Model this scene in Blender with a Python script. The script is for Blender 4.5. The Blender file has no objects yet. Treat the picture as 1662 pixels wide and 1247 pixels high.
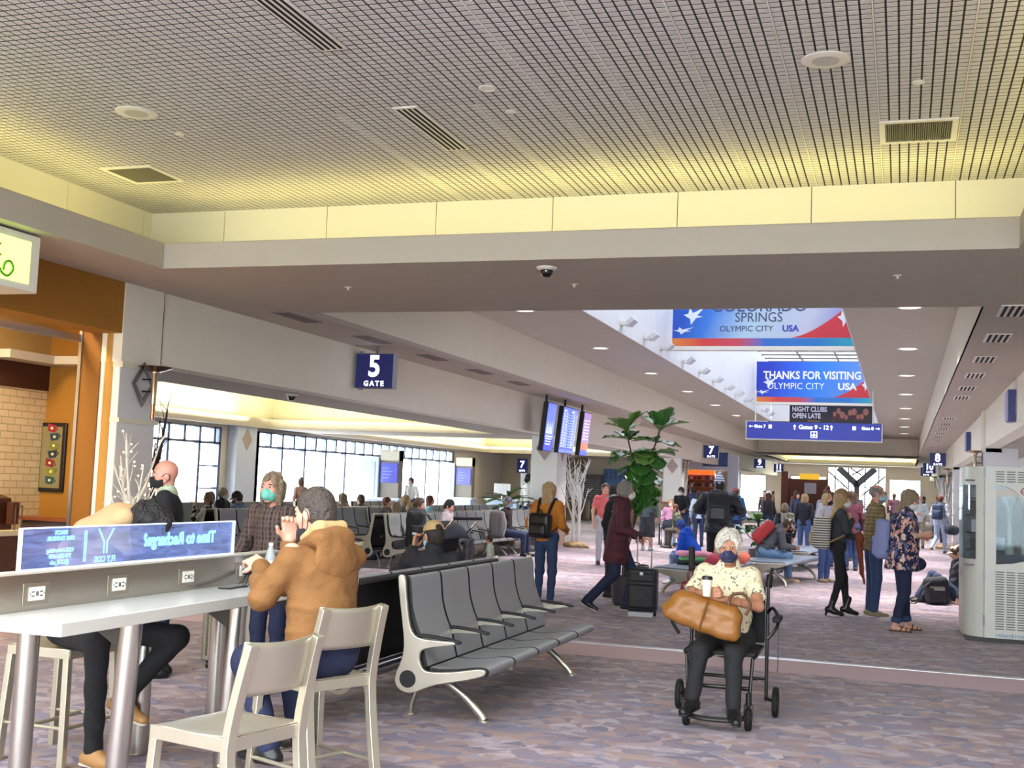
import bpy, bmesh, math, random
import numpy as np
from mathutils import Vector, Matrix
rnd = random.Random(7)
sc = bpy.context.scene
COL = sc.collection

# ------------------------------------------------------------------ camera
cd = bpy.data.cameras.new('camera'); cam = bpy.data.objects.new('camera', cd); COL.objects.link(cam)
cd.sensor_width = 36; cd.lens = 1900/1662*36; cd.clip_end = 400; cd.clip_start = .05
R_ = [(0.94850959, 0.01088564, -0.3165613), (0.31429703, 0.09175285, 0.94488031), (0.03933103, -0.99572231, 0.08360713)]
mw = Matrix.Identity(4)
for i in range(3):
    mw[i][0] = R_[i][0]; mw[i][1] = -R_[i][1]; mw[i][2] = -R_[i][2]
mw[2][3] = 1.58
cam.matrix_world = mw
sc.camera = cam

# ------------------------------------------------------------------ colour management, world, daylight
sc.view_settings.view_transform = 'Standard'; sc.view_settings.look = 'None'
sc.view_settings.exposure = 2.2; sc.view_settings.gamma = 1.0
w = bpy.data.worlds.new('sky'); sc.world = w; w.use_nodes = True
bg = w.node_tree.nodes['Background']
bg.inputs[0].default_value = (1.0, .99, .975, 1); bg.inputs[1].default_value = 5.5
sc.cycles.max_bounces = 8; sc.cycles.diffuse_bounces = 4; sc.cycles.glossy_bounces = 3
sc.cycles.transparent_max_bounces = 12; sc.cycles.transmission_bounces = 4
sc.cycles.sample_clamp_indirect = 6.0; sc.cycles.caustics_reflective = False; sc.cycles.caustics_refractive = False
sc.cycles.use_denoising = True

def area(name, loc, direction, sx, sy, power, col=(1, 1, 1), portal=False, xdir=None, spread=180):
    l = bpy.data.lights.new(name, 'AREA'); l.shape = 'RECTANGLE'; l.size = sx; l.size_y = sy
    l.energy = power; l.color = col; l.spread = math.radians(spread)
    o = bpy.data.objects.new(name, l); COL.objects.link(o)
    d = Vector(direction).normalized(); x = Vector(xdir or (1, 0, 0)); x = (x-d*x.dot(d)).normalized(); y = (-d).cross(x)
    m = Matrix((x, y, -d)).transposed().to_4x4(); m.translation = Vector(loc); o.matrix_world = m
    if portal: l.cycles.is_portal = True
    return o
# daylight guides in the openings (they only aim the sky's own light)
area('skylight_portal', (-3.115, 33, 6.85), (0, 0, -1), 4.3, 34, 1, portal=True)
area('window_portal', (-17.0, 36.4, 1.55), (1, 0, 0), 15.2, 2.5, 1, portal=True, xdir=(0, 1, 0))
area('window_portal', (-17.0, 23.4, 1.55), (1, 0, 0), 7.0, 2.5, 1, portal=True, xdir=(0, 1, 0))
area('window_portal', (-3.0, 84.9, 1.8), (0, -1, 0), 8.6, 3.4, 1, portal=True)
area('skylight_portal', (-2.9, -1.3, 4.9), (0, 0, -1), 8.2, 10.8, 1, portal=True)  # in the skylight added for fill
area('window_portal', (-3.0, -8.4, 2.0), (0, 1, 0), 12, 3.6, 1, portal=True)  # in the rear glazing added for fill
area('window_portal', (3.55, 40, 1.6), (-1, 0, 0), 40, 2.2, 1, portal=True, xdir=(0, 1, 0))
# the recessed downlights of the high ceiling
for y in (19.4, 24.9, 30.4, 36.0, 41.7, 47.2, 52.7, 58.2):
    for x in (.095, -6.32):
        area('downlight_lamp', (x, y, 4.57), (0, 0, -1), .3, .3, 28, (1.0, .95, .88), spread=84)
# fluorescent tubes laid in the ceiling coves
CY = (1.0, .86, .28)
area('cove_tubes', (-3.2, 10.72, 3.9), (0, .05, 1), 8.4, .25, 11.5, CY)
area('cove_tubes', (-7.8, 2.2, 3.9), (.1, 0, 1), .25, 16.5, 20, CY)
area('cove_tubes', (1.36, 2.2, 3.9), (-.1, 0, 1), .25, 16.5, 18, CY)
area('cove_tubes', (-13.2, 28.2, 3.0), (0, .4, 1), 6.5, .2, 28, (1.0, .92, .58))
area('cove_tubes', (-16.45, 21.5, 3.0), (-.4, 0, 1), .2, 12, 52, (1.0, .92, .58))
area('cove_tubes', (-16.45, 39.5, 3.0), (-.4, 0, 1), .2, 15, 61, (1.0, .92, .58))
area('cove_tubes', (-13.2, 46.9, 3.0), (0, .4, 1), 6.5, .2, 28, (1.0, .92, .58))
area('cove_tubes', (-3.2, 81.3, 3.9), (0, .35, 1), 8.0, .25, 77, CY)

# ------------------------------------------------------------------ helpers
def srgb(r, g, b):
    f = lambda c: (c/255/12.92) if c <= 10 else ((c/255+.055)/1.055)**2.4
    return (f(r), f(g), f(b), 1)
MATS = {}
def nd(nt, t, **kw):
    n = nt.nodes.new(t)
    for k, v in kw.items():
        if k.startswith('i'): n.inputs[int(k[1:])].default_value = v
        else: setattr(n, k, v)
    return n
def mat(name, col=(128, 128, 128), rough=.6, metal=0., noise=None, bump=None, emit=None, es=0., alpha=None, trans=0., spec=None, coat=0):
    if name in MATS: return MATS[name]
    m = bpy.data.materials.new(name); m.use_nodes = True; nt = m.node_tree
    p = nt.nodes['Principled BSDF']
    c = srgb(*col); p.inputs['Base Color'].default_value = c
    p.inputs['Roughness'].default_value = rough; p.inputs['Metallic'].default_value = metal
    if spec is not None: p.inputs['Specular IOR Level'].default_value = spec
    if coat: p.inputs['Coat Weight'].default_value = coat
    tc = nd(nt, 'ShaderNodeTexCoord')
    if noise:
        n = nd(nt, 'ShaderNodeTexNoise'); n.inputs['Scale'].default_value = noise[0]; n.inputs['Detail'].default_value = 5
        nt.links.new(tc.outputs['Object'], n.inputs['Vector'])
        mx = nd(nt, 'ShaderNodeMix', data_type='RGBA')
        a = noise[1]
        mx.inputs[6].default_value = tuple(x*(1-a) for x in c[:3])+(1,); mx.inputs[7].default_value = tuple(min(1, x*(1+a)) for x in c[:3])+(1,)
        nt.links.new(n.outputs['Fac'], mx.inputs[0]); nt.links.new(mx.outputs[2], p.inputs['Base Color'])
    if bump:
        n = nd(nt, 'ShaderNodeTexNoise'); n.inputs['Scale'].default_value = bump[0]; n.inputs['Detail'].default_value = 4
        nt.links.new(tc.outputs['Object'], n.inputs['Vector'])
        b = nd(nt, 'ShaderNodeBump'); b.inputs['Strength'].default_value = bump[1]; b.inputs['Distance'].default_value = .02
        nt.links.new(n.outputs['Fac'], b.inputs['Height']); nt.links.new(b.outputs[0], p.inputs['Normal'])
    if emit:
        p.inputs['Emission Color'].default_value = srgb(*emit); p.inputs['Emission Strength'].default_value = es
    if trans: p.inputs['Transmission Weight'].default_value = trans
    MATS[name] = m
    return m
def pane_mat(name, tint=(235, 242, 245), refl=.06):
    if name in MATS: return MATS[name]
    m = bpy.data.materials.new(name); m.use_nodes = True; nt = m.node_tree; nt.nodes.clear()
    o = nd(nt, 'ShaderNodeOutputMaterial'); t = nd(nt, 'ShaderNodeBsdfTransparent'); g = nd(nt, 'ShaderNodeBsdfGlossy')
    t.inputs[0].default_value = srgb(*tint); g.inputs['Roughness'].default_value = .03
    mx = nd(nt, 'ShaderNodeMixShader'); mx.inputs[0].default_value = refl
    nt.links.new(t.outputs[0], mx.inputs[1]); nt.links.new(g.outputs[0], mx.inputs[2]); nt.links.new(mx.outputs[0], o.inputs[0])
    MATS[name] = m; return m

class M:
    """collects shapes, then links them as ONE mesh object"""
    def __init__(s): s.v = []; s.f = []; s.mi = []; s.cur = 0
    def add(s, vs, fs, T=None):
        o = len(s.v)
        if T is not None: vs = [T @ Vector(v) for v in vs]
        s.v += [tuple(v) for v in vs]
        for f in fs: s.f.append([i+o for i in f]); s.mi.append(s.cur)
        return s
    def box(s, x0, x1, y0, y1, z0, z1, T=None):
        vs = [(x, y, z) for x in (x0, x1) for y in (y0, y1) for z in (z0, z1)]
        return s.add(vs, [(0, 1, 3, 2), (4, 6, 7, 5), (0, 4, 5, 1), (2, 3, 7, 6), (0, 2, 6, 4), (1, 5, 7, 3)], T)
    def cyl(s, p0, p1, r0, r1=None, n=16, caps=True):
        return s.tube([p0, p1], [r0, r0 if r1 is None else r1], n, caps)
    def tube(s, pts, r, n=10, caps=True, closed=False, flat=None, rot=0.):
        pts = [Vector(p) for p in pts]; k = len(pts)
        rs = r if isinstance(r, (list, tuple)) else [r]*k
        vs = []; up = None
        for i, p in enumerate(pts):
            if closed: d = pts[(i+1) % k]-pts[i-1]
            elif i == 0: d = pts[1]-pts[0]
            elif i == k-1: d = pts[-1]-pts[-2]
            else: d = (pts[i+1]-p).normalized()+(p-pts[i-1]).normalized()
            d = d.normalized() if d.length > 1e-9 else Vector((0, 0, 1))
            if up is None: up = Vector((0, 0, 1)) if abs(d.z) < .9 else Vector((0, 1, 0))
            a = up.cross(d)
            if a.length < 1e-6: a = Vector((1, 0, 0)).cross(d)
            a.normalize(); b = d.cross(a).normalized(); up = b
            for j in range(n):
                t = 2*math.pi*j/n+rot
                ca, cb = math.cos(t), math.sin(t)
                if flat: ca *= flat
                vs.append(p+(a*ca+b*cb)*rs[i])
        fs = []
        for i in range(k if closed else k-1):
            i2 = (i+1) % k
            for j in range(n):
                j2 = (j+1) % n
                fs.append((i*n+j, i*n+j2, i2*n+j2, i2*n+j))
        if caps and not closed:
            fs.append(tuple(range(n-1, -1, -1))); fs.append(tuple((k-1)*n+j for j in range(n)))
        return s.add(vs, fs)
    def lathe(s, prof, n=24, T=None, caps=True):
        vs = [(r*math.cos(2*math.pi*j/n), r*math.sin(2*math.pi*j/n), z) for r, z in prof for j in range(n)]
        k = len(prof)
        fs = [(i*n+j, i*n+(j+1) % n, (i+1)*n+(j+1) % n, (i+1)*n+j) for i in range(k-1) for j in range(n)]
        if caps: fs += [tuple(range(n-1, -1, -1)), tuple((k-1)*n+j for j in range(n))]
        return s.add(vs, fs, T)
    def prism(s, poly, h0, h1, axis='z', T=None):
        n = len(poly)
        mk = {'z': lambda a, b, h: (a, b, h), 'y': lambda a, b, h: (a, h, b), 'x': lambda a, b, h: (h, a, b)}[axis]
        vs = [mk(a, b, h0) for a, b in poly]+[mk(a, b, h1) for a, b in poly]
        fs = [tuple(range(n-1, -1, -1)), tuple(range(n, 2*n))]+[(i, (i+1) % n, n+(i+1) % n, n+i) for i in range(n)]
        return s.add(vs, fs, T)
    def ball(s, c, r, n=12, m=8, T=None):
        r = r if isinstance(r, (list, tuple)) else (r, r, r)
        vs = [(c[0], c[1], c[2]-r[2])]
        for i in range(1, m):
            a = -math.pi/2+math.pi*i/m
            for j in range(n):
                t = 2*math.pi*j/n
                vs.append((c[0]+r[0]*math.cos(a)*math.cos(t), c[1]+r[1]*math.cos(a)*math.sin(t), c[2]+r[2]*math.sin(a)))
        vs.append((c[0], c[1], c[2]+r[2])); L = len(vs)-1
        fs = [(0, 1+(j+1) % n, 1+j) for j in range(n)]
        for i in range(m-2):
            for j in range(n):
                a = 1+i*n+j; b = 1+i*n+(j+1) % n
                fs.append((a, b, b+n, a+n))
        fs += [(L, L-n+j, L-n+(j+1) % n) for j in range(n)]
        return s.add(vs, fs, T)
    def sheet(s, fn, nu, nv):
        vs = [fn(i/nu, j/nv) for i in range(nu+1) for j in range(nv+1)]
        fs = [(i*(nv+1)+j, (i+1)*(nv+1)+j, (i+1)*(nv+1)+j+1, i*(nv+1)+j+1) for i in range(nu) for j in range(nv)]
        return s.add(vs, fs)
    def build(s, name, m, parent=None, smooth=None, bevel=0, seg=2, solid=0, sub=0, kind=None):
        me = bpy.data.meshes.new(name); me.from_pydata(s.v, [], s.f); me.update()
        ms = m if isinstance(m, (list, tuple)) else [m]
        for x in ms: me.materials.append(x)
        if len(ms) > 1: me.polygons.foreach_set('material_index', s.mi)
        bm = bmesh.new(); bm.from_mesh(me); bmesh.ops.recalc_face_normals(bm, faces=bm.faces); bm.to_mesh(me); bm.free()
        o = bpy.data.objects.new(name, me); COL.objects.link(o)
        if parent is not None: o.parent = parent
        if solid:
            md = o.modifiers.new('solid', 'SOLIDIFY'); md.thickness = solid; md.offset = 0
        if bevel:
            md = o.modifiers.new('bevel', 'BEVEL'); md.width = bevel; md.segments = seg; md.limit_method = 'ANGLE'; md.angle_limit = math.radians(40)
        if sub:
            md = o.modifiers.new('sub', 'SUBSURF'); md.levels = sub; md.render_levels = sub
        if smooth is None: smooth = 35
        if smooth:
            me.polygons.foreach_set('use_smooth', [True]*len(me.polygons))
            try: me.set_sharp_from_angle(angle=math.radians(smooth))
            except Exception: pass
        if kind: o['kind'] = kind
        return o

def thing(name, label, cat, loc=(0, 0, 0), rz=0., group=None):
    o = bpy.data.objects.new(name, None); COL.objects.link(o); o.empty_display_size = .1
    o.location = loc; o.rotation_euler = (0, 0, rz); o['label'] = label; o['category'] = cat
    if group: o['group'] = group
    return o
def tag(o, label, cat, group=None):
    o['label'] = label; o['category'] = cat
    if group: o['group'] = group
    return o
def place(o, loc, rz=0, parent=None):
    o.location = loc; o.rotation_euler = (0, 0, rz)
    return o
def dup(root, loc, rz, label=None, group=None, scale=None):
    r = root.copy(); COL.objects.link(r); r.location = loc; r.rotation_euler = (0, 0, rz)
    if label: r['label'] = label
    if group: r['group'] = group
    for ch in list(root.children):
        c = ch.copy(); COL.objects.link(c); c.parent = r
        for g in list(ch.children):
            d = g.copy(); COL.objects.link(d); d.parent = c
    return r
def struct(m, name, material, **kw):
    o = m.build(name, material, **kw); o['kind'] = 'structure'; return o
FONT = None
def text(name, body, size, m, parent=None, loc=(0, 0, 0), X=(1, 0, 0), up=(0, 0, 1), extrude=.002, align='CENTER', bold=0., shear=0., sx=1., space=1., mirror=False):
    cu = bpy.data.curves.new(name, 'FONT'); cu.body = body; cu.size = size; cu.extrude = extrude; cu.align_x = align; cu.align_y = 'CENTER'
    cu.offset = bold; cu.shear = shear; cu.space_character = space; cu.resolution_u = 3
    x = Vector(X).normalized(); u = Vector(up).normalized(); n = x.cross(u)
    mt = Matrix((x*sx, u, n)).transposed().to_4x4(); mt.translation = Vector(loc)
    me = None
    o = bpy.data.objects.new(name, cu); COL.objects.link(o)
    dg = bpy.context.evaluated_depsgraph_get()
    me = bpy.data.meshes.new_from_object(o.evaluated_get(dg)); bpy.data.objects.remove(o); bpy.data.curves.remove(cu)
    if mirror: mt = mt @ Matrix.Scale(-1, 4, (1, 0, 0))
    me.transform(mt); me.materials.clear(); me.materials.append(m)
    o = bpy.data.objects.new(name, me); COL.objects.link(o)
    if parent is not None: o.parent = parent
    return o
# ================================================================== THE BUILDING
XL, XR, ZS, ZC, ZU, ZB = -8.35, 1.82, 3.66, 4.56, 4.60, 2.80
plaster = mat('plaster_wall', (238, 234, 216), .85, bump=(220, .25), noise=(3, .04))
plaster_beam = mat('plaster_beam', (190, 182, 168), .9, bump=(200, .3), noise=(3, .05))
white_panel = mat('white_panel', (224, 220, 200), .6)
smoothwall = mat('smooth_wall', (222, 222, 222), .6)
ochre = mat('ochre_paint', (160, 108, 28), .7, bump=(150, .12), noise=(2, .06))
ochre_d = mat('ochre_paint_deep', (132, 84, 18), .7, bump=(150, .12))
ochre_l = mat('ochre_paint_light', (182, 136, 62), .7)
dark_gap = mat('dark_gap', (40, 38, 36), .9)
steel = mat('brushed_steel', (190, 186, 178), .28, 1.0, noise=(6, .06))
chrome = mat('chrome', (215, 215, 215), .12, 1.0)
alu = mat('satin_aluminium', (198, 193, 174), .42, .85)
black = mat('black_plastic', (18, 18, 20), .45)
glass = pane_mat('window_glass')

# ---- carpet
def carpet():
    m = bpy.data.materials.new('carpet'); m.use_nodes = True; nt = m.node_tree; L = nt.links
    p = nt.nodes['Principled BSDF']; p.inputs['Roughness'].default_value = .95; p.inputs['Specular IOR Level'].default_value = .25; p.inputs['Sheen Weight'].default_value = .12; p.inputs['Sheen Roughness'].default_value = .4
    tc = nd(nt, 'ShaderNodeTexCoord'); sep = nd(nt, 'ShaderNodeSeparateXYZ'); L.new(tc.outputs['Object'], sep.inputs[0])
    def mth(op, a, b=None, c=None):
        n = nd(nt, 'ShaderNodeMath', operation=op)
        for i, v in enumerate((a, b, c)):
            if v is None: continue
            if isinstance(v, (int, float)): n.inputs[i].default_value = v
            else: L.new(v, n.inputs[i])
        return n.outputs[0]
    nz = nd(nt, 'ShaderNodeTexNoise'); nz.inputs['Scale'].default_value = 9; L.new(tc.outputs['Object'], nz.inputs['Vector'])
    wob = mth('MULTIPLY', mth('SUBTRACT', nz.outputs['Fac'], .5), .10)
    X, Y = sep.outputs[0], sep.outputs[1]
    ramp_cols = [(142, 128, 142), (168, 154, 166), (122, 114, 134), (182, 166, 174), (150, 126, 132), (168, 142, 138), (136, 130, 152)]
    def layer(su, sv, ou, ov, seed):
        v = mth('ADD', mth('DIVIDE', mth('ADD', Y, wob), sv), ov); iv = mth('FLOOR', v); fv = mth('FRACT', v)
        u = mth('ADD', mth('ADD', mth('DIVIDE', mth('ADD', X, wob), su), ou), mth('MULTIPLY', mth('MODULO', iv, 2), .5)); iu = mth('FLOOR', u); fu = mth('FRACT', u)
        tri = mth('LESS_THAN', mth('MULTIPLY', mth('ABSOLUTE', mth('SUBTRACT', fu, .5)), 2.0), mth('SUBTRACT', 1.0, fv))
        cb = nd(nt, 'ShaderNodeCombineXYZ'); L.new(iu, cb.inputs[0]); L.new(iv, cb.inputs[1]); L.new(mth('ADD', tri, seed), cb.inputs[2])
        wn = nd(nt, 'ShaderNodeTexWhiteNoise'); L.new(cb.outputs[0], wn.inputs['Vector'])
        cr = nd(nt, 'ShaderNodeValToRGB'); cr.color_ramp.interpolation = 'CONSTANT'
        el = cr.color_ramp.elements
        while len(el) < len(ramp_cols): el.new(.5)
        for i, c in enumerate(ramp_cols): el[i].position = i/len(ramp_cols); el[i].color = srgb(*c)
        L.new(wn.outputs['Value'], cr.inputs[0])
        return cr.outputs[0], wn.outputs['Value']
    c1, _ = layer(.22, .14, 0, 0, 0); c2, w2 = layer(.32, .11, .3, .4, 7)
    mx = nd(nt, 'ShaderNodeMix', data_type='RGBA'); L.new(c1, mx.inputs[6]); L.new(c2, mx.inputs[7])
    L.new(mth('MULTIPLY', mth('GREATER_THAN', w2, .5), .6), mx.inputs[0])
    # broad tonal bands and fibre speckle
    n2 = nd(nt, 'ShaderNodeTexNoise'); n2.inputs['Scale'].default_value = 1.3; n2.inputs['Detail'].default_value = 3
    L.new(tc.outputs['Object'], n2.inputs['Vector'])
    n3 = nd(nt, 'ShaderNodeTexNoise'); n3.inputs['Scale'].default_value = 160; L.new(tc.outputs['Object'], n3.inputs['Vector'])
    k = mth('MULTIPLY_ADD', n2.outputs['Fac'], .5, .70); k = mth('MULTIPLY', k, mth('MULTIPLY_ADD', n3.outputs['Fac'], .5, .75))
    ml = nd(nt, 'ShaderNodeMix', data_type='RGBA', blend_type='MULTIPLY'); ml.inputs[0].default_value = 1
    cbk = nd(nt, 'ShaderNodeCombineXYZ'); [L.new(k, cbk.inputs[i]) for i in range(3)]
    L.new(mx.outputs[2], ml.inputs[6]); L.new(cbk.outputs[0], ml.inputs[7])
    # plain rose border before the metal strip, rose stripes farther down
    inb = mth('MULTIPLY', mth('GREATER_THAN', Y, 10.75), mth('LESS_THAN', Y, 11.6))
    st = mth('MULTIPLY', mth('LESS_THAN', mth('FRACT', mth('DIVIDE', Y, 2.9)), .10), mth('GREATER_THAN', Y, 13.0))
    nst = nd(nt, 'ShaderNodeTexNoise'); nst.inputs['Scale'].default_value = .55; L.new(tc.outputs['Object'], nst.inputs['Vector'])
    st = mth('MULTIPLY', st, mth('GREATER_THAN', nst.outputs['Fac'], .52)); st = mth('MULTIPLY', st, .7)
    mb = nd(nt, 'ShaderNodeMix', data_type='RGBA'); L.new(mth('MAXIMUM', inb, st), mb.inputs[0])
    L.new(ml.outputs[2], mb.inputs[6]); mb.inputs[7].default_value = srgb(196, 166, 174)
    L.new(mb.outputs[2], p.inputs['Base Color'])
    b = nd(nt, 'ShaderNodeBump'); b.inputs['Strength'].default_value = .25; L.new(n3.outputs['Fac'], b.inputs['Height']); L.new(b.outputs[0], p.inputs['Normal'])
    return m
struct(M().box(-18, 4.2, -8.6, 86, -.2, 0), 'floor', carpet(), smooth=0)
struct(M().box(-18, 3.4, 11.56, 11.66, 0, .006), 'trim_1', mat('strip_metal', (222, 222, 226), .35, .6), smooth=0)
apron = mat('apron_concrete', (200, 202, 205), .9)
struct(M().box(-120, 90, -90, 200, -4.2, -4.0), 'ground_apron', apron, smooth=0)

# ---- tiled ceiling of the near coffer: raised cells, shallow grooves, their shade painted dark on the backing
tile = mat('ceiling_tile', (208, 207, 204), .9, bump=(120, .3), noise=(40, .10))
tbar = mat('ceiling_bar', (225, 222, 214), .6)
struct(M().box(-7, 1.2, -6.7, 4.1, 5.0, 5.01), 'window_7', pane_mat('fill_skylight_glass', (196, 198, 200)), smooth=0)  # unseen skylight, added above and behind the camera for fill light
struct(M().box(-7.1, -7, -6.7, 4.1, ZC, 5.1).box(1.2, 1.3, -6.7, 4.1, ZC, 5.1).box(-7, 1.2, -6.8, -6.7, ZC, 5.1).box(-7, 1.2, 4.1, 4.2, ZC+.012, 5.1), 'wall_fill_skylight', white_panel, smooth=0)  # sides of the added fill skylight
m = M(); P = .6096; x0 = -8.4+.0; c0 = -.2-14*P
cell = P/8
j0 = 9.555-10*P
nx = 17*8
for i in range(nx):
    cx = c0+i*cell
    if cx < -8.4 or cx > 2.0-cell: continue
    for j in range(0, 14*8):
        cy = j0+j*cell
        if cy < 4.12 or cy > 11.5-cell*.3: continue
        a = .0062 if i % 8 else .008
        b = .0115 if j % 8 else .0135
        xa, xb, ya, yb = cx+a, cx+cell-.0065, cy+b, min(11.5, cy+cell-.0065)
        o = len(m.v); t = .001
        m.v += [(xa+t, ya+t, ZC), (xb-t, ya+t, ZC), (xb-t, yb-t, ZC), (xa+t, yb-t, ZC), (xa, ya, ZC+.0035), (xb, ya, ZC+.0035), (xb, yb, ZC+.0035), (xa, yb, ZC+.0035)]
        for f in ((0, 3, 2, 1), (0, 1, 5, 4), (1, 2, 6, 5), (2, 3, 7, 6), (3, 0, 4, 7)): m.f.append([o+q for q in f]); m.mi.append(0)
m.box(-8.4, -8.36, 4.1, 11.5, ZC, ZC+.01); struct(m, 'ceiling', tile, smooth=0)
struct(M().box(-8.5, 2.1, 4.1, 11.6, ZC+.0034, ZC+.1).box(-8.5, 2.1, -8.4, -6.7, ZC+.012, ZC+.1).box(-8.5, -7, -6.7, 4.1, ZC+.012, ZC+.1).box(1.2, 2.1, -6.7, 4.1, ZC+.012, ZC+.1), 'ceiling_backing', mat('ceiling_groove_shade', (48, 45, 42), .95), smooth=0)  # dark colour stands in for the shade inside the grooves
m = M()
for i in range(0, 20):
    x = c0+i*P
    if -4.6 < x < 2.0: m.box(x-.005, x+.006, (8.5 if x < -2.7 else 4.2), 11.5, ZC-.003, ZC+.0034)
struct(m, 'trim_2', tbar, smooth=0)

# ---- cove of the near coffer: back panels with seams, lips, ledges
def panels(m, x0, x1, y0, y1, z0, z1, step, t=.02):
    "panels along X (y0==y1) or Y, with open seams"
    g = .004
    if y0 == y1:
        x = x0
        while x < x1: m.box(x+g, min(x1, x+step)-g, y0, y0+t, z0, z1); x += step
    else:
        y = y0
        while y < y1: m.box(x0, x0+t, y+g, min(y1, y+step)-g, z0, z1); y += step
m = M(); panels(m, -8.72, 2.0, 11.5, 11.5, 3.70, ZC, 1.31); panels(m, -8.42, 0, -8.3, 11.5, 3.70, ZC, 1.31); panels(m, 2.0, 0, -8.3, 11.5, 3.70, ZC, 1.31)
struct(m, 'trim_3', white_panel, smooth=0)
struct(M().box(-8.7, 2.2, 11.525, 11.6, 3.69, ZC+.1).box(-8.5, -8.425, -8.4, 11.6, 3.69, ZC+.1).box(2.025, 2.1, -8.4, 11.6, 3.69, ZC+.1), 'trim_4', dark_gap, smooth=0)
m = M().box(-7.46, 1.02, 10.3, 10.42, ZS+.004, 3.93).box(-7.46, -7.34, -8.3, 10.3, ZS+.004, 3.93).box(.90, 1.02, -8.3, 10.3, ZS+.004, 3.93)
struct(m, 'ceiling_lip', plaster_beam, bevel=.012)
m = M().box(-7.338, .82, 10.297, 13.4, ZS, ZS+.06)                       # cross soffit
m.box(XL-.4, -7.338, -8.3, 64, ZS, ZS+.06); m.box(.82, XR+.3, 10.297, 64, ZS, ZS+.06).box(.898, XR+.3, -8.3, 10.297, ZS, ZS+.06)
m.box(-7.34, .82, 64.0, 66.5, ZS, ZS+.06).box(-7.34, .82, 82, 85, ZS, ZS+.06).box(XL-.4, -7.34, 64, 85, ZS, ZS+.06).box(.82, XR+.3, 64, 85, ZS, ZS+.06)
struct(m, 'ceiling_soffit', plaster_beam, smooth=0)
# ---- high central ceiling with the skylight well
m = M()
SX0, SX1, SY0, SY1 = -5.28, -.95, 16, 50.5
m.box(-7.4, SX0-.022, 13.3, 64.1, ZU, ZU+.1).box(SX1+.022, .9, 13.3, 64.1, ZU, ZU+.1).box(SX0-.022, SX1+.022, 13.3, SY0-.022, ZU, ZU+.1).box(SX0-.022, SX1+.022, SY1+.022, 64.1, ZU, ZU+.1)
struct(m, 'ceiling_upper', mat('plaster_ceiling', (196, 196, 180), .9, bump=(180, .2), noise=(2, .04)), smooth=0)
m = M().box(-7.44, -7.34, 13.4, 64, ZS+.003, ZU+.1).box(.82, .92, 13.4, 64, ZS+.003, ZU+.1).box(-7.4, .9, 13.3, 13.4, ZS+.06, ZU+.1).box(-7.4, .9, 64, 64.1, ZS+.003, ZU+.1)
m.box(-7.4, .9, 66.5, 66.6, ZS+.003, ZC).box(-7.4, -7.34, 66.5, 82, ZS, 3.93).box(.82, .9, 66.5, 82, ZS, 3.93).box(-7.4, .9, 80.9, 81, ZS, 3.9)
struct(m, 'wall_upper', plaster, smooth=0)
struct(M().box(-8.7, 2.2, 66.5, 82.6, ZC, ZC+.1), 'ceiling_far', white_panel, smooth=0)
struct(M().box(-8.7, 2.2, 82, 82.1, ZS, ZC).box(-8.5, -8.4, 66.5, 82, ZS, ZC).box(2.0, 2.1, 66.5, 82, ZS, ZC), 'trim_5', white_panel, smooth=0)
wellw = mat('well_panel', (236, 238, 240), .5)
m = M(); panels(m, SX0-.02, 0, SY0, SY1, ZU, 7.0, 1.22); panels(m, SX1, 0, SY0, SY1, ZU, 7.0, 1.22); panels(m, SX0, SX1, SY0-.02, SY0-.02, ZU, 7.0, 1.22); panels(m, SX0, SX1, SY1, SY1, ZU, 7.0, 1.22)
struct(m, 'wall_skylight', wellw, smooth=0)
struct(M().box(SX0-.12, SX0-.025, SY0-.1, SY1+.1, ZU+.05, 7.0).box(SX1+.025, SX1+.12, SY0-.1, SY1+.1, ZU+.05, 7.0), 'wall_skylight_backing', mat('well_seam', (170, 172, 175), .8), smooth=0)
struct(M().box(SX0, SX1, SY0, SY1, 7.0, 7.01), 'window_1', pane_mat('skylight_glass', (150, 153, 157)), smooth=0)
m = M()
for k in range(29): m.box(SX0, SX1, SY0+k*1.22, SY0+k*1.22+.05, 6.93, 7.0)
for x in (SX0+1.4, SX0+2.8): m.box(x, x+.05, SY0, SY1, 6.93, 7.0)
struct(m, 'window_1_bars', mat('skylight_bar', (120, 118, 112), .5), smooth=0)

# ---- left bulkhead, pillars, lounge
struct(M().box(XL-.35, XL, 11.75, 85, ZB, ZS+.05), 'wall_left_bulkhead', plaster, smooth=0)
struct(M().box(XL-.002, XL+.012, 11.755, 11.775, ZB, ZS), 'trim_6', dark_gap, smooth=0)
struct(M().box(XL-1.5, XL-.34, 11.75, 52, ZB, ZB+.1).box(-17.2, XL-1.5, 28.75, 31.4, ZB, ZB+.1).box(-17.2, XL-1.5, 47.1, 52, ZB, ZB+.1).box(-17.2, -16.75, 11.75, 52, ZB, ZB+.1).box(-17.2, XL-.3, 52, 85, ZB+.3, ZB+.4)
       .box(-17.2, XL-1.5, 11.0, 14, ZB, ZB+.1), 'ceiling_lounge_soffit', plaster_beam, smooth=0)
m = M()
for ya, yb in ((14, 28.75), (31.4, 47.1)):
    m.box(-16.75, -16.68, ya, yb, ZB, ZB+.25).box(-16.75, XL-1.5, yb-.07, yb, ZB, ZB+.25).box(-16.75, XL-1.5, ya, ya+.07, ZB, ZB+.25).box(XL-1.57, XL-1.5, ya, yb, ZB, ZB+.25)
struct(m, 'ceiling_lounge_lip', plaster_beam, smooth=0)
m = M()
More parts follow.
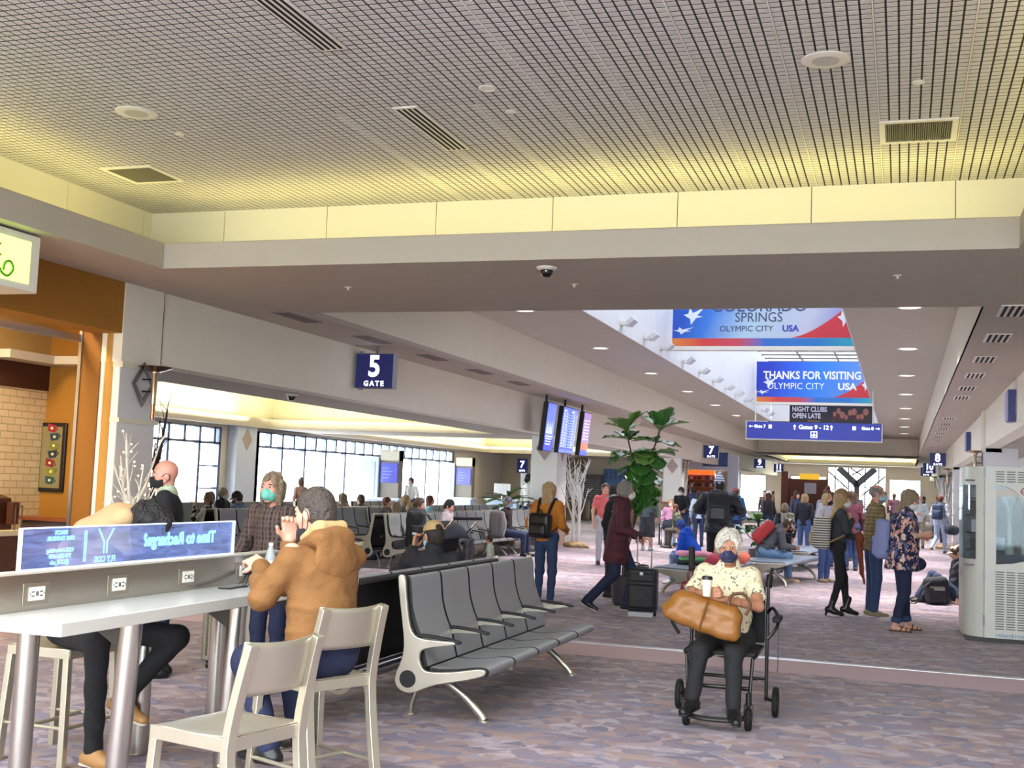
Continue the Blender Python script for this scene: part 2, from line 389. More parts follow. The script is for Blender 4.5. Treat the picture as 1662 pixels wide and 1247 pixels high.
for ya, yb in ((13.2, 29.5), (30.7, 47.9)):
    m.box(-17.09, -17.04, ya, yb, ZB+.1, 3.9).box(-17.15, XL-.4, yb, yb+.05, ZB+.1, 3.9).box(-17.15, XL-.4, ya-.05, ya, ZB+.1, 3.9).box(XL-.4, XL-.35, ya, yb, ZB+.1, 3.9)
    m.box(-17.15, XL-.35, ya, yb, 3.9, 3.95)
struct(m, 'ceiling_lounge_cove', white_panel, smooth=0)
def pillar(y0, y1, xa=-9.05, diamond=True, n=0):
    o = struct(M().box(xa, XL, y0, y1, .95, ZB), 'pillar_concourse', smoothwall, bevel=.01)
    struct(M().box(xa-.012, XL+.012, y0-.012, y1+.012, 2.10, 2.14), 'pillar_concourse_band', white_panel)
    struct(M().box(xa-.02, XL+.02, y0-.02, y1+.02, 0, .98), 'pillar_concourse_base', mat('pillar_base', (150, 120, 108), .5, noise=(5, .1)))
    struct(M().box(xa-.06, XL+.06, y0-.06, y1+.06, .98, 1.04), 'pillar_concourse_ledge', mat('ledge_wood', (128, 72, 50), .4))
    if diamond:
        cx = (xa+XL)/2
        struct(M().prism([(cx-.24, 2.48), (cx, 2.18), (cx+.24, 2.48), (cx, 2.78)], y0-.02, y0-.004, 'y'), 'pillar_concourse_diamond', mat('diamond_mauve', (168, 150, 146), .6))
        cy = (y0+y1)/2
        struct(M().prism([(cy-.22, 2.48), (cy, 2.18), (cy+.22, 2.48), (cy, 2.78)], XL+.004, XL+.02, 'x'), 'pillar_concourse_diamond', MATS['diamond_mauve'])
pillar(28.8, 29.7); pillar(46.5, 47.4); pillar(64.2, 65.1)
# big column by the coffee shop
struct(M().box(-8.9, XL, 11.04, 11.75, 0, ZS+.02), 'pillar_near', smoothwall, bevel=.01)
struct(M().box(-8.92, XL+.014, 11.03, 11.76, 2.76, ZS), 'pillar_near_head', plaster)
struct(M().box(-8.45, XL+.03, 11.036, 11.78, 2.70, 2.77).box(-8.45, XL+.03, 11.036, 11.78, 2.08, 2.13), 'pillar_near_band', white_panel)
# lounge outer walls and windows
m = M().box(-17.3, -17.1, 11.0, 20.0, 0, ZB+.1).box(-17.3, -17.1, 26.95, 28.8, 0, ZB+.1).box(-17.3, -17.1, 43.98, 85, 0, 3.6).box(-17.3, -17.1, 20, 26.95, 2.72, ZB+.1).box(-17.3, -17.1, 28.8, 43.98, 2.72, ZB+.1)
m.box(-17.3, -17.1, 20, 26.95, 0, .3).box(-17.3, -17.1, 28.8, 43.98, 0, .3)
struct(m, 'wall_left', mat('lounge_wall', (206, 200, 186), .8), smooth=0)
mull = mat('window_mullion', (96, 104, 126), .4, .5)
def window(n, y0, y1, first):
    m = M(); y = first; k = 0
    while y < y1+.01:
        full = k % 2 == 0
        m.box(-17.22, -17.06, y-.05, y+.05, .3 if full else 2.3, 2.72); y += .68; k += 1
    m.box(-17.22, -17.06, y0, y1, 2.27, 2.33).box(-17.22, -17.06, y0, y1, 2.68, 2.72).box(-17.22, -17.06, y0, y1, .3, .36).box(-17.22, -17.06, y0, y0+.1, .3, 2.72).box(-17.22, -17.06, y1-.1, y1, .3, 2.72)
    if n == 2: m.box(-17.2, -17.08, 26.1, y1, 1.68, 1.72).box(-17.2, -17.08, 26.1, y1, 1.10, 1.14)
    struct(m, 'window_%d' % n, mull, smooth=0)
    struct(M().box(-17.16, -17.15, y0, y1, .3, 2.7), 'window_%d_glass' % n, glass, smooth=0)
window(2, 20, 26.95, 20.52); window(3, 28.8, 43.98, 28.85)
struct(M().box(-17.08, -16.8, 27.3, 28.3, 0, ZB), 'pillar_lounge', mat('pillar_bluegrey', (196, 206, 222), .6))
struct(M().prism([(27.55, 2.45), (27.8, 2.15), (28.05, 2.45), (27.8, 2.75)], -16.8, -16.79, 'x'), 'pillar_lounge_diamond', MATS['diamond_mauve'])
struct(M().box(-17.3, -8.9, 12.25, 12.35, 0, ZB+1.1), 'wall_lounge_near', smoothwall, smooth=0)
struct(M().box(-17.1, -15.6, 50.0, 50.3, 0, ZB+.1).box(-15.7, -15.5, 50.2, 52, 0, ZB+.1).box(-17.1, -14.2, 52, 52.2, 0, ZB+1).box(-14.2, -9.05, 52, 52.2, 0, ZB+1), 'wall_lounge_far', mat('lounge_end', (190, 180, 158), .8), smooth=0)
struct(M().box(-15.48, -13.75, 51.4, 52.0, 0, ZB), 'wall_lounge_recess', mat('lounge_olive', (132, 122, 96), .8), smooth=0)
# ---- right side
struct(M().box(XR, XR+.3, -8.3, 85, ZB, ZS+.05), 'wall_right_bulkhead', plaster, smooth=0)
m = M()
for y in (29.0, 46.6, 64.2): m.box(XR-.05, XR+.35, y, y+.8, ZB-.1, ZS)
struct(m, 'trim_7', white_panel, smooth=0)
m = M()
for y in (29.0, 46.6, 64.2): m.box(XR, XR+.7, y, y+.8, 0, ZB)
struct(m, 'pillar_right', smoothwall, bevel=.01)
struct(M().box(XR+.3, 3.7, -8.3, 85, ZB+.15, ZB+.25), 'ceiling_right', plaster_beam, smooth=0)
m = M().box(3.5, 3.7, -8.3, 20, 0, 3).box(3.5, 3.7, 60, 85, 0, 3).box(3.5, 3.7, 20, 60, 0, .5).box(3.5, 3.7, 20, 60, 2.7, 3)
for k in range(18): m.box(3.46, 3.7, 20+k*2.35, 20.5+k*2.35, .5, 2.7)
struct(m, 'wall_right', smoothwall, smooth=0)
struct(M().box(3.6, 3.61, 20, 60, .5, 2.7), 'window_4', pane_mat('tinted_glass', (132, 135, 139)), smooth=0)
# ---- far end wall
m = M()
WX = [(-17.2, -15.9), (-9.2, -7.4), (-5.05, -4.85), (-1.07, -.75), (1.2, 3.7)]
for a, b in WX: m.box(a, b, 85, 85.3, 0, 4.7)
m.box(-15.9, -9.2, 85, 85.3, 2.75, 4.7).box(-7.4, -5.05, 85, 85.3, 2.78, 4.7).box(-4.85, -1.07, 85, 85.3, 3.5, 4.7).box(-.75, 1.2, 85, 85.3, 2.76, 4.7)
for a, b in ((-15.9, -9.2), (-7.4, -5.05), (-4.85, -1.07), (-.75, 1.2)): m.box(a, b, 85, 85.3, 0, .25)
struct(m, 'wall_far', mat('far_wall', (205, 198, 180), .8), smooth=0)
m = M(); fr = [(-4.85, -1.07)]
def bar(m, a, b, wd, y=85.05, t=.12):
    a = Vector((a[0], y, a[1])); b = Vector((b[0], y, b[1])); d = (b-a).normalized(); n = Vector((0, 1, 0)).cross(d)*wd/2
    m.add([a-n, b-n, b+n, a+n, a-n+Vector((0, t, 0)), b-n+Vector((0, t, 0)), b+n+Vector((0, t, 0)), a+n+Vector((0, t, 0))], [(0, 1, 2, 3), (7, 6, 5, 4), (0, 4, 5, 1), (1, 5, 6, 2), (2, 6, 7, 3), (3, 7, 4, 0)])
cxm = -2.96
bar(m, (-4.2, 3.5), (cxm, 2.35), .44); bar(m, (-1.72, 3.5), (cxm, 2.35), .44); bar(m, (cxm, 2.4), (cxm, .25), .36)
for a, b in (((-4.85, 3.2), (-3.5, 2.0)), ((-1.07, 3.0), (-2.6, 1.6)), ((-3.4, 3.5), (-2.6, 3.0)), ((-2.5, 3.5), (-3.3, 3.0))): bar(m, a, b, .11)
for x in (-4.4, -3.5, -2.4, -1.5): bar(m, (x, .25), (x, 3.5), .09)
for z in (1.0, 2.2): bar(m, (-4.85, z), (-1.07, z), .06)
struct(m, 'window_5', mat('truss_grey', (88, 92, 108), .5), smooth=0)
struct(M().box(-15.9, 1.2, 85.2, 85.21, .25, 3.5), 'window_5_glass', glass, smooth=0)
# ---- behind the camera
struct(M().box(-8.6, 3.7, -8.7, -8.5, 0, .3).box(-8.6, 3.7, -8.7, -8.5, 3.7, 4.7).box(-8.8, -8.4, -8.7, -8.3, 0, 4.7), 'wall_back', smoothwall, smooth=0)
struct(M().box(-8.6, 3.7, -8.62, -8.6, .3, 3.7), 'window_6', glass, smooth=0)  # unseen glazing put in to bring fill light from behind
# ---- coffee-shop front on the left
struct(M().box(XL-.4, XL, -8.3, 11.04, 3.08, ZS), 'wall_shop_header', ochre, smooth=0)
struct(M().box(-8.86, -8.61, 11.02, 11.3, 0, 3.3), 'wall_shop_jamb', ochre_d, smooth=0)
m = M().cyl((-8.50, 11.12, 0), (-8.50, 11.12, 3.3), .10, n=24)
struct(m, 'wall_shop_column', ochre_l)
struct(M().box(-8.90, -8.86, 11.0, 11.06, .0, 3.1).box(-8.95, -8.87, -4, 11.05, 2.98, 3.06), 'trim_8', mat('rail_metal', (170, 170, 172), .35, .9), smooth=0)
struct(M().box(-10.6, -8.86, 12.08, 12.2, 0, 3.9), 'wall_shop_end', ochre, smooth=0)
m = bpy.data.materials.new('brick_tile'); m.use_nodes = True; nt = m.node_tree; p = nt.nodes['Principled BSDF']; p.inputs['Roughness'].default_value = .16
tc = nd(nt, 'ShaderNodeTexCoord'); mp = nd(nt, 'ShaderNodeMapping'); mp.inputs['Rotation'].default_value = (0, math.pi/2, math.pi/2)
sepx = nd(nt, 'ShaderNodeSeparateXYZ'); cbx = nd(nt, 'ShaderNodeCombineXYZ')
nt.links.new(tc.outputs['Object'], sepx.inputs[0]); nt.links.new(sepx.outputs[1], cbx.inputs[0]); nt.links.new(sepx.outputs[2], cbx.inputs[1])
br = nd(nt, 'ShaderNodeTexBrick'); br.inputs['Color1'].default_value = srgb(226, 208, 172); br.inputs['Color2'].default_value = srgb(216, 196, 158); br.inputs['Mortar'].default_value = srgb(182, 160, 120)
br.inputs['Scale'].default_value = 1; br.inputs['Mortar Size'].default_value = .006; br.inputs['Brick Width'].default_value = .22; br.inputs['Row Height'].default_value = .085
nt.links.new(cbx.outputs[0], br.inputs['Vector']); nt.links.new(br.outputs['Color'], p.inputs['Base Color'])
b = nd(nt, 'ShaderNodeBump'); b.inputs['Strength'].default_value = .6; b.inputs['Distance'].default_value = .01; b.invert = True; nt.links.new(br.outputs['Fac'], b.inputs['Height']); nt.links.new(b.outputs[0], p.inputs['Normal'])
struct(M().box(-10.4, -10.2, -6, 12.1, 0, 2.5), 'wall_shop_tile', m, smooth=0)
struct(M().box(-10.4, -10.18, -6, 12.1, 2.49, 2.80), 'wall_shop_band', mat('band_brown', (66, 30, 16), .6), smooth=0)
struct(M().box(-10.4, -10.19, -6, 12.1, 2.8, 3.9), 'wall_shop_upper', mat('shop_beige', (172, 142, 88), .7), smooth=0)
struct(M().box(-10.4, -8.4, -6, 12.1, 3.8, 3.9), 'ceiling_shop', mat('shop_ceiling', (120, 92, 50), .8), smooth=0)
struct(M().box(-10.4, -8.4, -6.1, -6, 0, 3.9), 'wall_shop_near', ochre, smooth=0)
area('shop_lamp', (-9.3, 8.5, 3.75), (0, 0, -1), .5, 3.0, 55, (1, .78, .45))
# ================================================================== FURNITURE
frame_m = mat('bench_frame', (206, 200, 184), .3, .85)
vinyl = mat('bench_vinyl', (142, 144, 147), .36, noise=(60, .05), bump=(400, .08))
vinyl_d = mat('bench_edge', (24, 24, 27), .5)
def smooth_poly(pts, n=4):
    "Catmull-Rom closed outline"
    out = []; k = len(pts)
    for i in range(k):
        p0, p1, p2, p3 = [np.array(pts[(i+d) % k], float) for d in (-1, 0, 1, 2)]
        for t in np.linspace(0, 1, n, endpoint=False):
            out.append(tuple(.5*((2*p1)+(-p0+p2)*t+(2*p0-5*p1+4*p2-p3)*t*t+(-p0+3*p1-3*p2+p3)*t**3)))
    return out
def spline(pts, n=6):
    out = []; k = len(pts); P_ = [np.array(p, float) for p in pts]
    for i in range(k-1):
        p0, p1, p2, p3 = P_[max(i-1, 0)], P_[i], P_[i+1], P_[min(i+2, k-1)]
        for t in np.linspace(0, 1, n, endpoint=False):
            out.append(tuple(.5*((2*p1)+(-p0+p2)*t+(2*p0-5*p1+4*p2-p3)*t*t+(-p0+3*p1-3*p2+p3)*t**3)))
    out.append(tuple(P_[-1])); return out
def ribbon(m, path, th, y0, y1, nrm=1):
    "thick ribbon: path in xz, swept along y"
    k = len(path); a = []; b = []
    for i, p in enumerate(path):
        q0 = path[max(i-1, 0)]; q1 = path[min(i+1, k-1)]
        d = np.array([q1[0]-q0[0], q1[1]-q0[1]]); d /= max(1e-9, np.linalg.norm(d)); n = np.array([-d[1], d[0]])*nrm
        a.append((p[0], p[1])); b.append((p[0]+n[0]*th, p[1]+n[1]*th))
    poly = a+b[::-1]
    return m.prism(poly, y0, y1, 'y')
FRAME_OUT = smooth_poly([(-.10, .93), (-.075, .95), (-.05, .925), (-.035, .80), (.0, .62), (.06, .555), (.20, .545), (.30, .545), (.31, .525), (.20, .505), (.10, .48), (.075, .44), (.085, .385), (.13, .345), (.30, .355), (.46, .385), (.515, .385), (.53, .365), (.50, .34), (.38, .305), (.20, .265), (.10, .225), (.05, .205), (0, .195), (-.06, .215), (-.09, .26), (-.085, .32), (-.055, .40), (-.04, .50), (-.06, .65), (-.085, .80)], 3)
BACK = spline([(-.085, .905), (-.075, .935), (-.045, .94), (-.03, .92), (-.018, .84), (-.005, .74), (.03, .63), (.07, .545), (.09, .46), (.115, .37)], 4)
SEAT = spline([(.13, .365), (.22, .362), (.34, .375), (.45, .392), (.515, .392), (.54, .37), (.53, .34)], 4)
def make_bench(n=5, pitch=.542, arms=True, backs=True):
    t = thing('tandem_bench', '', 'bench')
    L = n*pitch
    bm = M().cyl((0, -.01, .287), (0, L+.01, .287), .048, n=20); bm.build('beam', mat('beam_metal', (206, 206, 208), .2, .95), t)
    for y in (-.035, L+.005):
        f = M().prism([p for p in FRAME_OUT], y, y+.032, 'y').build('end_frame', frame_m, t, bevel=.006)
        M().cyl((0, y-.004, .287), (0, y+.036, .287), .056, n=24).build('beam_cap', black, f)
    for i in range(n):
        y0 = i*pitch+.018; y1 = (i+1)*pitch-.014
        m = M(); ribbon(m, SEAT, .045, y0, y1, -1); m.mi[0] = m.mi[1] = 1; m.build('seat', [vinyl, vinyl_d], t, bevel=.008)
        m = M(); ribbon(m, BACK, .045, y0, y1, -1); m.mi[0] = m.mi[1] = 1; m.build('backrest', [vinyl, vinyl_d], t, bevel=.008)
    m = M(); ribbon(m, [(a_-.024, b_-.012) for a_, b_ in BACK]+[(.118, .325)], .025, .005, L-.005, -1); ribbon(m, [(.075, .335)]+[(a_-.004, b_-.030) for a_, b_ in SEAT[:-5]], .018, .005, L-.005, -1); m.build('shell', vinyl_d, t)
    for i in range(n+1):
        y = i*pitch
        a = M(); ribbon(a, spline([(-.01, .56), (.06, .575), (.18, .57), (.27, .56), (.345, .545)], 4), .018, y-.026, y+.026, -1)
        ao = a.build('armrest', vinyl_d, t, bevel=.006)
        if 0 < i < n:
            M().prism([(-.0, .54), (.0, .50), (.12, .53), (.28, .535), (.28, .55), (.1, .555)], y-.012, y+.012, 'y').build('arm_bracket', frame_m, ao)
    for y in (.28, L-.28):
        M().tube(spline([(.02, y, .25), (.14, y, .235), (.27, y, .16), (.37, y, .07), (.41, y, .03), (.42, y, .012)], 4), [.034]*4+[.026]*16+[.02], n=12, flat=.7).cyl((.43, y, 0), (.43, y, .014), .042, n=20).build('leg', frame_m, t)
        M().tube(spline([(-.02, y, .25), (-.06, y, .16), (-.09, y, .07), (-.095, y, .012)], 5), .02, n=10, flat=.7).cyl((-.10, y, 0), (-.10, y, .014), .036, n=18).build('leg', frame_m, t)
    return t
b0 = make_bench()
b0['label'] = 'empty five-seat grey tandem bench nearest the recharge counter, facing the walkway'
b0.location = (-3.016, 7.15, 0)
PI = math.pi
BG = 'tandem airport benches'
b0['group'] = BG
dup(b0, (-3.364, 9.56, 0), PI, 'tandem bench back to back with the empty near bench, man in tan cap on it', BG)
for k, (x, y, r, lab) in enumerate([
    (-8.45, 18.8, 0, 'front tandem bench behind the tan cap man, black backpack leaning on its first seat'),
    (-8.45, 21.6, 0, 'tandem bench with empty blue-lit seats beside the navy cap man'),
    (-8.45, 24.4, 0, 'tandem bench where the man in navy cap sits with grey backpack'),
    (-8.82, 21.51, PI, 'tandem bench backing onto the black backpack bench, its A-shaped frame ends joined'),
    (-8.82, 24.31, PI, 'tandem bench backing onto the empty blue-lit seats'),
    (-8.82, 27.1, PI, 'tandem bench backing onto the navy cap man bench'),
    (-10.7, 17.0, 0, 'tandem bench with bright frame ends behind the plaid shirt woman'),
    (-10.7, 19.9, 0, 'tandem bench in second row, right of the plaid shirt woman'),
    (-10.7, 22.8, 0, 'tandem bench in second row behind the brown jacket man hood'),
    (-10.7, 25.7, 0, 'tandem bench in second row behind the stroller'),
    (-10.7, 28.6, 0, 'last tandem bench of second row, near the gate podium'),
    (-11.06, 19.71, PI, 'tandem bench backing onto the one behind the plaid shirt woman'),
    (-11.06, 22.61, PI, 'second row tandem bench facing the windows, left of the hood'),
    (-11.06, 25.51, PI, 'second row tandem bench facing the windows, under the left blue screen'),
    (-11.06, 28.41, PI, 'second row tandem bench facing the windows, behind the seated long haired woman'),
    (-13.3, 18.6, 0, 'third row tandem bench nearest the lounge window, grey back'),
    (-13.3, 21.5, 0, 'third row tandem bench behind the man in black cap'),
    (-13.3, 24.4, 0, 'third row tandem bench before the second window'),
    (-13.3, 27.3, 0, 'far third row tandem bench below the second window')]):
    dup(b0, (x, y, 0), r, lab, BG)

# backless benches in the walkway
flat_v = mat('bench_slate', (128, 140, 158), .35)
def make_flat(n=5, pitch=.56, wd=.86):
    t = thing('backless_bench', '', 'bench'); L = n*pitch
    M().cyl((0, .05, .27), (0, L-.05, .27), .05, n=18).build('beam', MATS['beam_metal'], t)
    for y in (-.02, L): M().prism(smooth_poly([(-wd/2, .36), (-wd/2, .40), (0, .385), (wd/2, .40), (wd/2, .36), (.12, .27), (.06, .2), (-.06, .2), (-.12, .27)], 3), y, y+.03, 'y').build('end_frame', frame_m, t, bevel=.005)
    for i in range(n):
        m = M(); ribbon(m, spline([(-wd/2-.02, .385), (-wd/2+.05, .42), (0, .412), (wd/2-.05, .42), (wd/2+.02, .385)], 4), .04, i*pitch+.012, (i+1)*pitch-.004, -1); m.build('seat', flat_v, t, bevel=.01)
    for y in (.3, L-.3):
        for s in (-1, 1):
            M().tube(spline([(s*.03, y, .25), (s*.2, y, .2), (s*.34, y, .08), (s*.36, y, .012)], 4), .026, n=10).cyl((s*.37, y, 0), (s*.37, y, .014), .04, n=16).build('leg', frame_m, t)
    return t
f0 = make_flat(); f0.location = (-3.06, 17.3, 0); f0.rotation_euler[2] = -.10
f0['label'] = 'backless slate bench behind the seated lady, towels piled on it'; f0['group'] = 'backless benches'
dup(f0, (-2.25, 20.3, 0), -.16, 'backless bench where the man with the red backpack sits', 'backless benches')
dup(f0, (-2.2, 24.6, 0), -.10, 'empty backless bench beyond the child with camouflage backpack', 'backless benches')

# ---- recharge counter
ctop = mat('counter_white', (206, 206, 198), .25, coat=.2)
t = thing('recharge_counter', 'white topped steel recharge counter with round steel legs', 'counter', (-3.72, 4.12, 0))
M().box(-.30, .40, 0, 2.5, .86, .92).build('countertop', ctop, t, bevel=.004)
M().box(-.04, .012, .0, 2.5, .92, 1.085).build('power_rail', steel, t, bevel=.004)
M().box(-.055, .02, -.01, 2.51, 1.085, 1.095).build('rail_cap', mat('rail_cap', (222, 216, 204), .35, .3), t)
for y in (.60, 1.53, 2.28):
    for s in (-1, 1):
        lg = M().cyl((s*.27, y, .01), (s*.27+(.04 if s > 0 else 0), y, .86), .052, n=28).build('leg', steel, t)
        M().cyl((s*.31, y, 0), (s*.31, y, .012), .085, n=24).build('floor_flange', steel, lg)
        M().prism([(s*.31, .85), (s*.31, .70), (s*.05, .85)], y-.012, y+.012, 'y').build('bracket', mat('bracket_grey', (70, 68, 64), .4, .7), lg)
outl = mat('outlet_white', (238, 236, 228), .4); socket = mat('socket_dark', (40, 38, 34), .5)
og = 'power outlets of the recharge counter'
lab = ['double power outlet nearest the counter corner', 'double power outlet second from the counter corner', 'double power outlet before the phone', 'double power outlet behind the charging cables']
for k, y in enumerate((.29, .88, 1.48, 2.06)):
    o = M().box(.012, .017, y-.085, y+.085, -.05+.995, .05+.995).build('outlet_plate', mat('plate_steel', (176, 168, 154), .35, .9), t, bevel=.003)
    m = M().box(.017, .022, y-.05, y+.05, .965, 1.025); m.cur = 1
    for s in (-1, 1):
        for q in (-.009, .009): m.box(.022, .0225, y+s*.027-.010, y+s*.027+.010, .995+q-.003, .995+q+.002)
        m.cyl((.022, y+s*.044, .995), (.0226, y+s*.044, .995), .0035, n=8)
    m.box(.022, .0235, y-.007, y-.002, .985, 1.005).box(.022, .0235, y+.002, y+.007, .985, 1.005)
    m.build('socket', [outl, socket], o)
# illuminated acrylic sign
acr = bpy.data.materials.new('acrylic'); acr.use_nodes = True; nt = acr.node_tree; nt.nodes.clear()
o_ = nd(nt, 'ShaderNodeOutputMaterial'); tr = nd(nt, 'ShaderNodeBsdfTransparent'); em = nd(nt, 'ShaderNodeEmission'); ad = nd(nt, 'ShaderNodeAddShader'); gl = nd(nt, 'ShaderNodeBsdfGlossy'); mx = nd(nt, 'ShaderNodeMixShader')
tr.inputs[0].default_value = (.50, .56, .74, 1); gl.inputs['Roughness'].default_value = .05; mx.inputs[0].default_value = .12
nz = nd(nt, 'ShaderNodeTexNoise'); nz.inputs['Scale'].default_value = 6; nz.inputs['Distortion'].default_value = 1.5; tc = nd(nt, 'ShaderNodeTexCoord'); mp = nd(nt, 'ShaderNodeMapping'); mp.inputs['Scale'].default_value = (1, .6, 5)
nt.links.new(tc.outputs['Object'], mp.inputs[0]); nt.links.new(mp.outputs[0], nz.inputs[0])
mm = nd(nt, 'ShaderNodeMath', operation='MULTIPLY_ADD'); mm.inputs[1].default_value = .14; mm.inputs[2].default_value = .0; nt.links.new(nz.outputs['Fac'], mm.inputs[0]); nt.links.new(mm.outputs[0], em.inputs[1])
em.inputs[0].default_value = (.34, .46, .95, 1)
nt.links.new(tr.outputs[0], mx.inputs[1]); nt.links.new(gl.outputs[0], mx.inputs[2]); nt.links.new(mx.outputs[0], ad.inputs[0]); nt.links.new(em.outputs[0], ad.inputs[1]); nt.links.new(ad.outputs[0], o_.inputs[0])
edge = mat('led_edge', (200, 215, 255), .4, emit=(196, 212, 255), es=.55)
led = mat('led_letters', (120, 190, 255), .4, emit=(140, 205, 255), es=.7)
t = thing('illuminated_sign', 'clear acrylic sign lit blue on the recharge counter, lettering seen from behind', 'sign', (-3.725, 4.31, 1.097))
M().box(-.006, .006, 0, 1.76, 0, .19).build('panel', acr, t)
M().box(-.009, .009, -.004, 1.764, .188, .193).box(-.009, .009, -.006, .002, 0, .19).box(-.009, .009, 1.758, 1.765, 0, .19).box(-.012, .012, 0, 1.76, 0, .006).build('edge_glow', edge, t)
tx = dict(parent=t, X=(0, -1, 0), up=(0, 0, 1), extrude=.001)
text('lettering', 'Time to Recharge?', .088, led, loc=(-.002, 1.24, .105), bold=.0045, space=1.0, **tx)
text('lettering', 'FLY COS', .042, led, loc=(-.002, .60, .026), bold=.001, **tx)
for z, s in ((.165, 'REACH'), (.138, 'ONE TRAVELER'), (.083, 'COS Advertising'), (.056, '719-238-1600'), (.028, '@COS_ads')):
    text('lettering', s, .027, led, loc=(-.002, .27, z), bold=.0012, **tx)
m = M()
for s in (-1, 1):
    for d in (0, .009):
        m.tube([(-.004,   .60+s*(.062+d*s*0)-s*d, .176), (-.004,   .60+s*.014-s*d*.6, .112), (-.004,   .60+s*.014-s*d*.6, .055)], .0022, n=6)
m.build('logo', led, t)
M().box(-.006, -.002, .44, .444, .02, .17).box(-.006, -.002, .453, .456, .02, .17).build('divider', led, t)
# things on the counter
t = thing('smartphone', 'black smartphone lying on the white counter', 'phone', (-3.60, 5.87, .92), .1)
M().box(-.038, .038, -.08, .08, 0, .009).build('case', black, t, bevel=.004); M().box(-.034, .034, -.075, .075, .009, .0095).build('screen', mat('phone_screen', (150, 152, 150), .15), t)
m = M()
for k in range(4):
    m.tube(spline([(-3.70, 6.2+.01*k, 1.0), (-3.64, 6.16-.03*k, .985-.01*k), (-3.61, 6.1-.04*k, .94), (-3.57, 6.0-.03*k, .926), (-3.60+.02*k, 5.96, .925)], 6), .0025, n=6)
m.tube(spline([(-3.69, 6.22, 1.0), (-3.63, 6.15, 1.06), (-3.60, 6.22, 1.03), (-3.62, 6.28, .96), (-3.56, 6.2, .926)], 6), .0025, n=6)
tag(m.build('charging_cables', black), 'tangled black charging cables plugged in behind the phone', 'cable')
t = thing('plug_adapter', 'black charger plugged into the outlet by the bottle', 'charger', (-3.70, 6.19, .985)); M().box(-.0, .04, -.035, .035, -.015, .02).build('body', black, t, bevel=.006)
t = thing('soda_bottle', 'clear soda bottle with red and blue logo held at the counter', 'bottle', (-3.60, 6.30, .92))
M().lathe([(.03, 0), (.034, .01), (.033, .06), (.034, .12), (.033, .15), (.022, .19), (.013, .215), (.013, .225)], 24).build('body', mat('clear_plastic', (225, 232, 238), .12, trans=.55), t)
M().lathe([(.0345, .065), (.0345, .135)], 24, caps=False).build('label', mat('label_white', (226, 226, 230), .4), t)
M().cyl((.024, -.025, .10), (.026, -.0275, .10), .018, n=20).build('logo', mat('logo_red', (205, 40, 40), .5), t)
M().cyl((0, 0, .223), (0, 0, .24), .014, n=16).build('cap', mat('cap_white', (230, 230, 232), .4), t)

# ---- aluminium stools
def make_stool(back=True):
    t = thing('counter_stool', '', 'stool'); sh = .61; s = .20
    pts = []
    def fn(u, v):
        x = (u-.5)*2; y = (v-.5)*2
        z = sh-.016*math.exp(-(x*x*2+(y-.45)**2*6))-.016*math.exp(-(x*x*2+(y+.45)**2*6))+.006*x*x-.012*max(0, x)**3
        return (x*.20, y*(.205 if x < 0 else .205-.0*x), z)
    m = M().sheet(fn, 16, 16)
    m.build('seat', alu, t, solid=.004)
    M().box(-.2, .2, -.207, -.199, sh-.052, sh-.0).box(-.2, .2, .199, .207, sh-.052, sh-.0).box(.194, .202, -.2, .2, sh-.052, sh-.006).box(-.202, -.194, -.2, .2, sh-.052, sh).build('seat_apron', alu, t, bevel=.003)
    for sy in (-1, 1):
        m = M().tube([(.18, sy*.19, sh-.05), (.205, sy*.215, 0)], .026, n=4, rot=PI/4); m.build('leg', alu, t, bevel=.003)
        if back: path = spline([(-.285, sy*.20, 0), (-.235, sy*.198, .25), (-.2, sy*.195, .5), (-.2, sy*.193, .62), (-.235, sy*.188, .80), (-.275, sy*.183, .955)], 5)
        else: path = [(-.18, sy*.19, sh-.05), (-.205, sy*.215, 0)]
        M().tube(path, .033, n=4, rot=PI/4, flat=.75).build('leg', alu, t, bevel=.003)
    M().cyl((.20, -.21, .2), (.20, .21, .2), .010, n=10).cyl((-.02, -.2, .2), (-.02, .2, .2), .010, n=10).cyl((.20, -.205, .2), (-.23, -.2, .2), .010, n=10).cyl((.20, .205, .2), (-.23, .2, .2), .010, n=10).build('footrest', alu, t)
    if back:
        def fb(u, v):
            y = (u-.5)*2; z = .755+v*.195
            return (-.222-(z-.755)*.24-.035*(1-y*y)+.02, y*.195, z+.012*(y*y) if v > .5 else z)
        M().sheet(fb, 14, 8).build('backrest', alu, t, solid=.008)
    return t
s0 = make_stool(); s0.location = (-2.46, 4.05, 0); s0.rotation_euler[2] = PI-.22
s0['label'] = 'empty brushed aluminium stool with curved back, nearest at the counter'; s0['group'] = 'aluminium counter stools'
dup(s0, (-2.73, 5.27, 0), PI-.40, 'aluminium stool with the man in brown jacket sitting on it', 'aluminium counter stools')
s1 = make_stool(False); s1.location = (-4.34, 5.42, 0); s1['label'] = 'backless aluminium stool across the counter under the man in black trousers'; s1['group'] = 'aluminium counter stools'
# ---- hard-shell case beyond the counter
t = thing('hard_shell_suitcase', 'grey ribbed hard-shell suitcase standing behind the counter', 'suitcase', (-5.15, 8.45, 0), .3)
m = M().box(-.2, .2, -.13, .13, .06, .66)
for k in range(7): m.box(-.17+k*.05, -.15+k*.05, -.137, .137, .10, .62)
m.build('shell', mat('case_pewter', (128, 122, 104), .35, .3), t, bevel=.02)
for x in (-.15, .15):
    for y in (-.09, .09): M().cyl((x-.012, y, .03), (x+.012, y, .03), .03, n=14).build('wheel', black, t)
M().tube([(-.08, 0, .66), (-.08, 0, .70), (.08, 0, .70), (.08, 0, .66)], .012).build('handle', black, t)
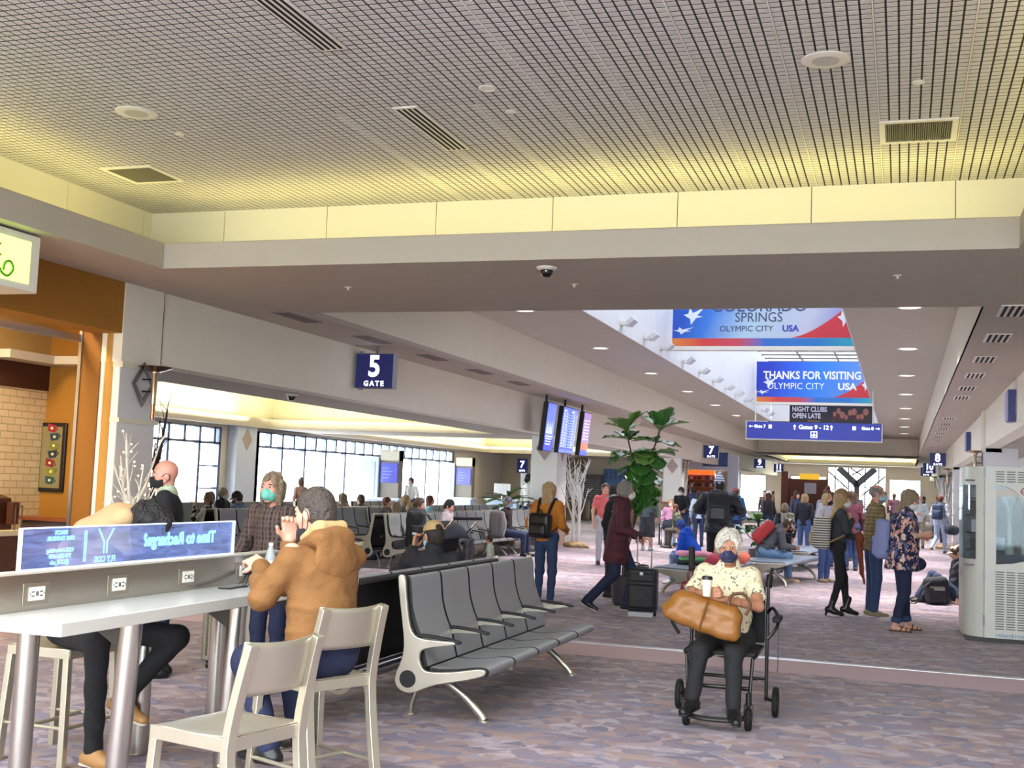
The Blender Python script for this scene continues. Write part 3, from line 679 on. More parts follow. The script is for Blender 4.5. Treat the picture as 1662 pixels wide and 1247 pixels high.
# ================================================================== CEILING FITTINGS AND SIGNS
whitep = mat('white_enamel', (232, 230, 220), .5)
slot = mat('slot_dark', (22, 22, 22), .9)
def linear_vent(name, label, x, y, z, wx, wy, nslots, along='y', group=None):
    t = thing(name, label, 'air vent', (x, y, z), 0, group)
    M().box(-wx/2, wx/2, -wy/2, wy/2, -.012, .004).build('frame', whitep, t, bevel=.004)
    m = M()
    for k in range(nslots):
        if along == 'y':
            c = -wx/2+wx*(k+.75)/(nslots+.5); q = wx/(nslots+.5)*.26; m.box(c-q, c+q, -wy/2+.03, wy/2-.03, -.0135, -.010)
        else:
            c = -wy/2+wy*(k+.75)/(nslots+.5); q = wy/(nslots+.5)*.26; m.box(-wx/2+.03, wx/2-.03, c-q, c+q, -.0135, -.010)
    m.build('slots', slot, t); return t
linear_vent('linear_vent', 'long four-slot ceiling vent cut off by the top of the picture', -3.81, 6.55, ZC, .21, 1.22, 4)
linear_vent('linear_vent', 'long four-slot ceiling vent in the middle of the tile ceiling', -3.83, 9.04, ZC, .22, 1.22, 4)
def speaker(x, y, z, r, label):
    t = thing('ceiling_speaker', label, 'speaker', (x, y, z), 0, 'round ceiling speakers')
    M().lathe([(r, .005), (r, -.006), (r*.9, -.012), (r*.55, -.012)], 40, caps=False).build('rim', whitep, t); M().lathe([(0.001, -.013), (r*.56, -.013), (r*.56, -.009)], 36).build('grille', mat('speaker_mesh', (196, 196, 186), .8), t)
speaker(-6.15, 8.12, ZC, .175, 'round white ceiling speaker above the coffee shop side')
speaker(-.527, 8.08, ZC, .165, 'round white ceiling speaker at the right of the tile ceiling')
t = thing('ceiling_disc', 'small round white fixture between the two long vents', 'ceiling fixture', (-3.02, 8.15, ZC)); M().lathe([(.07, .004), (.07, -.008), (.05, -.012), (.045, -.006), (.001, -.006)], 28).build('rim', whitep, t)
for k, (x, y, lab) in enumerate([(-6.14, 8.73, 'tiny white sprinkler cap near the left speaker'), (-3.02, 8.72, 'tiny white sprinkler cap beside the middle vent'), (.085, 8.67, 'tiny white sprinkler cap beside the right grille')]):
    o = M().lathe([(.045, .004), (.045, -.006), (.03, -.012), (.001, -.012)], 20).build('sprinkler_cap', whitep); o.location = (x, y, ZC); tag(o, lab, 'sprinkler', 'sprinkler caps')
gr_d = mat('grille_grey', (120, 118, 104), .7)
for x, y, lab in ((-7.37, 9.9, 'square return grille above the coffee shop'), (.098, 9.85, 'square return grille beside the right speaker')):
    t = thing('return_grille', lab, 'air vent', (x, y, ZC), 0, 'square return grilles')
    M().box(-.3, .3, -.3, -.255, -.012, .004).box(-.3, .3, .255, .3, -.012, .004).box(-.3, -.255, -.255, .255, -.012, .004).box(.255, .3, -.255, .255, -.012, .004).build('frame', whitep, t)
    m = M().box(-.256, .256, -.256, .256, .0, .004)
    for k in range(32): m.box(-.25+k*.016, -.25+k*.016+.009, -.255, .255, -.010, .002)
    m.build('grille', gr_d, t)
for k, y in enumerate((13.7, 16.0, 18.45, 20.85, 23.25, 25.4, 32.0, 34.4, 36.8, 39.2, 41.6, 44.0, 50, 52.4, 54.8, 57.2)):
    linear_vent('soffit_vent', ['nearest slatted vent of the row over the right walkway', 'second slatted vent of the row over the right walkway', 'third slatted vent over the right walkway', 'fourth slatted vent over the right walkway', 'fifth slatted vent over the right walkway', 'sixth slatted vent, just before the first right pilaster'][k] if k < 6 else 'distant slatted vent in the right soffit, farther than the first pilaster', 1.14, y, ZS, .30, .80, 4, 'y', 'slatted vents of the right soffit')
for k, y in enumerate((13.75, 16.1, 18.5, 20.9, 23.3)):
    o = linear_vent('grey_vent', ['flat grey vent at the near corner of the left soffit', 'flat grey vent above the gate 5 sign', 'flat grey vent right after the gate 5 sign', 'flat grey vent fourth along the left soffit', 'flat grey vent nearest the hanging screens'][k], -7.66, y, ZS, .26, .95, 3, 'y', 'grey vents of the left soffit')
    for c in o.children: c.data.materials.clear(); c.data.materials.append(mat('vent_grey', (140, 130, 128), .7) if c.name.startswith('frame') else mat('vent_slot_grey', (104, 96, 96), .8))
def dome(x, y, z, label):
    t = thing('dome_camera', label, 'security camera', (x, y, z), 0, 'dome cameras')
    M().lathe([(.10, .002), (.10, -.012), (.075, -.03), (.001, -.03)], 28).build('base', whitep, t)
    M().lathe([(.062, -.028), (.062, -.05), (.052, -.078), (.03, -.096), (.001, -.10)], 24, caps=False).build('dome', mat('dome_dark', (14, 14, 16), .08, coat=.5), t)
dome(-3.27, 10.68, ZS, 'dark dome security camera under the front beam')
dome(-8.93, 16.0, ZB, 'dark dome security camera under the left bulkhead')
for x, y, lab in ((-5.83, 11.57, 'small sprinkler on the beam soffit, left'), (-3.25, 11.61, 'small sprinkler on the beam soffit behind the dome camera'), (-.056, 11.44, 'small sprinkler on the beam soffit, right')):
    o = M().lathe([(.04, .002), (.04, -.006), (.012, -.012), (.012, -.03), (.03, -.034), (.001, -.036)], 16).build('beam_sprinkler', whitep); o.location = (x, y, ZS); tag(o, lab, 'sprinkler', 'beam sprinklers')
dlm = mat('downlight_lens', (240, 236, 226), .4, emit=(255, 244, 225), es=.6)
for k, y in enumerate((13.9, 19.4, 24.9, 30.4, 36.0, 41.7, 47.2, 52.7, 58.2)):
    t = thing('downlight', ['round downlight half hidden by the front beam', 'first round downlight beyond the front beam', 'second round downlight along the right ceiling', 'third round downlight along the right ceiling', 'fourth round downlight along the right ceiling', 'fifth round downlight along the right ceiling', 'sixth round downlight along the right ceiling', 'round downlight just beyond the hanging blue sign', 'farthest round downlight of the right ceiling'][k], 'ceiling light', (.095, y, ZU), 0, 'downlights of the right ceiling')
    M().lathe([(.22, .004), (.22, -.01), (.17, -.014)], 32, caps=False).build('rim', whitep, t); M().lathe([(.001, -.008), (.17, -.012), (.17, .0)], 28).build('lens', dlm, t)
for k, y in enumerate((19.4, 24.9, 30.4, 36.0, 41.7, 47.2, 52.7, 58.2)):
    t = thing('downlight', ['faint round downlight nearest on the left ceiling', 'faint round downlight second on the left ceiling', 'faint round downlight third on the left ceiling', 'faint round downlight fourth on the left ceiling', 'faint round downlight fifth on the left ceiling', 'faint round downlight sixth on the left ceiling', 'faint round downlight above the blue sign, left', 'faint round downlight farthest on the left ceiling'][k], 'ceiling light', (-6.32, y, ZU), 0, 'downlights of the left ceiling')
    M().lathe([(.2, .004), (.2, -.006), (.15, -.008)], 32, caps=False).build('rim', whitep, t); M().lathe([(.001, -.006), (.15, -.007), (.15, .0)], 28).build('lens', dlm, t)

# ---- gate signs
navy = mat('sign_navy', (22, 24, 62), .35, emit=(18, 22, 70), es=.25)
sw = mat('sign_white', (240, 240, 250), .4, emit=(235, 238, 255), es=.75)
cab = mat('sign_cabinet', (150, 152, 158), .35, .7)
def gate_sign(num, y, side, label):
    x = XL+.04 if side < 0 else XR-.04
    t = thing('gate_sign', label, 'sign', (x, y, 2.98), 0, 'hanging gate number signs'); x0, x1 = (0, .66) if side < 0 else (-.66, 0)
    M().box(x0, x1, 0, .16, 0, .56).build('cabinet', cab, t, bevel=.006)
    M().box(x0+.01, x1-.01, -.006, .001, .01, .55).build('face', navy, t)
    c = (x0+x1)/2
    text('number', num, .47, sw, t, (c, -.007, .34), bold=.012, sx=.92)
    text('lettering', 'GATE', .115, sw, t, (c, -.007, .075), bold=.003, space=1.35)
    M().box(c-.02, c+.02, .06, .10, .56, .68).box(c-.3 if side < 0 else c+.24, c-.24 if side < 0 else c+.3, .05, .11, -.02, .60).build('bracket', cab, t)
gate_sign('5', 16.9, -1, 'navy gate 5 sign on the left bulkhead, nearest')
gate_sign('7', 51.8, -1, 'navy gate 7 sign beside the orange shop')
gate_sign('9', 70.5, -1, 'navy gate 9 sign far along the left bulkhead')
gate_sign('11', 81.9, -1, 'navy gate 11 sign at the far left end')
gate_sign('8', 53.2, 1, 'navy gate 8 sign on the right, largest there')
gate_sign('10', 69, 1, 'navy gate 10 sign on the right behind gate 8')
gate_sign('12', 78, 1, 'navy gate 12 sign on the right half hidden by gate 10')
t = thing('gate_blade_sign', 'narrow navy gate 7 sign on the lounge end pier', 'sign', (-16.2, 49.9, 2.02)); M().box(-.12, .34, 0, .12, 0, .62).build('face', navy, t, bevel=.01); text('number', '7', .42, sw, t, (.11, -.003, .36), bold=.01); text('lettering', 'GATE', .11, sw, t, (.11, -.003, .09), bold=.003)
for y, lab in ((21.3, 'dark edge-on sign nearest on the right bulkhead'), (34.8, 'dark edge-on sign second on the right bulkhead')):
    t = thing('blade_sign', lab, 'sign', (XR, y, 2.93), 0, 'edge-on signs of the right bulkhead'); M().box(-.13, -.02, 0, .46, 0, .54).build('cabinet', navy, t, bevel=.006); M().box(-.16, -.13, .04, .42, .03, .5).build('face', mat('sign_face_lilac', (190, 186, 214), .4), t); M().box(-.02, 0, .1, .36, .1, .44).build('bracket', cab, t)

# ---- welcome banners hanging across the skylight
def banner_mat(name, kind):
    m = bpy.data.materials.new(name); m.use_nodes = True; nt = m.node_tree; L = nt.links; p = nt.nodes['Principled BSDF']; p.inputs['Roughness'].default_value = .35
    tc = nd(nt, 'ShaderNodeTexCoord'); sp = nd(nt, 'ShaderNodeSeparateXYZ'); L.new(tc.outputs['Object'], sp.inputs[0])
    cr = nd(nt, 'ShaderNodeValToRGB'); el = cr.color_ramp.elements
    a = nd(nt, 'ShaderNodeMath', operation='MULTIPLY_ADD'); a.inputs[1].default_value = 1/4.15; a.inputs[2].default_value = 0; L.new(sp.outputs[0], a.inputs[0])
    if kind == 'strip': stops = [(0, (232, 140, 60)), (.18, (214, 60, 56)), (.38, (200, 70, 90)), (.52, (40, 110, 200)), (.8, (20, 120, 200)), (1, (30, 170, 190))]
    elif kind == 'one': stops = [(0, (24, 84, 196)), (.14, (50, 124, 220)), (.38, (176, 206, 228)), (.7, (196, 200, 222)), (1, (44, 76, 190))]
    else: stops = [(0, (28, 56, 190)), (.2, (36, 90, 220)), (.45, (40, 130, 232)), (.75, (90, 140, 225)), (1, (150, 170, 230))]
    while len(el) < len(stops): el.new(.5)
    for i, (q, c) in enumerate(stops): el[i].position = q; el[i].color = srgb(*c)
    b = nd(nt, 'ShaderNodeMath', operation='MULTIPLY_ADD'); b.inputs[1].default_value = -.10 if kind != 'strip' else 0; L.new(sp.outputs[2], b.inputs[0]); L.new(a.outputs[0], b.inputs[2])
    L.new(b.outputs[0], cr.inputs[0]); L.new(cr.outputs[0], p.inputs['Base Color']); return m
bstrip = banner_mat('banner_strip', 'strip')
def star(m, cx, cz, pts, y): m.prism([(cx+a, cz+b) for a, b in pts], y-.004, y, 'y')
starw = mat('banner_star', (226, 236, 248), .4); bred = mat('banner_red', (206, 48, 62), .4); bnavy = mat('banner_ink', (62, 68, 112), .4); bwhite = mat('banner_white', (246, 248, 252), .4); bblue = mat('banner_ink_blue', (40, 70, 180), .4)
def banner(y, label, kind):
    t = thing('welcome_banner', label, 'banner', (-5.17, y, 4.93), 0, 'banners hanging in the skylight'); W = 4.15; Hh = 1.5
    M().box(0, W, 0, .10, .18, Hh).build('face', banner_mat('banner_face_'+kind, kind), t)
    M().box(0, W, -.004, .1, 0, .18).build('colour_strip', bstrip, t)
    M().box(-.1, W+.06, -.05, .2, -.10, -.01).build('rail', whitep, t)
    s5 = [(.0, .12), (.10, .14), (.13, .30), (.20, .16), (.44, .30), (.28, .10), (.40, .07), (.26, .04), (.16, -.12), (.14, .02)]
    m = M(); star(m, .25, .62, [(a*1.15, b) for a, b in s5], 0); star(m, .02, .30, [(a*1.1, b*.42+.02) for a, b in s5], 0)
    m.build('stars', starw, t)
    m = M(); m.prism([(2.7, .19)]+[(2.7+1.45*q, .19+.9*q**1.6) for q in np.linspace(.05, 1, 14)]+[(4.15, .19)], -.004, 0, 'y'); m.build('red_wave', bred, t)
    m = M(); star(m, 3.75, .55, [(a*.8, b) for a, b in s5], -.004); m.build('stars', starw, t)
    if kind == 'one':
        text('lettering', 'COLORADO', .42, bnavy, t, (2.0, -.004, .93), sx=.92); text('lettering', 'SPRINGS', .32, bnavy, t, (2.0, -.004, .66), sx=.9)
        text('lettering', 'OLYMPIC CITY', .19, bnavy, t, (1.72, -.004, .40), sx=.98); text('lettering', 'USA', .2, bblue, t, (2.72, -.004, .40), bold=.007)
    else:
        text('lettering', 'THANKS FOR VISITING', .40, bwhite, t, (2.0, -.004, .98), bold=.010, sx=.85); text('lettering', 'OLYMPIC CITY', .34, bwhite, t, (1.42, -.004, .58), sx=.92); text('lettering', 'USA', .34, bwhite, t, (3.25, -.004, .58), bold=.012, sx=1.05)
banner(27.19, 'blue and red Colorado Springs banner, nearest in the skylight', 'one')
banner(44.06, 'blue banner thanking visitors, second in the skylight', 'two')
t = thing('advertising_panel', 'dark night clubs advertisement below the second banner', 'sign', (-4.06, 45.4, 4.24))
M().box(0, 3.0, 0, .08, 0, .72).build('panel', mat('ad_dark', (40, 34, 40), .35), t)
text('lettering', 'NIGHT CLUBS', .26, bwhite, t, (.73, -.004, .52), bold=.008, sx=.78); text('lettering', 'OPEN LATE', .26, bwhite, t, (.62, -.004, .27), bold=.008, sx=.78)
text('lettering', 'hayseed.com', .09, mat('ad_gold', (222, 170, 110), .5), t, (.9, -.004, .09))
m = M()
for k in range(9):
    c = (1.65+k*.14, .36+.12*math.sin(k*1.7)); m.ball((c[0], -.004, c[1]), (.06+.02*(k % 3), .004, .10+.05*((k*7) % 3)/3), 10, 6)
m.build('picture', mat('ad_skin', (188, 120, 96), .5), t)
m = M()
for k in range(6): m.ball((1.6+k*.2, -.003, .2+.1*((k*5) % 4)/4), (.10, .003, .12), 10, 6)
m.build('picture', mat('ad_shadow', (86, 52, 60), .5), t)
wn = mat('wayfinding_blue', (34, 46, 140), .35, emit=(30, 44, 150), es=.12)
t = thing('wayfinding_sign', 'long blue hanging sign pointing to gates 7 to 12', 'sign', (-4.36, 35.0, 3.15))
M().box(0, 3.80, 0, .14, 0, .50).build('panel', wn, t); M().box(-.03, 3.83, .01, .13, -.03, 0).box(-.03, 0, .01, .13, 0, .5).box(3.8, 3.83, .01, .13, 0, .5).box(-.03, .6, .01, .13, .5, .52).build('frame', whitep, t)
for x in (.24, 3.56): M().cyl((x, .07, .5), (x, .07, 1.45), .02, n=10).build('hanger', whitep, t)
text('lettering', 'Gates 9 - 12', .17, sw, t, (1.92, -.002, .36), bold=.002); text('lettering', 'Gate 7', .12, sw, t, (.38, -.002, .36), bold=.002); text('lettering', 'Gate 8', .12, sw, t, (3.42, -.002, .36), bold=.002)
def arrow(m, cx, cz, ang, s=.09):
    R2 = Matrix.Translation((cx, 0, cz)) @ Matrix.Rotation(-ang, 4, 'Y')
    m.prism([(-.12*s*1.2, -s), (.12*s*1.2, -s), (.12*s*1.2, s*.4), (.12*s*1.2+.25*s, s*.15), (.55*s, s*.15+.12*s), (0, s), (-.55*s, s*.27), (-.12*s*1.2-.25*s, s*.15), (-.12*s*1.2, s*.4)], -.004, 0, 'y', R2)
m = M(); arrow(m, 1.38, .36, 0, .075); arrow(m, 2.42, .36, 0, .075); arrow(m, .12, .36, PI/2, .06); arrow(m, 3.70, .36, -PI/2, .06)
for cx in (.68, 3.05): m.box(cx-.045, cx+.045, -.003, 0, .31, .41)
m.box(1.84, 1.858, -.003, 0, .06, .24).box(2.002, 2.02, -.003, 0, .06, .24).box(1.84, 2.02, -.003, 0, .06, .075).box(1.84, 2.02, -.003, 0, .225, .24)
m.prism([(1.92, .20), (1.935, .215), (1.945, .20), (1.945, .165), (1.995, .13), (1.995, .115), (1.945, .13), (1.942, .10), (1.958, .088), (1.958, .08), (1.905, .08), (1.905, .088), (1.922, .10), (1.92, .13), (1.868, .115), (1.868, .13), (1.92, .165)], -.003, 0, 'y')
m.build('symbols', sw, t)

# ---- spotlights along the skylight wall
for k, y in enumerate((22.4, 24.6, 26.4, 29.3, 31.8, 34.3, 36.8, 39.2, 41.6, 47.0, 49.0)):
    t = thing('wall_spotlight', ['white wall spotlight nearest on the skylight wall', 'white wall spotlight left of the Colorado banner', 'white wall spotlight under the Colorado banner corner'][k] if k < 3 else 'small white wall spotlight farther along the skylight wall', 'spotlight', (-5.27, y, 4.78), 0, 'spotlights of the skylight wall')
    M().box(0, .05, -.10, .10, -.03, .05).cyl((.04, 0, .0), (.15, 0, -.06), .02, n=10).build('bracket', whitep, t)
    M().box(-.09, .09, -.16, .16, -.055, .055, Matrix.Translation((.2, 0, .04)) @ Matrix.Rotation(-.75, 4, 'Y')).build('head', mat('spot_grey', (214, 214, 220), .4), t, bevel=.015)

# ---- hanging flight screens
scrb = mat('screen_blue', (70, 80, 200), .25, emit=(74, 88, 214), es=.55); scrd = mat('screen_deep', (30, 34, 180), .25, emit=(30, 38, 200), es=.5); scrl = mat('screen_line', (150, 160, 235), .3, emit=(160, 172, 240), es=.6)
scrm = mat('screen_mauve', (110, 84, 130), .3, emit=(120, 92, 140), es=.5); scro = mat('screen_rust', (150, 70, 40), .3, emit=(160, 76, 44), es=.5)
def screen(y0, w, label, kind):
    t = thing('flight_screen', label, 'screen', (-7.86, y0, 2.33), 0, 'hanging flight screens'); T = Matrix.Rotation(.10, 4, 'Y')
    M().box(-.12, 0, 0, w, 0, 1.14, T).build('housing', black, t, bevel=.008)
    if kind == 'ad':
        M().box(0, .004, .02, w-.02, .30, 1.12, T).build('picture', scrb, t); M().box(0, .004, .02, w-.02, .02, .30, T).build('picture', scrd, t)
        m = M()
        for k in range(5): m.prism([(.08+k*.1, .42), (.12+k*.1, .72-.05*(k % 2)), (.15+k*.1, .42)], .004, .006, 'x', T)
        for k in range(4): m.box(.004, .006, .1, w-.1-.04*k, .34-.06*k, .365-.06*k, T)
        m.build('picture', scrl, t)
    elif kind == 'list':
        M().box(0, .004, .02, w-.02, .02, 1.12, T).build('picture', scrb, t); m = M()
        for k in range(13): m.box(.004, .006, .04, w/2-.03, .16+k*.066, .166+k*.066, T).box(.004, .006, w/2+.03, w-.04, .16+k*.066, .166+k*.066, T)
        for k in range(13):
            for q in (.08, .25, .75, .95): m.box(.004, .006, q*w*.98, q*w*.98+.10, .18+k*.066, .20+k*.066, T)
        m.box(.004, .006, .1, .3, 1.02, 1.06, T).box(.004, .006, w/2+.1, w/2+.35, 1.02, 1.06, T); m.build('rows', scrl, t)
        M().box(.004, .007, w/2-.012, w/2+.012, 0, 1.14, T).box(.004, .0055, .03, w-.03, .10, .145, T).build('divider', scrd, t)
    else:
        M().box(0, .004, .02, w-.02, .34, 1.12, T).build('picture', scrm, t); M().box(0, .004, .02, w-.02, .15, .34, T).build('picture', scro, t); M().box(0, .004, .02, w-.02, .02, .15, T).build('picture', scrd, t)
        m = M()
        for k in range(7): m.box(.004, .006, .12, .30, .42+k*.08, .45+k*.08, T).box(.004, .006, .34, w-.1, .43+k*.08, .445+k*.08, T)
        m.build('rows', mat('screen_pale', (206, 190, 220), .3, emit=(210, 196, 226), es=.6), t)
    M().cyl((-.12+.06, w/2, 1.0), (-.10+.05, w/2, 1.33), .03, n=10).build('hanger', black, t)
screen(25.85, .72, 'narrow blue advertising screen, left of three hanging screens', 'ad')
screen(27.15, 1.32, 'wide blue flight list screen between the two narrow ones', 'list')
screen(29.1, .72, 'narrow mauve and orange screen, right of three hanging screens', 'weather')

# ---- torch lamp on the near column, and farther ones
copper = mat('copper', (196, 120, 84), .25, .9); brass = mat('bronze_chrome', (150, 120, 96), .18, 1.0)
def torch(x, y, s, label):
    t = thing('torch_lamp', label, 'wall lamp', (x+.032*s, y, 2.135), 0, 'torch wall lamps'); c = .16*s
    M().lathe([(.016, 0), (.022, .002), (.022, .16)], 16, Matrix.Translation((c, 0, 0))).build('tail', copper, t)
    M().lathe([(.022, .16), (.03, .17), (.036, .50), (.05, .53), (.05, .545)], 20, Matrix.Translation((c, 0, 0))).build('shaft', mat('torch_shaft', (190, 170, 140), .22, .9), t)
    M().lathe([(.04, .545), (.11, .56), (.20, .60), (.195, .605), (.09, .58), (.02, .57)], 32, Matrix.Translation((c, 0, 0)), caps=False).build('bowl', brass, t)
    m = M(); q = [(-.20, .40), (0, .14), (.20, .40), (0, .66)]; q2 = [(-.15, .40), (0, .22), (.15, .40), (0, .58)]
    for i in range(4):
        a, b2 = q[i], q[(i+1) % 4]; c2, d2 = q2[(i+1) % 4], q2[i]; m.prism([a, b2, c2, d2], 0, .02*s, 'x')
    m.build('diamond_plate', mat('plate_bronze', (128, 116, 112), .3, .8), t)
    M().cyl((0, 0, .32), (c, 0, .32), .010, n=10).cyl((0, 0, .46), (c, 0, .46), .010, n=10).build('arms', black, t)
    return t
torch(-8.35, 11.42, 1, 'bronze torch lamp with diamond plate on the near left column')
torch(XR-.001, 29.4, -1, 'torch lamp above the frozen yogurt machine')
torch(-8.35, 47.0, 1, 'distant torch lamp on the pillar by the orange shop')
torch(XR-.001, 47.0, -1, 'distant torch lamp on the second right pillar')
torch(XR-.001, 64.6, -1, 'tiny torch lamp on the farthest right pillar')
# ---- shop sign box
t = thing('lightbox_sign', 'green-lit white lightbox sign at the top left, cut by the frame', 'sign', (-7.5, 6.4, 3.10)); 
M().box(0, .55, 0, 2.25, 0, .52, Matrix.Identity(4)).build('cabinet', whitep, t, bevel=.006)
lbx = mat('lightbox_face', (214, 236, 120), .4, emit=(206, 240, 96), es=.85)
t.location = (-8.05, 6.4, 3.12)
m = M().box(.55, .556, .12, 2.13, .07, .45); m.build('face', lbx, t)
text('lettering', 'MILL PARK', .17, mat('sign_brown', (150, 110, 50), .5), t, (.558, 1.38, .31), X=(0, 1, 0), extrude=.001)
M().tube(spline([(.56, 1.72, .20), (.56, 1.78, .12), (.56, 1.86, .10), (.56, 1.92, .17), (.56, 1.88, .23), (.56, 1.82, .21), (.56, 1.80, .14)], 6), .012, n=8).build('flourish', mat('sign_green', (80, 160, 40), .5), t)
M().box(.2, .3, .5, .6, .52, .56).box(.2, .3, 1.6, 1.7, .52, .56).build('mount', whitep, t)
# ---- coffee shop contents
wood = mat('wood_cap', (124, 62, 34), .4, noise=(6, .15)); wood_d = mat('wood_dark', (70, 34, 20), .4, noise=(5, .2))
t = thing('shop_counter', 'coffee shop counter with stone top and dark wood front', 'counter', (-9.55, 6.0, 0)); M().box(-.3, .50, 0, 4.55, 0, .80).build('cabinet', wood_d, t); M().box(-.34, .55, -.02, 4.6, .80, .85).build('top', mat('stone_top', (206, 190, 158), .3, noise=(30, .08)), t)
t = thing('low_partition', 'low slate partition with wooden cap by the shop column', 'partition', (-9.3, 11.15, 0)); M().box(-.35, .78, 0, .12, 0, .93).build('body', mat('slate_panel', (84, 66, 62), .6, noise=(4, .3)), t); M().box(-.42, .85, -.05, .17, .93, .965).build('cap', wood, t)
t = thing('card_terminal', 'brown boxy register at the left edge of the shop', 'register', (-9.44, 10.2, .85)); M().prism([(-.22, 0), (.2, 0), (.17, .34), (-.16, .42), (-.22, .3)], 0, .34, 'y').build('body', mat('register_brown', (58, 26, 14), .35), t, bevel=.01); M().box(-.1, .05, .05, .25, .42, .47).build('printer', black, t)
t = thing('wooden_holder', 'dark wooden holder beside the register', 'holder', (-9.12, 10.42, .85)); M().box(-.1, -.02, 0, .1, .06, .30).tube([(.02, .0, 0), (.02, 0, .26), (.02, .1, .26), (.02, .1, 0)], .008).build('body', wood_d, t)
for k, (x, y, lab) in enumerate(((-9.36, 9.7, 'paper coffee bag left of two on the shop counter'), (-9.2, 10.1, 'paper coffee bag right of two on the shop counter'))):
    t = thing('coffee_bag', lab, 'bag', (x, y, .85), .3, 'coffee bags'); M().prism([(-.07, 0), (.07, 0), (.065, .13), (.02, .17), (-.02, .17), (-.065, .13)], -.04, .04, 'y').build('body', mat('kraft_paper', (196, 160, 110), .7), t, bevel=.01); M().box(-.04, .04, -.042, -.041, .03, .10).build('label', mat('bag_label', (240, 226, 200), .6), t)
t = thing('cup_painting', 'dark framed picture of stacked coloured cups on the ochre wall', 'picture', (-10.04, 12.08, 1.235)); 
M().box(-.2, .2, -.04, 0, 0, .86).build('frame', mat('frame_black', (22, 16, 14), .4), t, bevel=.008); M().box(-.15, .15, -.043, -.04, .05, .81).build('canvas', mat('canvas_olive', (130, 116, 76), .7), t)
for k, (c, dx, tilt) in enumerate([((30, 78, 82), .0, .1), ((118, 122, 40), .03, -.3), ((128, 26, 44), -.02, .25), ((36, 50, 60), .03, -.15), ((112, 116, 48), .02, .3), ((34, 62, 74), .04, -.1), ((150, 34, 50), -.02, .2)]):
    T = Matrix.Translation((dx, -.044, .10+k*.108)) @ Matrix.Rotation(tilt, 4, 'Y')
    m = M().prism([(-.07, .09), (-.05, .0), (.05, .0), (.07, .09)], -.004, 0, 'y', T); m.tube([T @ Vector((.06, -.002, .07)), T @ Vector((.095, -.002, .05)), T @ Vector((.055, -.002, .02))], .006, n=6)
    m.build('painted_cup', mat('cup_paint_%d' % k, c, .35), t); M().box(-.015, .02, -.006, -.004, .03, .06, T).build('painted_tag', mat('cup_tag', (226, 206, 140), .5), t)
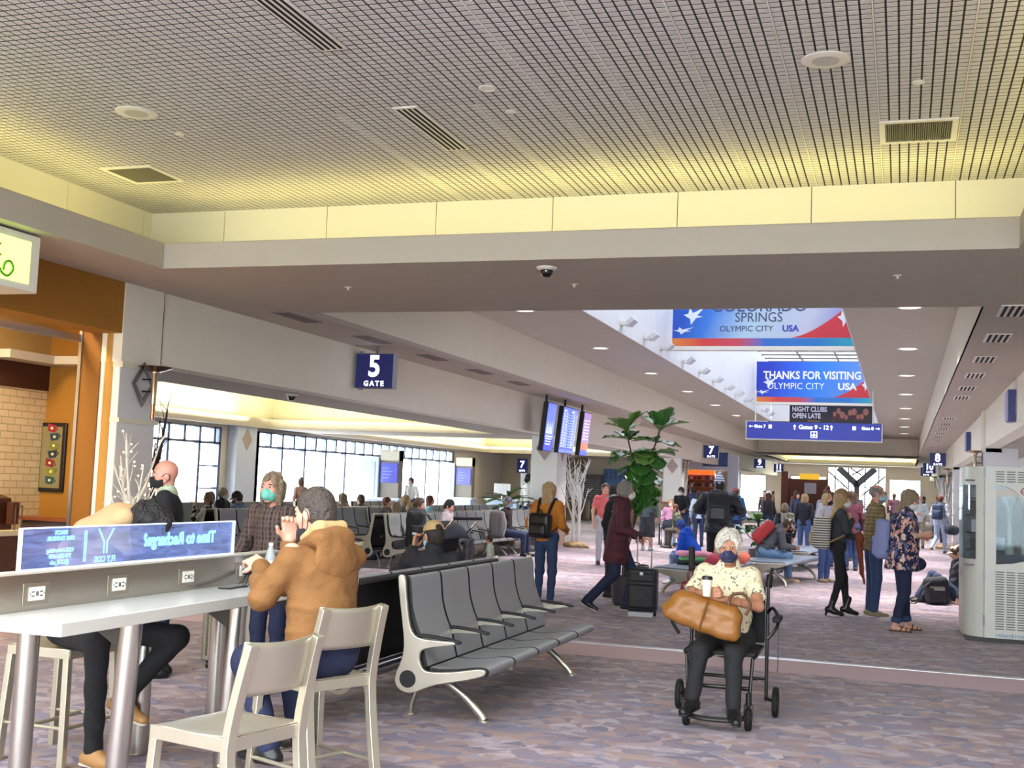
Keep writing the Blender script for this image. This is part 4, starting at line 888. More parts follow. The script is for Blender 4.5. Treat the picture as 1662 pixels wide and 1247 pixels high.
# ================================================================== SOFT SHAPES (blended solids turned into one surface)
def V3(*a): return np.array(a if len(a) == 3 else a[0], float)
def unit(v): v = np.asarray(v, float); return v/max(1e-9, np.linalg.norm(v))
class Soft:
    def __init__(s): s.p = []; s.cuts = []
    def cap(s, a, b, ra, rb=None, flat=None, k=.02, sub=False):
        a = V3(a); b = V3(b); rb = ra if rb is None else rb; ab = b-a; L2 = max(1e-9, ab@ab)
        def f(X, Y, Z):
            x = X-a[0]; y = Y-a[1]; z = Z-a[2]
            t = np.clip((x*ab[0]+y*ab[1]+z*ab[2])/L2, 0, 1)
            x = x-t*ab[0]; y = y-t*ab[1]; z = z-t*ab[2]
            d2 = x*x+y*y+z*z
            if flat is not None:
                u = flat[0]; c = x*u[0]+y*u[1]+z*u[2]; d2 = d2+c*c*(1/flat[1]**2-1)
            return np.sqrt(d2)-(ra+(rb-ra)*t)
        R = max(ra, rb); s.p.append((f, np.minimum(a, b)-R, np.maximum(a, b)+R, k, sub)); return s
    def ell(s, c, r, F=None, k=.02, sub=False):
        c = V3(c); r = V3(r); F = np.eye(3) if F is None else np.asarray(F, float)   # rows: axes
        def f(X, Y, Z):
            x = X-c[0]; y = Y-c[1]; z = Z-c[2]
            q = [(x*F[i][0]+y*F[i][1]+z*F[i][2])/r[i] for i in range(3)]
            k0 = np.sqrt(q[0]**2+q[1]**2+q[2]**2)
            k1 = np.sqrt((q[0]/r[0])**2+(q[1]/r[1])**2+(q[2]/r[2])**2)
            return k0*(k0-1)/np.maximum(k1, 1e-6)
        e = np.sqrt(((F*r[:, None])**2).sum(0)); s.p.append((f, c-e, c+e, k, sub)); return s
    def box(s, c, h, r=.01, F=None, k=.02, sub=False):
        c = V3(c); h = V3(h); F = np.eye(3) if F is None else np.asarray(F, float)
        def f(X, Y, Z):
            x = X-c[0]; y = Y-c[1]; z = Z-c[2]
            q = [np.abs(x*F[i][0]+y*F[i][1]+z*F[i][2])-h[i]+r for i in range(3)]
            o = np.sqrt(np.maximum(q[0], 0)**2+np.maximum(q[1], 0)**2+np.maximum(q[2], 0)**2)
            return o+np.minimum(np.maximum(np.maximum(q[0], q[1]), q[2]), 0)-r
        e = (np.abs(F)*h[:, None]).sum(0); s.p.append((f, c-e, c+e, k, sub)); return s
    def cut(s, p, n): s.cuts.append((V3(p), unit(n))); return s        # removes the side the normal points to
    def mesh(s, vox, disp=None):
        adds = [q for q in s.p if not q[4]]
        lo = np.min([q[1] for q in adds], 0)-3*vox-.01; hi = np.max([q[2] for q in adds], 0)+3*vox+.01
        n = np.ceil((hi-lo)/vox).astype(int)+1
        g = np.full(n, 9., np.float32)
        ax = [lo[i]+vox*np.arange(n[i]) for i in range(3)]
        for f, a, b, k, sub in s.p:
            pad = k+2.5*vox
            i0 = np.clip(np.floor((a-pad-lo)/vox).astype(int), 0, n-1); i1 = np.clip(np.ceil((b+pad-lo)/vox).astype(int)+1, 1, n)
            if np.any(i1 <= i0): continue
            sl = tuple(slice(i0[i], i1[i]) for i in range(3))
            d = f(ax[0][sl[0]][:, None, None], ax[1][sl[1]][None, :, None], ax[2][sl[2]][None, None, :]).astype(np.float32)
            o = g[sl]
            if sub:
                h = np.clip(.5-.5*(o+d)/k, 0, 1); g[sl] = np.where(o > 5, o, o*(1-h)-d*h+k*h*(1-h))
            else:
                h = np.clip(.5+.5*(o-d)/k, 0, 1); r = o*(1-h)+d*h-k*h*(1-h); g[sl] = np.where(o > 5, d, r)
        for p, nn in s.cuts:
            d = (ax[0][:, None, None]-p[0])*nn[0]+(ax[1][None, :, None]-p[1])*nn[1]+(ax[2][None, None, :]-p[2])*nn[2]
            g = np.maximum(g, d.astype(np.float32))
        if disp is not None:
            g = np.where(np.abs(g) < .06, g+disp(ax[0][:, None, None], ax[1][None, :, None], ax[2][None, None, :]).astype(np.float32), g)
        return nets(g, lo, vox)
def nets(g, lo, vox):
    sgn = g < 0
    n = np.array(g.shape)-1
    cnt = np.zeros(n, np.int8)
    for dx in (0, 1):
        for dy in (0, 1):
            for dz in (0, 1): cnt += sgn[dx:n[0]+dx, dy:n[1]+dy, dz:n[2]+dz]
    act = (cnt > 0) & (cnt < 8); ijk = np.argwhere(act)
    if len(ijk) == 0: return np.zeros((0, 3)), np.zeros((0, 4), int)
    idx = np.full(n, -1, np.int64); idx[act] = np.arange(len(ijk))
    acc = np.zeros((len(ijk), 3)); c = np.zeros(len(ijk))
    cor = [(a, b, d) for a in (0, 1) for b in (0, 1) for d in (0, 1)]
    for a in range(8):
        for b in range(a+1, 8):
            da = np.array(cor[a]); db = np.array(cor[b])
            if np.abs(da-db).sum() != 1: continue
            va = g[tuple((ijk+da).T)]; vb = g[tuple((ijk+db).T)]; m = (va < 0) != (vb < 0)
            t = np.where(m, va/np.where(m, va-vb, 1), 0)
            acc += m[:, None]*(da+t[:, None]*(db-da)); c += m
    v = lo+(ijk+acc/c[:, None])*vox
    fs = []
    for axis in range(3):
        sl0 = [slice(None)]*3; sl1 = [slice(None)]*3; sl0[axis] = slice(0, -1); sl1[axis] = slice(1, None)
        a, b = sgn[tuple(sl0)], sgn[tuple(sl1)]; e = np.argwhere(a != b)
        o1, o2 = (axis+1) % 3, (axis+2) % 3
        e = e[(e[:, o1] > 0) & (e[:, o2] > 0) & (e[:, o1] < n[o1]) & (e[:, o2] < n[o2]) & (e[:, axis] < n[axis])]
        flip = a[tuple(e.T)]
        q = []
        for d1, d2 in ((-1, -1), (0, -1), (0, 0), (-1, 0)):
            w_ = e.copy(); w_[:, o1] += d1; w_[:, o2] += d2; q.append(idx[tuple(w_.T)])
        q = np.stack(q, 1); q = np.where(flip[:, None], q, q[:, ::-1]); fs.append(q[(q >= 0).all(1)])
    return v, np.concatenate(fs)
def soft_obj(name, parts, m, parent=None):
    "parts: list of (Soft, voxel[, disp]) joined in one mesh"
    vs, fs, o = [], [], 0
    for p in parts:
        v, f = p[0].mesh(*p[1:]); vs.append(v); fs.append(f+o); o += len(v)
    v = np.concatenate(vs); f = np.concatenate(fs)
    me = bpy.data.meshes.new(name); me.vertices.add(len(v)); me.vertices.foreach_set('co', v.astype(np.float32).ravel())
    me.loops.add(f.size); me.loops.foreach_set('vertex_index', f.astype(np.int32).ravel())
    me.polygons.add(len(f)); me.polygons.foreach_set('loop_start', np.arange(0, f.size, 4, dtype=np.int32)); me.polygons.foreach_set('loop_total', np.full(len(f), 4, np.int32))
    me.polygons.foreach_set('use_smooth', np.ones(len(f), bool)); me.update(calc_edges=True); me.validate()
    me.materials.append(m); ob = bpy.data.objects.new(name, me); COL.objects.link(ob)
    if parent is not None: ob.parent = parent
    return ob

# ---- cloth
def cloth(name, col, pat='plain', cols=None, scale=1., rough=.85, bump=.5, bscale=18):
    if name in MATS: return MATS[name]
    m = mat(name, col, rough, noise=(7, .14) if pat == 'plain' else None, bump=(bscale, bump)); nt = m.node_tree; L = nt.links; p = nt.nodes['Principled BSDF']
    if pat == 'plain': return m
    tc = nd(nt, 'ShaderNodeTexCoord'); c = [srgb(*q) for q in cols]
    def mix(f, a, b):
        x = nd(nt, 'ShaderNodeMix', data_type='RGBA'); L.new(f, x.inputs[0])
        for v, i in ((a, 6), (b, 7)):
            if isinstance(v, tuple): x.inputs[i].default_value = v
            else: L.new(v, x.inputs[i])
        return x.outputs[2]
    def gt(sock, th):
        x = nd(nt, 'ShaderNodeMath', operation='GREATER_THAN'); L.new(sock, x.inputs[0]); x.inputs[1].default_value = th; return x.outputs[0]
    base = srgb(*col)
    if pat == 'plaid':
        out = base
        for i, (dirn, sc_) in enumerate((('X', 11), ('Z', 11), ('X', 23), ('Z', 19))):
            w_ = nd(nt, 'ShaderNodeTexWave', bands_direction=dirn); w_.inputs['Scale'].default_value = sc_*.35*scale; L.new(tc.outputs['Object'], w_.inputs[0])
            x = nd(nt, 'ShaderNodeMath', operation='MULTIPLY'); L.new(gt(w_.outputs['Fac'], .62), x.inputs[0]); x.inputs[1].default_value = .5
            out = mix(x.outputs[0], out, c[i % len(c)])
    elif pat == 'stripes':
        w_ = nd(nt, 'ShaderNodeTexWave', bands_direction=(cols[-1] if isinstance(cols[-1], str) else 'Z')); w_.inputs['Scale'].default_value = 6*scale; L.new(tc.outputs['Object'], w_.inputs[0]); out = mix(gt(w_.outputs['Fac'], .55), base, c[0])
    else:   # floral, camo
        out = base
        for i, q in enumerate(c):
            n = nd(nt, 'ShaderNodeTexNoise'); n.inputs['Scale'].default_value = (13 if pat == 'floral' else 9)*scale*(1+.25*i); n.inputs['Detail'].default_value = 2.5
            mp = nd(nt, 'ShaderNodeMapping'); mp.inputs['Location'].default_value = (3.1*i, 1.7*i, 5.3*i); L.new(tc.outputs['Object'], mp.inputs[0]); L.new(mp.outputs[0], n.inputs[0])
            out = mix(gt(n.outputs['Fac'], .56+.01*i), out, q)
    L.new(out, p.inputs['Base Color']); return m
SKIN = {k: mat('skin_'+k, c, .5, noise=(9, .05)) for k, c in dict(fair=(214, 160, 136), pink=(206, 146, 126), tan=(178, 124, 96), brown=(120, 80, 60), dark=(62, 42, 34)).items()}
for s_ in SKIN.values(): s_.node_tree.nodes['Principled BSDF'].inputs['Subsurface Weight'].default_value = .0
HAIR = {k: mat('hair_'+k, c, .6, noise=(34, .45), bump=(60, 1.0)) for k, c in dict(black=(20, 18, 18), brown=(74, 50, 36), dark=(42, 32, 28), blonde=(176, 146, 106), ash=(138, 118, 96), grey=(128, 124, 118), white=(206, 200, 188), red=(104, 58, 40), buzz=(70, 60, 54)).items()}
eyew = mat('eye_white', (230, 228, 224), .2); eyed = mat('eye_dark', (26, 20, 18), .2)

class Fig:
    """a person: joints in metres for a 1.72 m body, facing local +y"""
    def __init__(s, name, label, loc, yaw, h=1.72, group=None, **kw):
        s.sc = h/1.70; s.loc = V3(loc); s.yaw = yaw; s.kw = kw
        s.root = thing('person', label, 'person', loc, yaw, group); s.root.scale = (s.sc,)*3
        c, n = math.cos(yaw), math.sin(yaw); s.Rm = np.array([[c, -n, 0], [n, c, 0], [0, 0, 1]])
        s.pose(kw)
    def w2l(s, p): return s.Rm.T @ (V3(p)-s.loc)/s.sc
    def l2w(s, p): return s.Rm @ (V3(p)*s.sc)+s.loc
    def pose(s, kw):
        sit = kw.get('sit'); st = None if sit is None else sit/s.sc
        pel = V3(kw.get('pelvis', (0, 0, .93 if st is None else st+.095)))
        lean = math.radians(kw.get('lean', 3 if st is None else -4)); side = math.radians(kw.get('side', 0))
        up = unit((math.sin(side), math.sin(lean), math.cos(lean))); rt = unit(np.cross((0, 1, 0), up)) if abs(lean) < 1.4 else V3(1, 0, 0)
        rt = V3(math.cos(side), 0, -math.sin(side)); fw = unit(np.cross(up, rt)); tw = math.radians(kw.get('twist', 0))
        rt2 = rt*math.cos(tw)+fw*math.sin(tw); fw2 = unit(np.cross(up, rt2))
        s.pel, s.up, s.rt, s.fw, s.rtp, s.fwp = pel, up, rt2, fw2, rt, fw
        wdt = kw.get('wide', 1.); s.wd = wdt
        s.neck = pel+up*.51; s.chest = pel+up*.33
        sw_ = .168*kw.get('shw', 1.)
        s.shL = pel+up*.455-rt2*sw_; s.shR = pel+up*.455+rt2*sw_
        hp = math.radians(kw.get('hpitch', 0)); hy = math.radians(kw.get('hyaw', 0)); hr = math.radians(kw.get('hroll', 0))
        nl = math.radians(kw.get('nlean', kw.get('lean', 3)*.5 if st is None else 6))
        bf = unit(fw2*(1, 1, 0)) if np.linalg.norm(fw2[:2]) > .2 else V3(0, 1, 0); br_ = unit(np.cross(bf, (0, 0, 1)))
        f = bf*math.cos(hy)-br_*math.sin(hy)*-1 if False else bf*math.cos(hy)+br_*math.sin(-hy)
        s.hf = unit(f*math.cos(hp)-V3(0, 0, 1)*math.sin(hp)); r0 = unit(np.cross(f, (0, 0, 1))); u0 = unit(np.cross(r0, s.hf))
        s.hr = unit(r0*math.cos(hr)+u0*math.sin(hr)); s.hu = unit(np.cross(s.hr, s.hf))
        s.hc = kw['head'] if 'head' in kw else s.neck+V3(0, 0, 1)*.135*math.cos(nl)+bf*.135*math.sin(nl)+s.hf*.02
        s.hc = V3(s.hc)
        for sd, n in ((-1, 'L'), (1, 'R')):
            hip = pel+rt*sd*.088+V3(0, 0, -.02)
            if st is None: kn = hip+V3(sd*.012, .02, -.43); an = kn+V3(0, -.03, -.40)
            else: kn = V3(pel[0]+sd*.13, pel[1]+.44, st+.05); an = V3(pel[0]+sd*.12, pel[1]+.45, .085)
            kn = V3(kw.get('knee'+n, kn)); an = V3(kw.get('ank'+n, an))
            setattr(s, 'hip'+n, hip); setattr(s, 'kn'+n, kn); setattr(s, 'an'+n, an)
            sh = getattr(s, 'sh'+n); el = V3(kw.get('elb'+n, sh+V3(sd*.07, -.04, -.27))); wr = V3(kw.get('wr'+n, el+V3(0, .07, -.24)))
            setattr(s, 'el'+n, el); setattr(s, 'wr'+n, wr)
            setattr(s, 'hd'+n, unit(kw.get('hand'+n, wr-el))); setattr(s, 'pn'+n, unit(kw.get('palm'+n, (-sd, 0, 0))))
            setattr(s, 'cu'+n, kw.get('curl'+n, .45)); setattr(s, 'ft'+n, unit(kw.get('foot'+n, (sd*.18, 1, 0))))
    # ---- pieces
    def head_soft(s, S, k=.016):
        c, r, f, u = s.hc, s.hr, s.hf, s.hu; F = np.array([r, f, u])
        S.ell(c+u*.028-f*.012, (.074, .094, .088), F, k=.02); S.ell(c+f*.024-u*.038, (.058, .068, .080), F, k=.03)
        S.ell(c+f*.062-u*.096, (.026, .022, .018), F, k=.02); S.ell(c+f*.070+u*.026, (.052, .020, .014), F, k=.02)
        for d in (-1, 1):
            S.ell(c+f*.055+r*d*.040-u*.022, (.022, .024, .022), F, k=.02)
            S.ell(c+f*.093+r*d*.031+u*.008, (.017, .012, .011), F, k=.012, sub=True)
            S.ell(c-f*.008+r*d*.074-u*.012, (.010, .020, .033), F, k=.008)
        S.cap(c+f*.086+u*.012, c+f*.104-u*.026, .009, .014, k=.014)
        for d in (-1, 1): S.ell(c+f*.094-u*.029+r*d*.011, (.009, .009, .007), F, k=.01)
        S.ell(c+f*.084-u*.060, (.024, .010, .007), F, k=.008); S.ell(c+f*.082-u*.071, (.021, .010, .007), F, k=.008)
        S.cap(s.neck-s.up*.03, c-u*.055-f*.022, .056, .050, k=.03)
        return S
    def hand_soft(s, n, S=None):
        S = S or Soft(); w_, d, pn, c = getattr(s, 'wr'+n), getattr(s, 'hd'+n), getattr(s, 'pn'+n), getattr(s, 'cu'+n)
        pn = unit(pn-d*(pn@d)); sd = unit(np.cross(pn, d))*(1 if n == 'R' else -1)
        el = getattr(s, 'el'+n); e0 = w_+(el-w_)*.35
        S.cap(e0, w_+d*.01, .034, .025, k=.02); S.box(w_+d*.052+pn*.003, (.038, .044, .013), .012, np.array([sd, d, pn]), k=.018)
        for i, (o, L) in enumerate(((.029, .070), (.0098, .080), (-.0098, .074), (-.028, .058))):
            b0 = w_+d*.090+sd*o; a1 = c*(.7+.12*i); a2 = a1+c*(1.2)
            d1 = d*math.cos(a1)+pn*math.sin(a1); d2 = d*math.cos(a2)+pn*math.sin(a2); d3 = d*math.cos(a2+c*.5)+pn*math.sin(a2+c*.5)
            b1 = b0+d1*L*.46; b2 = b1+d2*L*.32; b3 = b2+d3*L*.22
            S.cap(b0, b1, .0092, .0085, k=.006); S.cap(b1, b2, .0085, .008, k=.006); S.cap(b2, b3, .008, .007, k=.006)
        t0 = w_+d*.028+sd*.028+pn*.004; td = unit(d*.65+sd*.62+pn*.42); t1 = t0+td*.042; td2 = unit(d*.85+sd*.2+pn*.5); t2 = t1+td2*.032
        S.cap(t0, t1, .0125, .0105, k=.012); S.cap(t1, t2, .0105, .0085, k=.006)
        return S
    def body(s, skin='fair', det=2, eyes=True, bare=()):
        hx = {0: .0125, 1: .009, 2: .0065, 3: .0048}[det]; B = Soft()
        fl = (s.fw, .62)
        B.cap(s.pel, s.chest, .105, .115, flat=fl, k=.04); B.cap(s.pel+s.up*.42-s.rt*.08, s.pel+s.up*.42+s.rt*.08, .06, k=.04); B.cap(s.chest, s.neck, .08, .045, flat=fl, k=.04)
        for n in 'LR':
            B.cap(getattr(s, 'hip'+n), getattr(s, 'kn'+n), .068, .050, k=.03); B.cap(getattr(s, 'kn'+n), getattr(s, 'an'+n), .052 if n in bare else .046, .034, k=.02)
            if n in bare: kn, an = getattr(s, 'kn'+n), getattr(s, 'an'+n); B.ell(kn+(an-kn)*.3+V3(0, -.018, 0), (.048, .05, .10), k=.03)
            an, ft = getattr(s, 'an'+n), getattr(s, 'ft'+n); B.cap(an-V3(0, 0, .045)-ft*.02, an-V3(0, 0, .062)+ft*.15, .030, .020, k=.02)
            B.cap(getattr(s, 'sh'+n), getattr(s, 'el'+n), .046, .037, k=.03); B.cap(getattr(s, 'el'+n), getattr(s, 'wr'+n), .039, .025, k=.02)
        Hd = s.head_soft(Soft())
        parts = [(B, {0: .02, 1: .017, 2: .013, 3: .011}[det]), (Hd, hx)]
        for n in 'LR': parts.append((s.hand_soft(n), {0: .0095, 1: .0075, 2: .0055, 3: .0045}[det]))
        o = soft_obj('body', parts, SKIN[skin], s.root)
        if eyes and det >= 1:
            m = M()
            for d in (-1, 1): m.ball(s.hc+s.hf*.0785+s.hr*d*.031+s.hu*.008, (.0125, .0125, .0062), 12, 8)
            eo = m.build('eyes', eyew, s.root); m = M()
            for d in (-1, 1): m.ball(s.hc+s.hf*.0845+s.hr*d*.031+s.hu*.008, (.0080, .0082, .0060), 10, 6)
            m.build('iris', eyed, eo); m = M()
            for d in (-1, 1): m.tube([s.hc+s.hf*.088+s.hr*d*.016+s.hu*.027, s.hc+s.hf*.091+s.hr*d*.032+s.hu*.031, s.hc+s.hf*.078+s.hr*d*.05+s.hu*.027], [.003, .004, .002], n=6)
            m.build('eyebrows', HAIR[s.kw.get('brow', 'dark')], s.root)
        return s
    def top(s, m, name='shirt', hem=-.06, sleeve='long', thick=1., loose=1., hood=False, collar=True, det=1, puffy=0., belly=0., open_front=False):
        S = Soft(); w_ = s.wd*loose; fl = (s.fw, .70); flp = (s.fwp, .74)
        S.cap(s.pel+s.up*(hem+.03), s.pel+s.up*.16, .155*w_, .142*w_, flat=flp, k=.04)
        S.cap(s.pel+s.up*.14, s.chest, .142*w_, .160*s.wd, flat=fl, k=.05)
        S.cap(s.pel+s.up*.415-s.rt*.09, s.pel+s.up*.415+s.rt*.09, .083, flat=(s.fw, .92), k=.05); S.cap(s.chest+s.up*.1, s.neck-s.up*.01, .09, .066, k=.05)
        if belly: S.ell(s.pel+s.up*.12+s.fwp*.07, (.13*w_, .10+belly, .17), np.array([s.rt, s.fwp, s.up]), k=.06)
        for n in 'LR':
            sh, el, wr = getattr(s, 'sh'+n), getattr(s, 'el'+n), getattr(s, 'wr'+n)
            S.cap(sh, el, .060*thick, .052*thick, k=.03)
            if sleeve == 'long':
                S.cap(el, wr-(wr-el)*.06, .054*thick, .041*thick, k=.025)
            elif sleeve == 'elbow': S.cap(el, el+(wr-el)*.30, .052*thick, .05*thick, k=.02)
            elif sleeve == 'short': pass
            if puffy:
                for q in np.linspace(.1, .95, 5): S.ell(sh+(el-sh)*q, (.07*thick+puffy,)*3, k=.02)
        if collar: S.cap(s.neck-s.up*.01, s.neck+s.up*.025+unit(s.hc-s.neck)*.02, .070, .066, k=.03)
        if hood:
            b = -s.fw; S.cap(s.neck+b*.07-s.rt*.07+s.up*.01, s.neck+b*.07+s.rt*.07+s.up*.01, .055, k=.05); S.ell(s.neck+b*.085-s.up*.07, (.095, .04, .085), np.array([s.rt, s.fw, s.up]), k=.05)
            for d in (-1, 1): S.cap(s.neck+b*.06+s.rt*d*.08, s.neck+s.fw*.04+s.rt*d*.055+s.up*.01, .035, .028, k=.03)
        S.cut(s.pel+s.up*hem, -s.up)
        S.cap(s.neck-s.up*.02, s.neck+(s.hc-s.neck)*1.0, .058, .060, k=.008, sub=True)
        if sleeve == 'short':
            for n in 'LR':
                sh, el = getattr(s, 'sh'+n), getattr(s, 'el'+n); d = unit(el-sh); S.cap(el-d*.02, el+d*.08, .08, k=.004, sub=True)
        vox = {0: .017, 1: .012, 2: .0085, 3: .0070}[det]; rr = random.Random(name+s.root.name)
        ph = [rr.uniform(0, 6) for _ in range(6)]; A = .0045*thick
        def disp(X, Y, Z):
            q = np.sin(23*X+31*Z+ph[0]+2.2*np.sin(9*Y+7*Z+ph[1]))*np.sin(17*Y-14*Z+ph[2]+1.5*np.sin(11*X+ph[3]))
            return A*q+A*.6*np.sin(55*Z+18*X+ph[4]+2*np.sin(13*Y+ph[5]))
        o = soft_obj(name, [(S, vox, disp)], m, s.root); s.topobj = o; return s
    def legs(s, m, name='trousers', loose=1., length=1., flare=0., det=1, skirt=False, hips=1.):
        S = Soft()
        S.cap(s.hipL+V3(0, 0, .03), s.hipR+V3(0, 0, .03), .108*hips, flat=(s.fwp, .85), k=.05); S.cap(s.pel, s.pel+s.up*.09, .128*hips, .118*hips, flat=(s.fwp, .78), k=.05)
        for n in 'LR':
            hip, kn, an = getattr(s, 'hip'+n), getattr(s, 'kn'+n), getattr(s, 'an'+n)
            S.cap(hip, kn, .088*loose*hips, .064*loose, k=.03)
            if length > .45: S.cap(kn, kn+(an-kn)*length, .063*loose, (.048+flare)*loose, k=.025); S.cut if False else None
            elif length > 0: S.cap(kn+(hip-kn)*.3, kn+(an-kn)*.05, .085*loose, .082*loose, k=.03)
        rr = random.Random(name+s.root.name); ph = [rr.uniform(0, 6) for _ in range(4)]
        def disp(X, Y, Z): return .0035*np.sin(38*Z+14*X+ph[0]+2*np.sin(12*Y+ph[1]))*np.sin(19*X+13*Y+ph[2])
        soft_obj(name, [(S, {0: .016, 1: .012, 2: .009, 3: .0075}[det], disp)], m, s.root); return s
    def shoes(s, m, name='shoe', det=1, sole=None, boot=0., heel=0., big=1.):
        for n in 'LR':
            an, ft = getattr(s, 'an'+n), getattr(s, 'ft'+n); S = Soft(); side = unit(np.cross(ft, (0, 0, 1))); up = unit(np.cross(side, ft))
            S.cap(an-ft*.045-up*.050, an+ft*.05-up*.048, .036*big, .040*big, k=.03); S.cap(an+ft*.05-up*.050, an+ft*.155-up*.058, .042*big, .033*big, flat=(up, .85), k=.03)
            S.cap(an-up*.03-ft*.005, an+up*(.0+boot), .044*big, .046*big if boot else .042*big, k=.03)
            S.cut(an-up*.083, -up)
            if heel: S.cap(an-ft*.045-up*.06, an-ft*.045-up*(.083+heel), .022, .014, k=.01); S.cuts = []
            o = soft_obj(name, [(S, {0: .014, 1: .010, 2: .0075, 3: .006}[det])], m, s.root)
            if sole is not None:
                T = Soft(); T.cap(an-ft*.05-up*.078, an+ft*.155-up*.078, .036*big, .034*big, flat=(up, .35), k=.01); soft_obj('sole', [(T, .008)], sole, o)
        return s
    def hair(s, style, col='brown', det=1):
        c, r, f, u = s.hc, s.hr, s.hf, s.hu; F = np.array([r, f, u]); S = Soft()
        if style == 'bald': return s
        th = {'buzz': .004, 'short': .012, 'bob': .016, 'long': .014, 'bun': .008, 'afro': .026, 'full': .022, 'balding': .006}[style]
        S.ell(c+u*.030-f*.014, (.075+th, .094+th, .088+th), F, k=.02)
        if style in ('short', 'buzz', 'full', 'bun'):
            S.ell(c-f*.045-u*.025, (.066+th*.6, .06+th*.6, .075), F, k=.03)
        if style == 'afro':
            for a in range(14):
                d = unit((math.sin(a*2.4), -.3+math.cos(a*1.7)*.7, .35+math.sin(a*3.1)*.6)); S.ell(c+u*.04-f*.02+(r*d[0]+f*d[1]+u*d[2])*.085, (.034,)*3, k=.02)
        if style == 'bob':
            for d in (-1, 1): S.ell(c+r*d*.070-f*.012-u*.055, (.026, .06, .09), F, k=.03)
            S.ell(c-f*.07-u*.05, (.075, .04, .085), F, k=.04)
        if style == 'long':
            S.cap(c-f*.055, c-f*.085-u*.20-V3(0, 0, .06), .075, .075, flat=(f, .55), k=.05)
            for d in (-1, 1): S.cap(c+r*d*.07-f*.01, c+r*d*.085-f*.03-u*.16, .028, .026, k=.04)
        if style == 'bun': S.ell(c-f*.05+u*.135, (.05, .05, .045), F, k=.02)
        # opening for the face
        lift = .0 if style != 'balding' else .06
        S.ell(c+f*.108-u*.026, (.075 if style not in ('bob', 'long') else .062, .080+(.02 if style == 'buzz' else 0), .094+lift), F, k=.018, sub=True)
        if style == 'balding': S.ell(c+u*.10+f*.02, (.06, .085, .06), F, k=.02, sub=True)
        rr = random.Random(style+s.root.name); ph = [rr.uniform(0, 6) for _ in range(3)]; A = .0005 if style == 'buzz' else .0055
        def disp(X, Y, Z): return A*np.sin(70*X+30*Z+ph[0]+2*np.sin(40*Y+ph[1]))+A*.7*np.sin(95*Y+50*X+ph[2])
        soft_obj('hair', [(S, {0: .0125, 1: .0095, 2: .0065, 3: .0055}[det], disp)], HAIR[col], s.root); return s
    def beanie(s, m, det=1, tall=.0, band=None, pom=None):
        c, r, f, u = s.hc, s.hr, s.hf, s.hu; F = np.array([r, f, u]); S = Soft()
        S.ell(c+u*(.040+tall*.4)-f*.016, (.084, .103, .092+tall), F, k=.02); S.cut(c+u*.030, -(u*.95+f*-.25)); o = soft_obj('beanie', [(S, {0: .012, 1: .009, 2: .0065, 3: .005}[det])], m, s.root)
        T = Soft(); T.ell(c+u*.036-f*.014, (.090, .109, .034), F, k=.01); T.cut(c+u*.014, -(u*.95+f*-.25)); T.cut(c+u*.062, (u*.95+f*-.25)); soft_obj('brim', [(T, {0: .011, 1: .009, 2: .0065, 3: .005}[det])], band or m, o)
        if pom is not None: P2 = Soft(); P2.ell(c+u*(.15+tall), (.035,)*3); soft_obj('pompom', [(P2, .009)], pom, o)
        return s
    def cap(s, m, det=1, back=False, brim=None):
        c, r, f, u = s.hc, s.hr, s.hf, s.hu; F = np.array([r, f, u]); S = Soft()
        S.ell(c+u*.040-f*.014, (.083, .102, .088), F, k=.02); S.cut(c+u*.036, -u)
        if back: S.ell(c-f*.115+u*.055, (.036, .04, .026), F, k=.006, sub=True)
        o = soft_obj('cap', [(S, {0: .011, 1: .009, 2: .0065, 3: .005}[det])], m, s.root)
        m2 = M(); d = 1
        def fn(a, b):
            t = (a-.5)*2; x = t*.078; y0 = math.sqrt(max(0, 1-(x/.084)**2))*.098; L = .072*math.sqrt(max(.02, 1-t*t))
            return tuple(c+u*(.040-.010*t*t-.012*b)+f*(-.014+y0*.9+b*L)+r*x)
        m2.sheet(fn, 12, 4); m2.build('visor', brim or m, o, solid=.004); return s
    def mask(s, m, det=1, low=0.):
        c, r, f, u = s.hc, s.hr, s.hf, s.hu; F = np.array([r, f, u]); S = Soft()
        S.ell(c+f*.030-u*(.050+low), (.065, .078, .064), F, k=.02); S.cap(c+f*.100-u*(.020+low), c+f*.098-u*(.06+low), .017, .02, k=.03)
        S.cut(c+f*.022, -f); S.cut(c-u*(.004+low), u)
        o = soft_obj('mask', [(S, {0: .011, 1: .008, 2: .006, 3: .0045}[det])], m, s.root)
        if det >= 2:
            q = M()
            for d in (-1, 1): q.tube(spline([c+f*.035+r*d*.063-u*(.012+low), c+f*.0+r*d*.080+u*.012, c-f*.022+r*d*.082-u*.005, c-f*.018+r*d*.079-u*.042, c+f*.03+r*d*.062-u*(.075+low)], 5), .0022, n=6)
            q.build('ear_loops', m, o)
        return s
    def glasses(s, m):
        c, r, f, u = s.hc, s.hr, s.hf, s.hu; q = M()
        for d in (-1, 1):
            q.tube([c+f*.105+r*(d*.033+.022*math.cos(a))+u*(.008+.016*math.sin(a)) for a in np.linspace(0, 2*PI, 14, endpoint=False)], .0022, n=6, closed=True)
            q.tube([c+f*.103+r*d*.055+u*.012, c+f*.05+r*d*.078+u*.012, c-f*.01+r*d*.08+u*.006], .002, n=6)
        q.tube([c+f*.107-r*.011+u*.010, c+f*.109+u*.013, c+f*.107+r*.011+u*.010], .002, n=6); q.build('glasses', m, s.root); return s
    def worn(s, name, label, cat):
        t = thing(name, label, cat, s.root.location, s.yaw); t.scale = s.root.scale; return t
